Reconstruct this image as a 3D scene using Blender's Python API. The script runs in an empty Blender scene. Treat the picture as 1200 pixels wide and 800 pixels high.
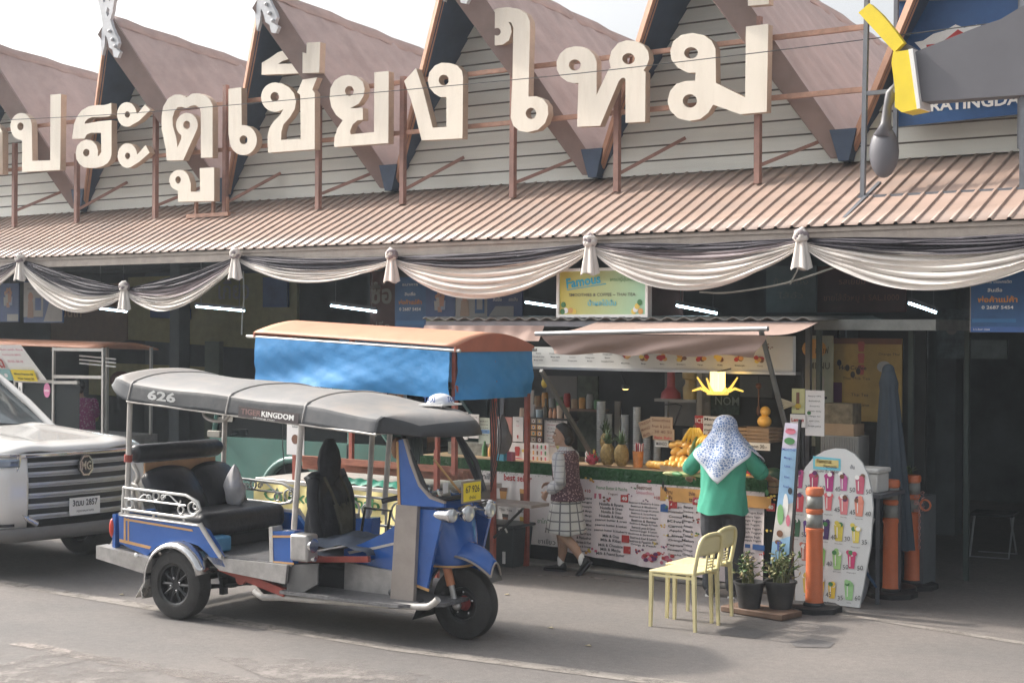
import bpy, bmesh, math, random
from mathutils import Vector, Matrix
from mathutils.geometry import tessellate_polygon
random.seed(7)
SC = bpy.context.scene
COL = SC.collection
PI = math.pi
rad = math.radians

# ---------------------------------------------------------------- camera, sky, sun, exposure
# world frame: x runs along the market facade (to the right), y into the building, z up
CAMX, CAMY, CAMH = 8.64, -13.02, 2.37
RV, FV = Vector((.805, .594, 0)).normalized(), Vector((-.594, .805, 0)).normalized()
UPV = Vector((0, 0, 1))
FPX, HOR, ROLL = 1800.0, 388.0, .006
cam_d = bpy.data.cameras.new('camera')
cam = bpy.data.objects.new('camera', cam_d)
COL.objects.link(cam)
cx_, cy_ = (RV + UPV*ROLL).normalized(), (UPV - RV*ROLL).normalized()
m = Matrix((cx_, cy_, -FV)).transposed().to_4x4()
m.translation = (CAMX, CAMY, CAMH)
cam.matrix_world = m
cam_d.sensor_width = 36; cam_d.lens = 36*FPX/1200
cam_d.shift_y = -(400-HOR)/1200
cam_d.clip_end = 500; cam_d.clip_start = .1
SC.camera = cam

SUN_DIR = Vector((2.18, .30, -1.72)).normalized()      # direction the light travels
w = bpy.data.worlds.new('World'); SC.world = w; w.use_nodes = True
nt = w.node_tree
bg = nt.nodes['Background']
sky = nt.nodes.new('ShaderNodeTexSky'); sky.sky_type = 'NISHITA'
sky.sun_disc = False
sky.sun_elevation = math.asin(-SUN_DIR.z)
sky.sun_rotation = math.atan2(-SUN_DIR.x, -SUN_DIR.y)
sky.air_density = 1.0; sky.dust_density = 10.0; sky.ozone_density = 1.0; sky.altitude = 300
hsv = nt.nodes.new('ShaderNodeHueSaturation'); hsv.inputs['Saturation'].default_value = .22
nt.links.new(sky.outputs[0], hsv.inputs['Color'])
nt.links.new(hsv.outputs[0], bg.inputs['Color'])
bg.inputs['Strength'].default_value = .15
sun_d = bpy.data.lights.new('sun', 'SUN'); sun = bpy.data.objects.new('sun', sun_d); COL.objects.link(sun)
sun_d.energy = 2.5; sun_d.angle = rad(3); sun_d.color = (1, .90, .79)
sun.rotation_euler = SUN_DIR.to_track_quat('-Z', 'Y').to_euler()
SC.view_settings.view_transform = 'Standard'; SC.view_settings.look = 'None'
SC.view_settings.gamma = 1; SC.view_settings.exposure = 1.0
SC.cycles.max_bounces = 8; SC.cycles.transparent_max_bounces = 12
SC.cycles.use_denoising = True

# ---------------------------------------------------------------- helpers
def ray(px, py):                       # world ray through a pixel of the 1200x800 photo
    a, b = (px-600)/FPX, (HOR-py)/FPX
    return cx_*a + cy_*b + FV
C0 = Vector((CAMX, CAMY, CAMH))
def G(px, py, z=0):
    d = ray(px, py); return C0 + d*((z-CAMH)/d.z)
def W(px, py, t):
    d = ray(px, py); return C0 + d*((t-CAMY)/d.y)
def S(px, py, s):
    d = ray(px, py); return C0 + d*((s-CAMX)/d.x)

MATS = {}
def mk(name, col, rough=.6, metal=0.0, var=.12, scale=6.0, bump=0.0, bscale=40.0, coat=0.0, dirt=0.0, dcol=(.16,.13,.10), dscale=2.5, emit=0.0, alpha=1.0, spec=.5, stretch=None, wave=None):
    if name in MATS: return MATS[name]
    m = bpy.data.materials.new(name); m.use_nodes = True
    n = m.node_tree.nodes; L = m.node_tree.links
    b = n['Principled BSDF']
    b.inputs['Roughness'].default_value = rough; b.inputs['Metallic'].default_value = metal
    b.inputs['Specular IOR Level'].default_value = spec
    b.inputs['Coat Weight'].default_value = coat; b.inputs['Coat Roughness'].default_value = .08
    b.inputs['Alpha'].default_value = alpha
    tc = n.new('ShaderNodeTexCoord'); src = tc.outputs['Object']
    if stretch:
        mp = n.new('ShaderNodeMapping'); mp.inputs['Scale'].default_value = stretch
        L.new(src, mp.inputs['Vector']); src = mp.outputs[0]
    no = n.new('ShaderNodeTexNoise'); no.inputs['Scale'].default_value = scale; no.inputs['Detail'].default_value = 6
    no.inputs['Roughness'].default_value = .65
    L.new(src, no.inputs['Vector'])
    mr = n.new('ShaderNodeMapRange'); mr.inputs['From Min'].default_value = .3; mr.inputs['From Max'].default_value = .7
    mr.inputs['To Min'].default_value = 1-var; mr.inputs['To Max'].default_value = 1+var
    L.new(no.outputs['Fac'], mr.inputs['Value'])
    mx = n.new('ShaderNodeVectorMath'); mx.operation = 'SCALE'
    mx.inputs[0].default_value = col; L.new(mr.outputs[0], mx.inputs['Scale'])
    out = mx.outputs[0]
    if dirt > 0:
        n2 = n.new('ShaderNodeTexNoise'); n2.inputs['Scale'].default_value = dscale; n2.inputs['Detail'].default_value = 8
        n2.inputs['Roughness'].default_value = .7
        L.new(src, n2.inputs['Vector'])
        m2 = n.new('ShaderNodeMapRange'); m2.inputs['From Min'].default_value = .48; m2.inputs['From Max'].default_value = .72
        m2.inputs['To Max'].default_value = dirt; L.new(n2.outputs['Fac'], m2.inputs['Value'])
        mi = n.new('ShaderNodeMix'); mi.data_type = 'RGBA'
        L.new(m2.outputs[0], mi.inputs['Factor']); L.new(out, mi.inputs['A']); mi.inputs['B'].default_value = (*dcol, 1)
        out = mi.outputs['Result']
    L.new(out, b.inputs['Base Color'])
    if emit > 0:
        b.inputs['Emission Color'].default_value = (*col, 1); b.inputs['Emission Strength'].default_value = emit
    h = None
    if wave:                                  # (axis, scale, strength): small ribs or boards
        wv = n.new('ShaderNodeTexWave'); wv.bands_direction = wave[0]; wv.inputs['Scale'].default_value = wave[1]
        L.new(tc.outputs['Object'], wv.inputs['Vector']); bp = n.new('ShaderNodeBump'); bp.inputs['Strength'].default_value = wave[2]
        bp.inputs['Distance'].default_value = .02; L.new(wv.outputs['Fac'], bp.inputs['Height']); h = bp
    if bump > 0:
        n3 = n.new('ShaderNodeTexNoise'); n3.inputs['Scale'].default_value = bscale; n3.inputs['Detail'].default_value = 5
        L.new(src, n3.inputs['Vector']); bp = n.new('ShaderNodeBump'); bp.inputs['Strength'].default_value = bump
        bp.inputs['Distance'].default_value = .02; L.new(n3.outputs['Fac'], bp.inputs['Height'])
        if h: L.new(h.outputs[0], bp.inputs['Normal'])
        h = bp
    if h: L.new(h.outputs[0], b.inputs['Normal'])
    MATS[name] = m
    return m
def mglass(name, col, opac=.25, rough=.04):
    m = bpy.data.materials.new(name); m.use_nodes = True
    n = m.node_tree.nodes; L = m.node_tree.links
    for x in list(n):
        if x.type == 'BSDF_PRINCIPLED': n.remove(x)
    out = [x for x in n if x.type == 'OUTPUT_MATERIAL'][0]
    tr = n.new('ShaderNodeBsdfTransparent'); tr.inputs[0].default_value = (*col, 1)
    gl = n.new('ShaderNodeBsdfPrincipled'); gl.inputs['Base Color'].default_value = (*[c*.2 for c in col], 1); gl.inputs['Roughness'].default_value = rough
    gl.inputs['Specular IOR Level'].default_value = .8
    fr = n.new('ShaderNodeFresnel'); fr.inputs[0].default_value = 1.5
    ad = n.new('ShaderNodeMath'); ad.operation = 'ADD'; ad.inputs[1].default_value = opac; ad.use_clamp = True
    L.new(fr.outputs[0], ad.inputs[0])
    mi = n.new('ShaderNodeMixShader'); L.new(ad.outputs[0], mi.inputs[0]); L.new(tr.outputs[0], mi.inputs[1]); L.new(gl.outputs[0], mi.inputs[2])
    L.new(mi.outputs[0], out.inputs[0]); MATS[name] = m
    return m
def flat(rgb, rough=.55, **k):              # an ink or paint of one colour
    name = 'ink_%02x%02x%02x' % tuple(int(c*255) for c in rgb)
    return mk(name, rgb, rough, var=k.pop('var', .10), scale=9, **k)

def arc(cx, cy, rx, ry, a0, a1, n=None):
    n = n or max(4, int(abs(a1-a0)/14))
    return [(cx+rx*math.cos(rad(a0+(a1-a0)*i/n)), cy+ry*math.sin(rad(a0+(a1-a0)*i/n))) for i in range(n+1)]
def catmull(pts, k=6, closed=False):
    pts = [Vector(p) for p in pts]; n = len(pts); out = []
    for i in range(n if closed else n-1):
        p0 = pts[(i-1) % n] if closed or i else pts[0]*2-pts[1]
        p1, p2 = pts[i], pts[(i+1) % n]
        p3 = pts[(i+2) % n] if closed or i+2 < n else pts[-1]*2-pts[-2]
        for j in range(k):
            t = j/k
            out.append(.5*((2*p1)+(p2-p0)*t+(2*p0-5*p1+4*p2-p3)*t*t+(3*p1-p0-3*p2+p3)*t**3))
    if not closed: out.append(pts[-1])
    return out
TXT = {}
def text_mesh(s, bold=0.0, spacing=1.0):
    key = (s, bold, spacing)
    if key not in TXT:
        c = bpy.data.curves.new('txt', 'FONT'); c.body = s; c.resolution_u = 2; c.offset = bold; c.space_character = spacing
        o = bpy.data.objects.new('txt', c)
        me = bpy.data.meshes.new_from_object(o)
        vs = [tuple(v.co) for v in me.vertices]; fs = [tuple(p.vertices) for p in me.polygons]
        bpy.data.objects.remove(o); bpy.data.curves.remove(c); bpy.data.meshes.remove(me)
        xs = [v[0] for v in vs] or [0, 1]; ys = [v[1] for v in vs] or [0, 1]
        TXT[key] = (vs, fs, min(xs), max(xs), min(ys), max(ys))
    return TXT[key]

class MB:
    def __init__(s): s.v = []; s.f = []; s.fm = []; s.m = []
    def mi(s, m):
        if m not in s.m: s.m.append(m)
        return s.m.index(m)
    def add(s, vs, fs, m):
        b = len(s.v); k = s.mi(m)
        s.v += [Vector(v) for v in vs]
        for f in fs: s.f.append([b+i for i in f]); s.fm.append(k)
        return s
    def box(s, c, size, m, rot=None, taper=1.0):
        x, y, z = [d/2 for d in size]
        vs = [Vector((i*x*(taper if k > 0 else 1), j*y*(taper if k > 0 else 1), k*z)) for i in (-1, 1) for j in (-1, 1) for k in (-1, 1)]
        if rot is not None:
            R = rot if isinstance(rot, Matrix) else Matrix.Rotation(rot, 3, 'Z')
            vs = [R @ v for v in vs]
        c = Vector(c); vs = [v+c for v in vs]
        return s.add(vs, [(0,1,3,2),(4,6,7,5),(0,4,5,1),(2,3,7,6),(0,2,6,4),(1,5,7,3)], m)
    def bx(s, x0, x1, y0, y1, z0, z1, m):
        return s.box(((x0+x1)/2, (y0+y1)/2, (z0+z1)/2), (abs(x1-x0), abs(y1-y0), abs(z1-z0)), m)
    def tube(s, pts, r, m, n=8, closed=False, cap=True, flat_=1.0, up=None):
        pts = [Vector(p) for p in pts]; N = len(pts)
        rs = r if isinstance(r, (list, tuple)) else [r]*N
        rings = []; prev = None
        for i, p in enumerate(pts):
            a = pts[(i-1) % N] if closed or i > 0 else pts[0]; b = pts[(i+1) % N] if closed or i < N-1 else pts[-1]
            d = (b-a)
            if d.length < 1e-9: d = Vector((0, 0, 1))
            d.normalize()
            if prev is None:
                u = Vector(up) if up is not None else (Vector((0, 0, 1)) if abs(d.z) < .9 else Vector((1, 0, 0)))
                u = (u - d*u.dot(d)).normalized()
            else:
                u = (prev - d*prev.dot(d))
                u = u.normalized() if u.length > 1e-6 else d.orthogonal().normalized()
            prev = u; v_ = d.cross(u)
            rings.append([p + u*math.cos(2*PI*(k+.5)/n)*rs[i]*flat_ + v_*math.sin(2*PI*(k+.5)/n)*rs[i] for k in range(n)])
        vs = [v for g in rings for v in g]; fs = []
        for i in range(N if closed else N-1):
            j = (i+1) % N
            for k in range(n):
                fs.append((i*n+k, i*n+(k+1) % n, j*n+(k+1) % n, j*n+k))
        if cap and not closed:
            fs.append(tuple(range(n))[::-1]); fs.append(tuple((N-1)*n+k for k in range(n)))
        return s.add(vs, fs, m)
    def cyl(s, p0, p1, r, m, n=14, r1=None):
        return s.tube([p0, p1], [r, r if r1 is None else r1], m, n)
    def bar(s, p0, p1, wd, m, up=None):           # square section bar
        return s.tube([p0, p1], wd*.7071, m, 4, up=up)
    def lathe(s, prof, c, m, n=20, axis='Z', ry=1.0, cap=True):
        c = Vector(c); vs = []; fs = []; N = len(prof)
        for r, z in prof:
            for k in range(n):
                a = 2*PI*k/n; x, y = r*math.cos(a), r*math.sin(a)*ry
                vs.append(c + (Vector((x, y, z)) if axis == 'Z' else Vector((x, z, y)) if axis == 'Y' else Vector((z, x, y))))
        for i in range(N-1):
            for k in range(n): fs.append((i*n+k, i*n+(k+1) % n, (i+1)*n+(k+1) % n, (i+1)*n+k))
        if cap and prof[0][0] > 1e-4: fs.append(tuple(range(n))[::-1])
        if cap and prof[-1][0] > 1e-4: fs.append(tuple((N-1)*n+k for k in range(n)))
        return s.add(vs, fs, m)
    def ell(s, c, r, m, n=12, rot=None, k=8):
        c = Vector(c)
        if not isinstance(r, (list, tuple)): r = (r, r, r)
        vs = []; fs = []
        for i in range(k+1):
            th = PI*i/k
            for j in range(n):
                v = Vector((r[0]*math.sin(th)*math.cos(2*PI*j/n), r[1]*math.sin(th)*math.sin(2*PI*j/n), r[2]*math.cos(th)))
                vs.append(c + (rot @ v if rot is not None else v))
        for i in range(k):
            for j in range(n): fs.append((i*n+j, i*n+(j+1) % n, (i+1)*n+(j+1) % n, (i+1)*n+j)[::-1])
        return s.add(vs, fs, m)
    def prism(s, poly, o, ux, uy, d, m, holes=(), side=None):
        """outline poly (2D, along ux, uy from o) extruded by vector d"""
        o, ux, uy, d = Vector(o), Vector(ux), Vector(uy), Vector(d)
        loops = [list(poly)] + [list(h) for h in holes]
        flatp = [p for l in loops for p in l]
        tri = tessellate_polygon([[Vector((p[0], p[1], 0)) for p in l] for l in loops])
        P = [o+ux*p[0]+uy*p[1] for p in flatp]; N = len(P)
        s.add(P, [t for t in tri], m)
        if d.length > 0:
            s.add([p+d for p in P], [t[::-1] for t in tri], side or m)
            b = 0; fs = []
            for l in loops:
                n = len(l)
                for i in range(n): fs.append((b+i, b+(i+1) % n, N+b+(i+1) % n, N+b+i))
                b += n
            s.add(P+[p+d for p in P], fs, side or m)
        return s
    def grid(s, fn, nu, nv, m, closeu=False):
        vs = [fn(i/nu, j/nv) for i in range(nu+(0 if closeu else 1)) for j in range(nv+1)]
        fs = []
        for i in range(nu):
            ii = (i+1) % nu if closeu else i+1
            for j in range(nv): fs.append((i*(nv+1)+j, ii*(nv+1)+j, ii*(nv+1)+j+1, i*(nv+1)+j+1))
        return s.add(vs, fs, m)
    def text(s, t, o, ux, uy, h, m, align='l', bold=.0, width=None, d=.004, spacing=1.0, full=False):
        """t at o; ux, uy unit vectors; h = height of a capital; width squeezes or stretches; full: h is the height of the ink box"""
        vs, fs, x0, x1, y0, y1 = text_mesh(t, bold, spacing)
        if not vs: return s
        o, ux, uy = Vector(o), Vector(ux), Vector(uy); nn = ux.cross(uy).normalized()
        k = h/.73 if not full else h/(y1-y0)
        kx = k if width is None else width/(x1-x0)
        sh = {'l': 0, 'c': .5, 'r': 1}[align]
        yo = 0 if not full else y0
        return s.add([o + ux*((v[0]-x0-(x1-x0)*sh)*kx) + uy*((v[1]-yo)*k) + nn*d for v in vs], fs, m)
    def rect(s, x0, x1, y0, y1, o, ux, uy, m, d=.002):
        o, ux, uy = Vector(o), Vector(ux), Vector(uy); nn = ux.cross(uy).normalized()*d
        return s.add([o+ux*x0+uy*y0+nn, o+ux*x1+uy*y0+nn, o+ux*x1+uy*y1+nn, o+ux*x0+uy*y1+nn], [(0,1,2,3)], m)
    def blob(s, poly, o, ux, uy, m, d=.003):
        o, ux, uy = Vector(o), Vector(ux), Vector(uy); nn = ux.cross(uy).normalized()*d
        return s.prism(poly, o+nn, ux, uy, Vector((0, 0, 0)), m)
    def build(s, name, parent=None, loc=None, bevel=0, smooth=35, subsurf=0, solid=0, seg=2, rot=None, remesh=0, smoothit=0):
        me = bpy.data.meshes.new(name); me.from_pydata([tuple(v) for v in s.v], [], s.f)
        for m in s.m: me.materials.append(m)
        me.polygons.foreach_set('material_index', s.fm)
        me.update()
        bm = bmesh.new(); bm.from_mesh(me); bmesh.ops.recalc_face_normals(bm, faces=bm.faces); bm.to_mesh(me); bm.free()
        me.polygons.foreach_set('use_smooth', [True]*len(me.polygons))
        if smooth < 180: me.set_sharp_from_angle(angle=rad(smooth))
        o = bpy.data.objects.new(name, me); COL.objects.link(o)
        if parent: o.parent = parent
        if loc is not None: o.location = loc
        if rot is not None: o.rotation_euler = (0, 0, rot)
        if remesh:
            md = o.modifiers.new('r', 'REMESH'); md.mode = 'VOXEL'; md.voxel_size = remesh; md.use_smooth_shade = True
            if smoothit: md = o.modifiers.new('s', 'SMOOTH'); md.iterations = smoothit; md.factor = .5
        if solid: md = o.modifiers.new('t', 'SOLIDIFY'); md.thickness = solid; md.offset = 0
        if bevel:
            md = o.modifiers.new('b', 'BEVEL'); md.width = bevel; md.segments = seg; md.limit_method = 'ANGLE'; md.angle_limit = rad(40)
        if subsurf: md = o.modifiers.new('u', 'SUBSURF'); md.levels = subsurf; md.render_levels = subsurf
        return o

def tag(o, label=None, cat=None, group=None, kind=None):
    if label: o['label'] = label
    if cat: o['category'] = cat
    if group: o['group'] = group
    if kind: o['kind'] = kind
    return o
def empty(name, loc=(0, 0, 0), rz=0, label=None, cat=None, group=None):
    o = bpy.data.objects.new(name, None); COL.objects.link(o); o.location = loc; o.rotation_euler = (0, 0, rz); o.empty_display_size = .1
    return tag(o, label, cat, group)
def copy_tree(o, loc=None, rz=None, label=None, parent=None, scale=None):
    c = o.copy(); COL.objects.link(c)
    if parent: c.parent = parent
    if loc is not None: c.location = loc
    if rz is not None: c.rotation_euler = (0, 0, rz)
    if label: c['label'] = label
    if scale: c.scale = scale
    for ch in [x for x in COL.objects if x.parent == o]: copy_tree(ch, parent=c)
    return c
X, Y, Z = Vector((1, 0, 0)), Vector((0, 1, 0)), Vector((0, 0, 1))
# ================================================================ materials
M_BROWN = mk('brown_roof_metal', (.44, .345, .32), .55, var=.12, scale=3, dirt=.35, dcol=(.20, .14, .12), dscale=1.2)
M_SKIRT = mk('skirt_roof_metal', (.36, .262, .215), .5, var=.22, scale=2.2, dirt=.8, dcol=(.20, .165, .15), dscale=1.1, stretch=(.6, 2.5, 1))
M_BARGE = mk('barge_brown', (.25, .18, .16), .6, var=.12, scale=4, dirt=.3)
M_EDGE = mk('fascia_orange_brown', (.42, .23, .15), .6, var=.15)
M_NAVY = mk('navy_soffit', (.035, .06, .11), .6, var=.25, scale=3, dirt=.3, dcol=(.06, .08, .1))
M_SIDE = mk('grey_siding', (.66, .67, .62), .7, var=.07, scale=2, dirt=.3, dcol=(.48, .45, .40), dscale=1.4, stretch=(.3, 1, 3))
M_GAP = mk('siding_gap', (.10, .09, .08), .9)
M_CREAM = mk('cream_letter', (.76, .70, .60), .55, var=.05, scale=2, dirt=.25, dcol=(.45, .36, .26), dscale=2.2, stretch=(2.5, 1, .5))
M_CREAMS = mk('letter_side_shade', (.48, .37, .28), .6, var=.1, dirt=.3)  # browner than the fronts: shade on the letter sides put into the colour
M_POST = mk('post_rust_brown', (.27, .15, .12), .6, var=.2, scale=8, dirt=.4, dcol=(.12, .07, .05))
M_RAIL = mk('rail_rust', (.42, .24, .17), .6, var=.25, scale=9, dirt=.4, dcol=(.16, .09, .07))
M_SILVER = mk('silver_finial', (.42, .43, .45), .5, metal=.25, var=.15, scale=14)
M_GUT = mk('gutter_grey', (.36, .31, .27), .6, var=.15, dirt=.4)
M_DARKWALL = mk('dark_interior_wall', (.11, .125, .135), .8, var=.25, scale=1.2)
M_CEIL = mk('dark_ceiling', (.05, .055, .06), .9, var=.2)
M_STEEL = mk('grey_steel', (.16, .17, .19), .45, metal=.4, var=.15)

VAL = [2.157-3.02*k+.0 for k in range(6, -3, -1)]        # valleys of the gables along x
TW, HB, HA = 1.52, 4.10, 6.66                            # wall plane, wall base, apex
bld = empty('market_building', (0, 0, 0), 0, 'long market hall with steep brown saw-tooth gables above a rusty corrugated roof', 'building')
x0, x1 = VAL[0], VAL[-1]
# ---- gables: each one its own roof (> barge boards, soffit, finial)
def gable(k, first):
    a, b = VAL[k], VAL[k+1]; c = (a+b)/2
    apf = Vector((c, TW-.82, HA)); dep = 7.0
    A_, B_ = Vector((a, TW-.03, HB+.02)), Vector((b, TW-.03, HB+.02))
    back = Vector((0, dep, -.72))
    r = MB()
    for P in (A_, B_):                                   # two slopes with ribs
        sg = 1 if P is B_ else -1
        nrm = Vector((sg*(HA-HB), 0, abs(b-a)/2)).normalized()
        n = 76
        vs = []
        for i in range(n+1):
            u = i/n
            off = nrm*(.012 if i % 4 in (1, 2) else 0)
            top = apf + back*u + off; bot = P + Vector((0, (dep+.2)*u, 0)) + off
            vs += [top, bot]
        fs = [(2*i, 2*i+1, 2*i+3, 2*i+2) for i in range(n)]
        r.add(vs, fs, M_BROWN)
    ro = r.build('gable_roof', bld, solid=.0)
    m = MB()                                             # ridge cap
    cap = []
    for i in range(24):
        u = i/23; p = apf+back*u+Vector((0, 0, .035+.012*math.sin(i*2.1)))
        cap.append(p)
    w2 = .17
    vs = []
    for p in cap: vs += [p+Vector((-w2*.5, 0, -w2*.86)), p, p+Vector((w2*.5, 0, -w2*.86))]
    fs = []
    for i in range(23): fs += [(3*i, 3*i+1, 3*i+4, 3*i+3), (3*i+1, 3*i+2, 3*i+5, 3*i+4)]
    m.add(vs, fs, M_BROWN); m.build('ridge_cap', ro, solid=.012)
    # soffits: underside of the prow
    m = MB()
    wa = Vector((c, TW-.002, HA-.10)); dn = Vector((0, 0, -.10))
    for P in (A_, B_):
        q = Vector((P.x, TW-.002, P.z))
        m.add([apf+dn, P+dn*.3+Vector((0, -.02, 0)), q+dn*.3+Vector((0, .04, 0)), wa+Vector((0, .04, 0))], [(0, 1, 2, 3)], M_NAVY)
    m.build('soffit', ro)
    # barge boards
    for P, mt in ((A_, M_EDGE), (B_, M_BARGE)):
        m = MB()
        d = (P-apf); L = d.length; dd = d.normalized()
        # prow plane direction: keep boards standing vertical, 0.26 wide, 0.05 thick
        wid = .26 if P is B_ else .045
        dv = Vector((0, 0, -1)); nrm = dd.cross(Z).normalized(); per = dd.cross(nrm).normalized()
        if per.z > 0: per = -per
        up = -per*.05
        p0, p1 = apf+up-dd*.02, P+up+dd*(.02)
        q0, q1 = apf+per*wid+dd*(.12), P+per*wid*.55-dd*.12
        th = nrm*(.035) if nrm.y < 0 else -nrm*.035
        vs = [p0, p1, q1, q0]; vs = vs+[v-th*2 for v in vs]
        vs = [v+th*1.2 for v in vs]
        m.add(vs, [(0,1,2,3), (7,6,5,4), (0,4,5,1), (1,5,6,2), (2,6,7,3), (3,7,4,0)], mt)
        o = m.build('barge_board', ro)
    # siding wall triangle + boards
    m = MB()
    n = 15; hh = (HA-.12-HB)
    for i in range(n):
        z0, z1 = HB+.0+hh*i/n, HB+hh*(i+1)/n
        w0 = (1-(z0-HB)/hh)*(b-a)/2; w1 = (1-(z1-HB)/hh)*(b-a)/2
        g = .016
        m.add([(c-w0, TW-.012, z0), (c+w0, TW-.012, z0), (c+w1, TW+.004, z1-g), (c-w1, TW+.004, z1-g)], [(0,1,2,3)], M_SIDE)
        m.add([(c-w1, TW+.004, z1-g), (c+w1, TW+.004, z1-g), (c+w1, TW-.012, z1), (c-w1, TW-.012, z1)], [(0,1,2,3)], M_GAP)
    m.build('gable_wall', bld)
    # valley cap
    m = MB()
    m.prism([(-.16, .30), (.13, .30), (.05, -.02), (-.06, -.02)], (b, TW-.16, HB+.02), X, Z, Y*.13, M_NAVY)
    m.build('valley_cap', ro)
    # finial: pair of curling silver horns
    m = MB()
    o = apf+Vector((0, -.08, -.12))
    body = [(-.05,-.42),(-.09,-.2),(-.04,.0),(-.08,.18),(-.17,.42),(-.2,.62),(-.13,.72),(-.08,.60),(-.1,.47),(-.02,.30),(.03,.34),(.0,.44),(.06,.40),(.1,.3),(.14,.42),(.2,.62),(.28,.70),(.34,.62),(.27,.52),(.3,.4),(.2,.3),(.17,.16),(.12,.06),(.16,-.04),(.22,-.14),(.27,-.2),(.3,-.28),(.26,-.36),(.33,-.4),(.28,-.48),(.2,-.46),(.17,-.36),(.1,-.32),(.06,-.2),(.02,-.14),(.0,-.3)]
    hole = [(.06,.1),(.1,.14),(.1,.2),(.06,.24),(.03,.17)]
    m.prism([(p[0]*1.0, p[1]) for p in body], o, X, Z, Y*.05, M_SILVER, holes=[hole])
    for q in ((.12,-.1),(.18,-.22),(.24,-.32)): m.lathe([(.0,-.03),(.03,-.01),(.03,.01),(.0,.03)], o+X*q[0]+Z*q[1]+Y*-.01, M_SILVER, 8, 'Y')
    m.build('finial', ro, bevel=.01, seg=1)
    tagp = None
for k in range(len(VAL)-1): gable(k, k == 0)

# ---- skirt roof: box-rib sheet from the wall down to the eave
H0, T1 = 3.37, TW+.0
def skz(t): return H0 + (HB-.01-H0)*t/TW
m = MB(); pitch = .168; xs = -17.0; vs = []; fs = []
prof = [(0, 0), (.108, 0), (.120, .021), (.143, .021), (.155, 0)]
cols = []
xx = xs
while xx < 8.5:
    for dx, dz in prof: cols.append((xx+dx, dz))
    xx += pitch
for px_, dz in cols:
    for t in (-.06, .25, .5, .8, 1.1, TW+.02): vs.append((px_, t, skz(t)+dz+.004*math.sin(px_*3+t*5)))
for i in range(len(cols)-1):
    for j in range(5): fs.append((i*6+j, (i+1)*6+j, (i+1)*6+j+1, i*6+j+1))
m.add(vs, fs, M_SKIRT)
m.build('skirt_roof', bld, solid=.004, smooth=20)
m = MB(); m.bx(-17, 8.5, -.02, .04, H0-.17, H0-.035, M_GUT); m.bx(-17, 8.5, -.035, -.021, H0-.075, H0-.045, M_GUT)
m.build('eave_fascia', bld)
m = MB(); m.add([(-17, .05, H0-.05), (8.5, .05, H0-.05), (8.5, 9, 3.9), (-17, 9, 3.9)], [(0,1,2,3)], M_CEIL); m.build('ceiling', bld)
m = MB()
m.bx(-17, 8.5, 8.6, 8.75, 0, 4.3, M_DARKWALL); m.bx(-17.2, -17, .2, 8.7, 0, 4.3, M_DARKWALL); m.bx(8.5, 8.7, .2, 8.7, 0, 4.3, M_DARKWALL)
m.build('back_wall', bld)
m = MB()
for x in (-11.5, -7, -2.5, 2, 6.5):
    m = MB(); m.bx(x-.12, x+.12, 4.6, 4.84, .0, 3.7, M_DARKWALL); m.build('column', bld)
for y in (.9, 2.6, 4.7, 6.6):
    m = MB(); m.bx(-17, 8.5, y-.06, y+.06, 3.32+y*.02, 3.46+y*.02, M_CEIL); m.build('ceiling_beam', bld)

# ================================================================ the big Thai letters, traced and stood on their own plane
SGN_T, SGN_D = .90, .10
def trace(pts, ox, oy, s):
    out = []
    for p in pts:
        w_ = W(ox+p[0]/s, oy+p[1]/s, SGN_T); out.append((w_.x, w_.z))
    return out
def letter(ox, oy, s, shapes, label):
    m = MB(); allp = []
    for outline, holes in shapes:
        o = trace(outline, ox, oy, s); hs = [trace(arc(h[0], h[1], h[2], h[3], 0, 350, 18) if len(h) == 4 and not isinstance(h[0], tuple) else h, ox, oy, s) for h in holes]
        allp += o
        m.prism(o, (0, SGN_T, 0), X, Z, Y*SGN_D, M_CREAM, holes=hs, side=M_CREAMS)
    ob = m.build('sign_letter', bevel=.006, seg=1, smooth=50)
    return tag(ob, label, 'sign letter', 'cream Thai letters standing on the roof')
c1, c2, c3, c4 = (0, 100, 7.275), (75, 100, 7.275), (180, 95, 5.333), (290, 40, 5.333)
c5, c6, c7, c8 = (375, 60, 6.4), (550, 0, 4.848), (640, 35, 6.4), (770, 0, 5.333)
letter(*c1, [([(22,757),(22,400)]+arc(-110,420,132,110,0,-180)+[(-242,790),(-170,785),(-170,430)]+arc(-115,430,55,60,180,360)+[(-60,762)], [])], 'cream letter cut off by the left edge of the photo')
letter(*c1, [([(188,740),(188,468)]+arc(180,352,92,115,88,350)+[(275,645),(428,640),(430,82),(520,74),(512,722)], [(174,352,27,34)])], 'tall cream letter like a U with a looped head, left of the curled S')
letter(*c2, [([(68,458),(85,330),(110,270),(150,215),(210,180),(270,170),(340,170),(380,160),(402,150),(405,240),(395,258),(375,268),(300,270),(240,272),(205,285),(180,310),(175,330),(240,318),(300,308),(405,298),(405,590),(395,630),(370,665),(330,690),(270,705),(220,706),(170,700),(130,670),(105,630),(100,580),(110,520),(145,480),(190,464),(240,475),(275,510),(290,560),(285,605),(300,600),(318,570),(315,405),(230,405),(195,420),(175,455)], [(190,575,28,32)])], 'cream letter like a curled S beside the two small tailed loops')
letter(*c2, [(arc(535,250,83,105,55,352)+[(625,245),(690,165),(735,210),(640,305)], [(540,250,22,28)]), (arc(540,600,83,105,55,352)+[(625,590),(695,510),(730,575),(640,655)], [(542,602,22,28)])], 'cream letter made of two small tailed loops one above the other')
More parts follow.
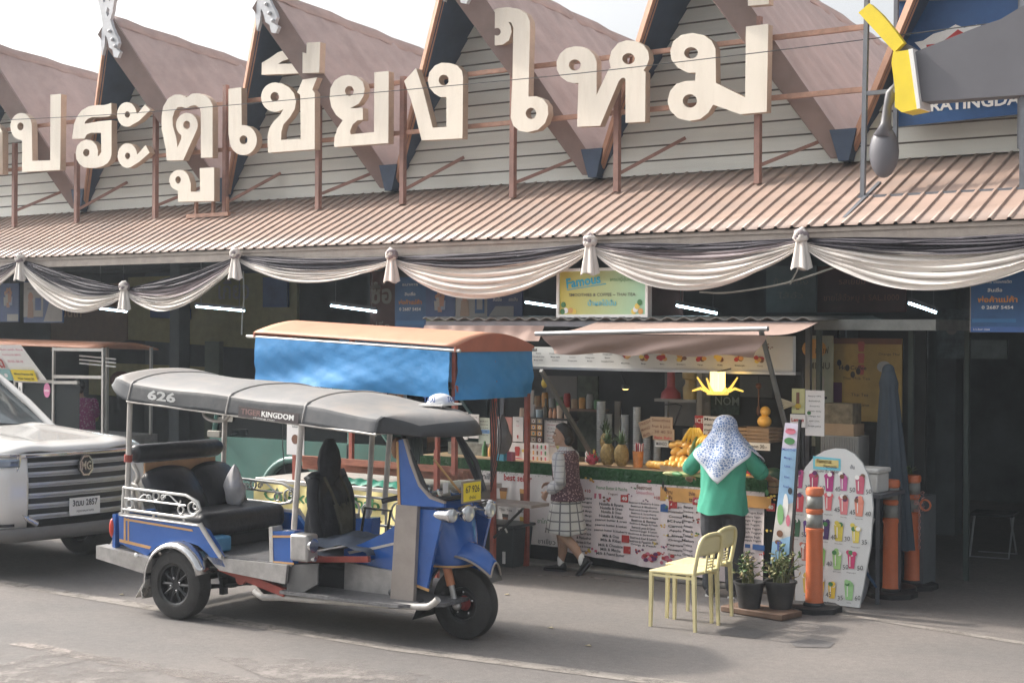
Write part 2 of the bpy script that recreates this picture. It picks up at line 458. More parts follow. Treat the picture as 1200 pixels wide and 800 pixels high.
letter(*c3, [([(82,498),(75,420),(50,300),(50,220),(60,160),(90,110),(130,86),(170,86),(205,105),(240,80),(280,78),(320,90),(350,115),(368,150),(368,478),(295,480),(295,200),(290,170),(260,152),(235,155),(205,170),(175,162),(150,165),(130,190),(118,230),(120,280),(140,350),(150,415),(172,362)]+arc(208,275,68,75,122,380)+[(185,495)], [(207,275,22,26)])], 'cream letter with notched top and inner loop, above the small low letter')
letter(*c3, [([(152,755),(152,685)]+arc(160,620,63,65,97,340)+[(232,640),(232,692),(290,692),(288,545),(378,540),(378,750)], [(153,618,17,23)])], 'small cream vowel letter hanging lowest, just above the skirt roof')
letter(*c3, [([(468,50),(548,40),(550,276)]+arc(560,370,85,94,275,525)+[(468,330)], [(562,368,25,28)])], 'cream letter like a b, left of the letter under the hat mark')
letter(*c4, [([(128,742),(125,640),(138,585),(165,545),(205,505),(225,470)]+arc(172,395,87,92,78,272)+[(215,310),(260,335),(290,370),(303,420),(295,470),(265,520),(225,565),(212,610),(210,662),(332,655),(330,380),(310,365),(345,285),(435,272),(405,348),(420,370),(420,720)], [(170,393,27,30)])], 'cream letter with a notched right arm under the flat hat-shaped mark')
letter(*c4, [([(88,255),(90,180),(140,150),(190,115),(240,98),(290,100),(330,110),(368,122),(370,55),(455,50),(448,242)], [[(190,188),(220,168),(255,158),(290,160),(320,170),(340,183)]])], 'flat hat-shaped cream vowel mark floating above another letter')
letter(*c5, [([(105,720),(108,650),(130,580),(170,520),(120,480),(85,420),(72,350),(78,280),(110,220),(160,188),(210,178),(270,190),(320,230),(335,285),(325,340),(290,395),(245,420),(225,430),(320,425),(322,515),(280,520),(245,550),(225,600),(228,625),(405,608),(408,160),(515,150),(512,690)], [(220,300,33,38)])], 'cream letter with an inner side notch, just left of the V-like letter')
letter(*c5, [([(762,670),(720,500),(680,360),(630,225),(720,128),(770,280),(845,575),(948,568),(948,345),(900,345),(860,320),(820,275),(808,220),(820,160),(860,110),(910,88),(970,90),(1030,110),(1065,150),(1073,200),(1068,655)], [(928,218,38,40)])], 'cream letter with slanting left arm and looped right head')
letter(*c6, [([(245,440),(250,160),(238,130),(222,125),(235,150),(240,180),(225,230),(190,255),(150,260),(110,245),(80,210),(68,165),(80,110),(110,70),(160,48),(220,42),(280,52),(325,80),(343,120),(345,160),(335,550),(380,548),(420,565),(445,600),(448,650),(430,700),(390,738),(330,752),(285,745),(250,715),(235,670)], [(157,182,21,22),(350,645,30,32)])], 'tallest cream letter, hooked at the top left with a loop at its foot')
letter(*c7, [([(232,728),(242,400),(210,402),(160,390),(110,355),(80,300),(78,240),(105,180),(150,140),(210,125),(270,128),(320,150),(360,190),(378,240),(378,490),(470,295),(485,288),(472,230),(490,160),(540,100),(600,80),(670,85),(730,115),(765,165),(772,220),(755,270),(730,305),(745,320),(742,690),(595,698),(595,375),(585,360),(565,362),(545,385),(405,720)], [(215,265,45,42),(618,218,47,42)])], 'wide cream letter with two looped heads joined by a diagonal stroke')
letter(*c8, [([(518,715),(350,655),(320,705),(270,745),(200,757),(130,740),(80,690),(65,635),(80,570),(120,525),(180,507),(238,505),(240,455),(190,455),(130,425),(90,375),(82,320),(100,260),(150,220),(220,207),(290,220),(340,255),(365,305),(368,520),(550,610),(555,168),(695,150),(685,700)], [(212,332,43,36),(205,632,45,42)])], 'rightmost wide cream letter with two stacked loops and a tall right stem')
letter(*c8, [([(568,38),(565,-90),(700,-95),(698,28)], [])], 'small cream tone mark cut off by the top edge above the last letter')

# frame that carries the letters
fr = empty('roof_sign_frame', (0, 1.05, 0), 0, 'rusty brown steel frame of posts and rails carrying the Thai roof letters', 'sign frame')
def fp(px, py): 
    v = W(px, py, 1.05); return Vector((v.x, 0, v.z))
for i, (px, py, top) in enumerate([(17, 257, 168), (90, 256, 180), (182, 252, 130), (264, 249, 100), (373, 240, 90), (472, 235, 90), (601, 228, 60), (723, 218, 65), (888, 209, 20)]):
    b = fp(px, py); t = fp(px, top); m = MB()
    m.bar((b.x, 0, skz(1.05)+.02), (b.x, 0, t.z), .062, M_POST, up=X)
    m.build('post', fr)
    m = MB(); m.bar((b.x, .02, b.z+.13), (b.x+.62, .40, b.z+.52 if i % 2 else b.z+.42), .035, M_POST); m.build('brace', fr)
for (a, b) in (((-40, 152), (1012, 39)), ((-40, 201), (1012, 108))):
    pa, pb = fp(*a), fp(*b); m = MB(); z = (pa.z+pb.z)/2
    m.bar((pa.x, .045, z), (pb.x, .045, z), .05, M_RAIL, up=Z)
    m.build('rail', fr)
m = MB(); a, b = fp(223, 254), fp(272, 251); m.bar((a.x, -.05, a.z), (b.x, -.05, b.z), .05, M_RAIL); m.bar((a.x, .1, a.z), (b.x, .1, b.z), .05, M_RAIL)
for q in (230, 250, 266):
    v = fp(q, 253); m.bar((v.x, .0, skz(1.0)), (v.x, .0, v.z+.25), .04, M_RAIL)
m.build('letter_bracket', fr)

# ================================================================ ground
def ground_mat():
    m = bpy.data.materials.new('asphalt'); m.use_nodes = True; n = m.node_tree.nodes; L = m.node_tree.links; b = n['Principled BSDF']
    b.inputs['Roughness'].default_value = .85
    tc = n.new('ShaderNodeTexCoord')
    def noise(s, d=6, r=.6):
        x = n.new('ShaderNodeTexNoise'); x.inputs['Scale'].default_value = s; x.inputs['Detail'].default_value = d; x.inputs['Roughness'].default_value = r
        L.new(tc.outputs['Object'], x.inputs['Vector']); return x
    a = noise(.35, 8, .7); f = noise(90, 3, .8); g = noise(16, 8, .8)
    cr = n.new('ShaderNodeValToRGB'); L.new(a.outputs['Fac'], cr.inputs[0])
    cr.color_ramp.elements[0].position = .35; cr.color_ramp.elements[0].color = (.120, .114, .111, 1)
    cr.color_ramp.elements[1].position = .65; cr.color_ramp.elements[1].color = (.175, .158, .147, 1)
    mm = n.new('ShaderNodeMapRange'); L.new(f.outputs['Fac'], mm.inputs[0]); mm.inputs[1].default_value = .3; mm.inputs[2].default_value = .7; mm.inputs[3].default_value = .72; mm.inputs[4].default_value = 1.3
    mg = n.new('ShaderNodeMapRange'); L.new(g.outputs['Fac'], mg.inputs[0]); mg.inputs[1].default_value = .3; mg.inputs[2].default_value = .7; mg.inputs[3].default_value = .80; mg.inputs[4].default_value = 1.2
    mu = n.new('ShaderNodeMath'); mu.operation = 'MULTIPLY'; L.new(mm.outputs[0], mu.inputs[0]); L.new(mg.outputs[0], mu.inputs[1])
    vm = n.new('ShaderNodeVectorMath'); vm.operation = 'SCALE'; L.new(cr.outputs[0], vm.inputs[0]); L.new(mu.outputs[0], vm.inputs['Scale'])
    L.new(vm.outputs[0], b.inputs['Base Color'])
    bp = n.new('ShaderNodeBump'); bp.inputs['Strength'].default_value = .5; bp.inputs['Distance'].default_value = .01; L.new(f.outputs['Fac'], bp.inputs['Height']); L.new(bp.outputs[0], b.inputs['Normal'])
    return m
M_ASPH = ground_mat()
m = MB(); m.add([(-150, -90, 0), (150, -90, 0), (150, 150, 0), (-150, 150, 0)], [(0,1,2,3)], M_ASPH)
tag(m.build('ground'), kind='structure')
def mpaint(name, col, cover=.5, sc=9):
    m = mk(name, col, .8, var=.15, scale=25)
    n = m.node_tree.nodes; L = m.node_tree.links; b = n['Principled BSDF']
    no = n.new('ShaderNodeTexNoise'); no.inputs['Scale'].default_value = sc; no.inputs['Detail'].default_value = 10; no.inputs['Roughness'].default_value = .75
    tc = n.new('ShaderNodeTexCoord'); L.new(tc.outputs['Object'], no.inputs['Vector'])
    mr = n.new('ShaderNodeMapRange'); mr.inputs[1].default_value = .62-cover*.4; mr.inputs[2].default_value = .70-cover*.2; L.new(no.outputs['Fac'], mr.inputs[0])
    L.new(mr.outputs[0], b.inputs['Alpha']); return m
def strip(name, pts, wid, z, mat, jag=0):
    m = MB(); vs = []; n = len(pts)
    for i, p in enumerate(pts):
        a = pts[max(0, i-1)]; b = pts[min(n-1, i+1)]; d = (b-a).normalized(); q = Vector((-d.y, d.x, 0))
        vs += [p+q*wid/2+Z*z, p-q*wid/2+Z*z]
    m.add(vs, [(2*i, 2*i+1, 2*i+3, 2*i+2) for i in range(n-1)], mat)
    return tag(m.build(name), kind='structure')
M_LINE = mpaint('worn_white_line', (.24, .22, .20), .9, 5)
M_LINE2 = mpaint('worn_line_faint', (.26, .23, .21), .5, 4)
strip('road_line', [G(-60, 672), G(0, 682), G(180, 712), G(467, 760), G(780, 800), G(900, 815)], .17, .004, M_LINE)
strip('road_line', [G(905, 708), G(1003, 722), G(1100, 738), G(1215, 756)], .10, .004, M_LINE)
strip('road_line', [G(20, 753), G(130, 775), G(270, 800)], .16, .004, M_LINE2)
strip('road_line', [G(560, 672), G(690, 676), G(740, 683)], .06, .004, M_LINE2)
M_PATCH = mk('tar_patch', (.105, .10, .10), .8, var=.15, scale=30, bump=.3)
def patch(pts, mat=M_PATCH, z=.004, name='road_patch'):
    m = MB(); ps = [G(*p) for p in pts]
    m.prism([(p.x, p.y) for p in ps], (0, 0, z), X, Y, Vector((0, 0, 0)), mat); return tag(m.build(name), kind='structure')
patch([(838,738),(870,733),(905,741),(885,748),(845,744)]); patch([(925,752),(950,748),(978,753),(972,759),(932,758)])
M_FADE = mpaint('faded_crossing', (.215, .195, .182), .45, 1.6)
patch([(60,762),(140,770),(330,800),(420,830),(60,830),(-40,790)], M_FADE, .0045, 'road_marking')
patch([(250,770),(420,772),(540,800),(620,840),(430,840)], M_FADE, .005, 'road_marking')
# ================================================================ funeral-style bunting along the eave
M_WCL = mk('white_drape_cloth', (.66, .62, .58), .85, var=.05, scale=3, dirt=.15, dcol=(.5, .43, .38))
M_DCL = mk('dark_drape_cloth', (.055, .05, .062), .8, var=.2, scale=5)
M_MCL = mk('mauve_drape_cloth', (.26, .22, .23), .8, var=.15, scale=5)
def swag(p, q, zlow, zdark, label, ph):
    t0 = -.07
    root = empty('fabric_swag', ((p.x+q.x)/2, t0, p.z), 0, label, 'bunting', 'cloth swags along the eave')
    L = (q.x-p.x)
    def surf(v0, v1, npl, amp, yo, s0, s1):
        def fn(u, v):
            vv = v0+(v1-v0)*v; sh = (4*u*(1-u))**.85; e = min(1, 4*u*(1-u)*1.6)
            zt = p.z + (q.z-p.z)*u
            sag = s0+(s1-s0)*v
            z = zt - .012 - sag*sh - .06*vv*(1-e)
            y = yo - amp*math.sin(2*PI*npl*v + ph + 1.7*math.sin(5*u+ph)*.35)*(.25+.75*e) - .05*e*v - .015*math.sin(9*u+ph)
            return Vector((p.x+L*u-root.location.x, y, z-p.z + .012*math.sin(2*PI*npl*v*1.3+u*7)*e))
        return fn
    D = (p.z+q.z)/2-zdark; F_ = (p.z+q.z)/2-zlow
    m = MB(); m.grid(surf(0, .45, 3, .022, .0, .03, D*.55), 40, 18, M_DCL); m.build('dark_drape', root, smooth=180)
    m = MB(); m.grid(surf(.3, .6, 3, .022, -.012, D*.45, D*1.05), 40, 18, M_MCL if ph % 2 < 1.2 else M_DCL); m.build('grey_drape', root, smooth=180)
    m = MB(); m.grid(surf(.5, 1.0, 5, .026, -.03, D*.9, F_), 48, 34, M_WCL); m.build('white_drape', root, smooth=180)
kn = [(-80, 330), (28, 303), (150, 336), (280, 298), (463, 299), (695, 283), (942, 277), (1275, 268)]
lows = [(-20, 352, 345), (92, 364, 340), (208, 361, 345), (375, 330, 316), (572, 349, 312), (818, 339, 303), (1105, 339, 296)]
NM = ['cut off at the left edge of the photo', 'beside the two blue office posters on the left', 'sagging above the yellow lantern sign', 'shallow one above the blue cart', 'left of the yellow smoothie sign', 'right of the yellow smoothie sign', 'widest one at the right edge of the photo']
KP = [W(a, b, -.07) for a, b in kn]
for i in range(7):
    zl = W(lows[i][0], lows[i][1], -.1).z; zd = W(lows[i][0], lows[i][2], -.1).z
    swag(KP[i], KP[i+1], zl, zd, 'white and dark draped cloth swag, '+NM[i], i*1.3)
KN = ['left of the first blue poster', 'hanging lowest, between two sagging swags', 'above the wire hanging by the blue cart', 'above the blue thai poster', 'just above the yellow smoothie sign', 'right of the smoothie sign, with a loose wire']
for i, P in enumerate(KP[1:-1]):
    root = empty('fabric_knot', P, 0, 'knotted cloth rosette with short tail '+KN[i], 'cloth knot', 'knots between the swags')
    rr = random.Random(i)
    m = MB()
    for k in range(5):
        a = k*1.25+i; m.tube(catmull([Vector((.055*math.cos(a), -.05, .055*math.sin(a)+.01)), Vector((.02*math.cos(a+1), -.10, .03*math.sin(a+1))), Vector((.06*math.cos(a+2.3), -.06, .05*math.sin(a+2.3)))], 5), [.03]*11, M_MCL if k % 2 else M_WCL, 8)
    m.ell((0, -.05, 0), (.075, .06, .07), M_MCL if i % 2 else M_WCL, 12)
    m.build('knot', root, smooth=180)
    m = MB(); hgt = .27 if i != 4 else .30
    m.grid(lambda u, v: Vector(((.045+.055*v)*math.cos(2*PI*u)*(1+.16*math.sin(10*PI*u)), -.06+(.03+.03*v)*math.sin(2*PI*u)*(1+.2*math.sin(10*PI*u)), -.03-hgt*v+.015*math.sin(6*PI*u)*v)), 40, 8, M_WCL, closeu=True)
    m.build('tail', root, smooth=180)
# ================================================================ energy-drink roof sign and its frame (right)
M_BLUE = mk('sign_blue', (.02, .085, .24), .5, var=.3, scale=1.5)
M_BLUEL = mk('sign_blue_light', (.04, .16, .36), .5, var=.2, scale=1)
M_GREYP = mk('display_grey', (.115, .115, .13), .45, var=.08, scale=2)
M_YEL = mk('display_yellow', (.80, .62, .03), .45, var=.06)
M_WHT = mk('paint_white', (.78, .78, .76), .5, var=.04)
M_RED = mk('paint_red', (.45, .03, .03), .5)
t = 1.28
root = empty('roof_billboard', (0, t, 0), 0, 'big blue billboard with red and white bull emblem and KRATINGDA lettering', 'billboard')
def pl(pts, t): return [((lambda w_: (w_.x, w_.z))(W(a, b, t))) for a, b in pts]
m = MB(); m.prism(pl([(1050,-60),(1330,-70),(1330,120),(1050,149)], t), (0, 0, 0), X, Z, Y*.08, M_BLUE, side=M_STEEL); m.build('panel', root)
m = MB(); m.prism(pl([(1049,-4),(1210,-8),(1210,-3),(1049,2)], t), (0, -.03, 0), X, Z, Y*.03, M_GUT); m.build('top_edge', root)
m = MB(); m.prism(pl([(1072,50),(1082,48),(1094,40),(1108,36),(1120,29),(1130,33),(1145,29),(1152,31),(1166,26),(1180,20),(1190,40),(1150,60),(1085,64)], t), (0, -.006, 0), X, Z, Y*.005, M_WHT); m.build('bull_outline', root)
m = MB(); m.prism(pl([(1086,53),(1103,51),(1123,35),(1130,39),(1145,40),(1160,50),(1088,64)], t), (0, -.012, 0), X, Z, Y*.005, M_RED); m.build('bull_body', root)
m = MB(); a, b = W(1080, 129, t), W(1199, 118, t); m.text('KRATINGDA', (a.x-.02, -.006, a.z-.02), X, Z, .105, M_WHT, bold=.03, width=b.x-a.x, d=.003); m.build('lettering', root)
for x_ in (1052, 1197):
    m = MB(); a = W(x_, 150 if x_ == 1052 else 220, t); m.bar((a.x, -.05, skz(TW)), (a.x, -.05, W(x_, -40, t).z), .04, M_STEEL); m.build('post', root)
t = .62
root = empty('display_prop', (0, t, 0), 0, 'huge grey tapered display piece with two yellow bands in front of the blue billboard', 'display')
m = MB(); m.prism(pl([(1077,63),(1110,50),(1150,34),(1177,25),(1200,11),(1280,-30),(1280,108),(1084,121)], t), (0, -.10, 0), X, Z, Y*.2, M_GREYP); m.build('grey_body', root, bevel=.015)
m = MB(); m.prism(pl([(1013,18),(1026,7),(1040,20),(1055,38),(1066,53),(1055,64),(1035,42)], t), (0, -.14, 0), X, Z, Y*.08, M_YEL); m.build('yellow_band', root, bevel=.008)
m = MB(); m.prism(pl([(1054,64),(1076,61),(1084,130),(1064,134),(1056,128),(1056,105),(1052,76)], t), (0, -.15, 0), X, Z, Y*.26, M_YEL); m.build('yellow_band', root, bevel=.008)
m = MB(); m.prism(pl([(1072,61),(1077,60),(1086,129),(1082,130)], t), (0, -.155, 0), X, Z, Y*.27, M_WHT); m.build('white_rim', root)
m = MB(); m.prism(pl([(1055,64),(1066,53),(1077,60)], t), (0, -.08, 0), X, Z, Y*.12, M_GREYP); m.build('grey_joint', root)
m = MB(); c_ = W(1036, 178, t); pts = [W(1053, 96, t), W(1044, 110, t), W(1040, 125, t), W(1038, 145, t), W(1036, 160, t)]
m.tube([Vector((p.x, 0, p.z)) for p in pts], [.02, .055, .04, .05, .10], M_GREYP, 10); m.ell((c_.x, 0, c_.z), (.145, .09, .245), M_GREYP, 16, k=12); m.build('drop_pendant', root, smooth=180)
root = empty('billboard_frame', (0, .60, 0), 0, 'thin grey steel frame standing on the skirt roof at the right', 'steel frame')
def bars(root, name, segs, t, r, mt, dy=0):
    for a, b in segs:
        p, q = W(*a, t), W(*b, t); m = MB(); m.bar((p.x, dy, p.z), (q.x, dy, q.z), r, mt); m.build(name, root)
bars(root, 'upright', [((1011, 231), (1017, -40)), ((1198, 222), (1199, -40))], .60, .042, M_STEEL)
bars(root, 'rail', [((1006, 232), (1215, 221)), ((1013, 110), (1056, 106))], .60, .038, M_STEEL)
p, q = W(989, 257, .12), W(1031, 217, .9); m = MB(); m.bar((p.x, -.48, p.z+.0), (q.x, .3, q.z+.02), .035, M_STEEL); m.build('leg', root)
# thin wire across the letters
m = MB(); pts = [W(a, b, .6) for a, b in ((-20,142),(150,133),(400,112),(640,90),(820,70),(1010,47),(1220,20))]
m.tube(catmull(pts, 5), .005, mk('wire_dark', (.05,.05,.05), .9), 5); tag(m.build('overhead_wire'), 'thin dark wire running in front of the big cream roof letters', 'wire')

# ================================================================ inside the hall
M_TUBE = mk('lit_tube', (.62, .88, 1.0), .4, emit=14.0, var=0)
def fl(pa, pb, t, label):
    a, b = W(*pa, t), W(*pb, t)
    root = empty('tube_light', (a+b)/2, 0, label, 'fluorescent tube', 'lit tubes under the hall ceiling')
    h = (b-a)/2
    m = MB(); m.cyl(-h, h, .013, M_TUBE, 8); m.build('tube', root)
    m = MB(); m.tube([-h*1.02+Z*.035, h*1.02+Z*.035], .025, M_STEEL, 4); m.build('fitting', root)
    for sgn in (-1, 1):
        m = MB(); m.tube([h*.8*sgn+Z*.04, h*.8*sgn+Z*.9], .006, M_STEEL, 4); m.build('suspension_wire', root)
for a, b, t, l in (((114,361),(148,365),1.6,'lit white tube beside the lowest cloth knot'),((230,359),(286,364),1.6,'lit white tube left of the thin hanging wire'),((388,358),(441,365),1.6,'lit white tube above the blue cart roof'),((616,354),(656,360),1.8,'short lit tube partly hidden beside the smoothie sign'),((793,358),(840,367),1.4,'lit white tube just right of the smoothie sign'),((1065,355),(1097,366),1.6,'lit white tube at the right, under the widest swag'),((2,357),(12,358),1.8,'tiny stretch of lit tube between the left posters')):
    fl(a, b, t, l)
    if True:
        pass
M_POSTB = mk('poster_blue', (.03, .10, .24), .5, var=.25, scale=3)
M_POSTB2 = mk('poster_navy', (.04, .08, .20), .5, var=.25, scale=3)
M_GREYW = mk('poster_grey', (.34, .34, .33), .6, var=.1)
SKIN = mk('skin', (.36, .21, .15), .55, var=.06)
def board(name, px4, t, mat, label, cat, group=None, th=.02):
    """upright board parallel to the facade; px4 = x0, ytop, x1, ybottom in photo pixels (left edge)"""
    a, b = W(px4[0], px4[1], t), W(px4[0], px4[3], t); c = W(px4[2], px4[1], t)
    m = MB(); w_, h_ = c.x-a.x, a.z-b.z
    m.bx(0, w_, 0, th, 0, h_, mat)
    m.o = Vector((0, 0, 0)); m.wh = (w_, h_); m.loc = Vector((a.x, t, b.z)); m.nm = name; m.lb = (label, cat, group)
    return m
def R_(m, x0, y0, x1, y1, mat, d=.002):      # rectangle in 0..1 board units, y up
    w_, h_ = m.wh; m.rect(x0*w_, x1*w_, y0*h_, y1*h_, (0, 0, 0), X, Z, mat, d)
def T_(m, s, x, y, h, mat, width=None, align='c', bold=0, d=.004, ux=None, full=False):
    w_, h_ = m.wh; m.text(s, (x*w_, 0, y*h_), ux or X, Z if ux is None else Vector((-ux.z, 0, ux.x)), h*h_, mat, align, bold, None if width is None else width*w_, d, full=full)
def B_(m, poly, x, y, sx, sy, mat, d=.003):
    w_, h_ = m.wh; m.blob([(x*w_+p[0]*sx*h_, y*h_+p[1]*sy*h_) for p in poly], (0, 0, 0), X, Z, mat, d)
CIRC = [(math.cos(a*PI/7), math.sin(a*PI/7)) for a in range(14)]
CUP = [(-.32, -.5), (.32, -.5), (.45, .35), (.3, .5), (-.3, .5), (-.45, .35)]
LEAF = [(0, -1), (.4, -.3), (.35, .4), (0, 1), (-.35, .4), (-.4, -.3)]
def done(m, **k):
    o = m.build(m.nm, None, m.loc, **k); l, c, g = m.lb; return tag(o, l, c, g)
ink = lambda r, g, b: flat((r, g, b))
# blue bank-style posters on the hall front
def people_cluster(m, x, y, s):
    for i, (dx, dy) in enumerate(((-.16, .05), (0, 0), (.15, .06), (-.05, .14), (.09, .15))):
        B_(m, [(p[0]*.06*s, p[1]*.07*s) for p in CIRC], x+dx*s, y+.16*s+dy*s, 1, 1, SKIN, .004)
        B_(m, [(-.07*s, -.2*s), (.07*s, -.2*s), (.09*s, .05*s), (-.09*s, .05*s)], x+dx*s, y+dy*s, 1, 1, [M_GREYW, SKIN, ink(.25,.3,.4)][i % 3], .003+.0005*i)
m = board('wall_poster', (0, 332, 22, 377), 1.0, M_POSTB2, 'blue poster with a group of people, cut off at the left edge', 'poster'); people_cluster(m, .45, .55, .9); R_(m, .4, .02, .98, .2, M_GREYW); done(m)
m = board('wall_poster', (28, 330, 74, 378), 1.0, M_POSTB2, 'grey and blue poster of a woman beside a phone panel, far left', 'poster')
R_(m, .0, .14, .5, .98, M_GREYW); B_(m, [(p[0]*.1, p[1]*.12) for p in CIRC], .18, .62, 1, 1, SKIN, .004); B_(m, [(-.12, -.3), (.12, -.3), (.1, .1), (-.1, .1)], .18, .42, 1, 1, ink(.3,.2,.15), .0035); R_(m, .3, .3, .45, .6, ink(.05,.1,.25), .004); B_(m, [(0, 0), (.7, 0), (.7, .45), (.2, .45)], .52, .03, 1, 1, M_GREYW)
T_(m, 'ออมสิน', .25, .8, .06, ink(.1,.1,.15), width=.3); done(m)
m = board('wall_poster', (463, 325, 499, 388), .8, M_POSTB, 'tall blue poster with orange Thai slogan and phone number', 'poster')
T_(m, 'ธนาคาร', .5, .84, .05, M_WHT, width=.5); T_(m, 'สินเชื่อ', .5, .66, .055, M_WHT, width=.35, bold=.02); T_(m, 'พ่อค้าแม่ค้า', .5, .5, .075, ink(.55,.22,.05), width=.75, bold=.03); T_(m, '0 2687 5454', .5, .38, .06, M_WHT, width=.7, bold=.02); R_(m, .05, .12, .95, .2, M_BLUEL); done(m)
m = board('wall_poster', (499, 326, 533, 388), .8, M_POSTB2, 'dark blue poster showing a cheering group of people', 'poster'); people_cluster(m, .5, .5, .7); R_(m, .02, .1, .98, .24, ink(.12,.16,.06)); done(m)
m = board('wall_poster', (534, 338, 571, 371), .8, M_GREYW, 'pale poster of a woman holding a phone beside a code panel', 'poster')
B_(m, [(p[0]*.13, p[1]*.16) for p in CIRC], .3, .68, 1, 1, SKIN, .004); B_(m, [(-.22, -.5), (.22, -.5), (.16, .12), (-.16, .12)], .3, .45, 1, 1, ink(.3,.22,.16), .0035); B_(m, [(p[0]*.14, p[1]*.1) for p in CIRC], .3, .85, 1, 1, ink(.02,.02,.02), .0045); R_(m, .62, .12, .92, .8, M_POSTB, .004); R_(m, .68, .25, .86, .6, M_GREYW, .005); done(m)
m = board('wall_poster', (571, 338, 612, 371), .8, M_POSTB2, 'plain blue poster with a pale wedge, right of the phone poster', 'poster'); B_(m, [(0, 0), (1.1, 0), (1.1, .35), (.3, .35)], .05, .02, 1, 1, M_GREYW); T_(m, 'สินเชื่อ', .3, .55, .12, M_WHT, width=.25); T_(m, 'ออมสิน', .75, .55, .12, M_WHT, width=.25); done(m)
m = board('wall_poster', (1137, 318, 1215, 389), .35, M_POSTB, 'large blue poster with orange Thai slogan at the right edge', 'poster')
T_(m, 'ธนาคาร ไทยเครดิต', .38, .80, .05, M_WHT, width=.5); T_(m, 'สินเชื่อ', .38, .66, .055, M_WHT, width=.22, bold=.02); T_(m, 'พ่อค้าแม่ค้า', .42, .49, .085, ink(.6,.25,.06), width=.6, bold=.03); T_(m, '0 2687 5454', .42, .38, .055, M_WHT, width=.48, bold=.02); R_(m, .0, .0, 1, .09, ink(.05,.12,.33)); R_(m, .03, .16, .7, .22, M_BLUEL); T_(m, '5 5 สิงหา 2568', .18, .03, .03, M_WHT, width=.25); R_(m, 0, 0, .012, 1, M_GUT, .004); done(m)
# vertical brown banners with dim Thai writing
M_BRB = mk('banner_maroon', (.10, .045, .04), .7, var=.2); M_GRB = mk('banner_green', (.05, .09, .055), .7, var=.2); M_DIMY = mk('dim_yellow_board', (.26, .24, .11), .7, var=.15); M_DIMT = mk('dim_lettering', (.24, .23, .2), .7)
m = board('hanging_banner', (434, 318, 463, 392), 1.6, M_BRB, 'dim maroon banner with large Thai letters left of the blue poster', 'banner'); T_(m, 'ซื้อ', .45, .5, .28, M_DIMT, width=.85, bold=.03); T_(m, 'ปลีก', .45, .05, .15, M_DIMT, width=.7); done(m)
m = board('hanging_banner', (762, 318, 800, 400), 1.6, M_BRB, 'dim dark banner with vertical Thai lettering right of the smoothie sign', 'banner'); T_(m, 'ขนมจีน', .4, .15, .3, M_DIMT, width=.8, ux=Z); done(m)
m = board('hall_signboard', (898, 312, 956, 366), 2.2, mk('dim_grey_board', (.16,.18,.18), .7), 'dim grey signboard under the swag right of the smoothie stall', 'signboard'); T_(m, 'ข้าวแกง', .5, .6, .12, M_DIMT, width=.7); T_(m, 'ไส้อั่ว', .5, .3, .12, M_DIMT, width=.5); done(m)
m = board('hall_signboard', (958, 312, 1062, 366), 2.3, M_BRB, 'dim maroon signboard with Thai and English lettering', 'signboard'); T_(m, 'รสเยี่ยม', .4, .6, .13, ink(.3,.12,.08), width=.3); T_(m, 'ขายไส้อั่วหมู 1 SAL.1000', .5, .25, .13, ink(.3,.12,.08), width=.85); done(m)
m = board('hanging_banner', (345, 318, 370, 330), 1.5, M_DIMY, 'thin dim banner behind the shallow swag', 'banner'); done(m)
# yellow-green food shop at the far left back of the hall
sh = empty('noodle_shop', (-9, 5.6, 0), 0, 'dim yellow-green food shop front with two lantern pictures deep in the hall', 'shop')
def shp(m, px, mat, dy): 
    p = [W(a, b, 5.6) for a, b in px]; m.prism([(q.x+9, q.z) for q in p], (0, dy, 0), X, Z, Y*.06, mat); return m
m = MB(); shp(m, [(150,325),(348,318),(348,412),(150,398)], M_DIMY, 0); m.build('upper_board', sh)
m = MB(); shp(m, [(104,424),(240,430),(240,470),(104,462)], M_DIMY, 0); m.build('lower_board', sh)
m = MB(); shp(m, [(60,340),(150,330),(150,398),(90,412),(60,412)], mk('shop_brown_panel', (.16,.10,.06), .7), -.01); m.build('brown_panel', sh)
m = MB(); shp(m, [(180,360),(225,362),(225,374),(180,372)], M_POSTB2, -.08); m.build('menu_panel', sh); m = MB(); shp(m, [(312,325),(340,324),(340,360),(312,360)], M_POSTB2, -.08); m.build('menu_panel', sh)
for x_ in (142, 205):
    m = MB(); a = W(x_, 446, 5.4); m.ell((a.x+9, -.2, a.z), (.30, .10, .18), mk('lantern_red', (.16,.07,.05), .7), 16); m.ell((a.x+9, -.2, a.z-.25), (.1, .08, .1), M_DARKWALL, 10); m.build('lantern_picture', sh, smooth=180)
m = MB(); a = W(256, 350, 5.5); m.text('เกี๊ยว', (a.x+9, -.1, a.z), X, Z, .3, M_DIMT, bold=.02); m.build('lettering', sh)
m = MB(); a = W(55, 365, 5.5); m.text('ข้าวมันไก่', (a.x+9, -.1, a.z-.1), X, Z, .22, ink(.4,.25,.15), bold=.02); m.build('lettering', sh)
m = MB(); p, q = W(240, 400, 5.5), W(247, 520, 5.5); m.bx(p.x+9, q.x+9.2, -.1, 0, 0, p.z, mk('shop_post_green', (.12,.14,.11), .7)); m.build('post', sh)
m = MB(); pts = [W(285, 318, .3), W(286, 350, .3), W(284, 370, .3), W(283, 392, .3)]; m.tube(pts, .01, mk('pale_wire', (.35,.36,.33), .6), 5); tag(m.build('hanging_wire'), 'pale wire hanging straight down from a cloth knot near the blue cart', 'wire')
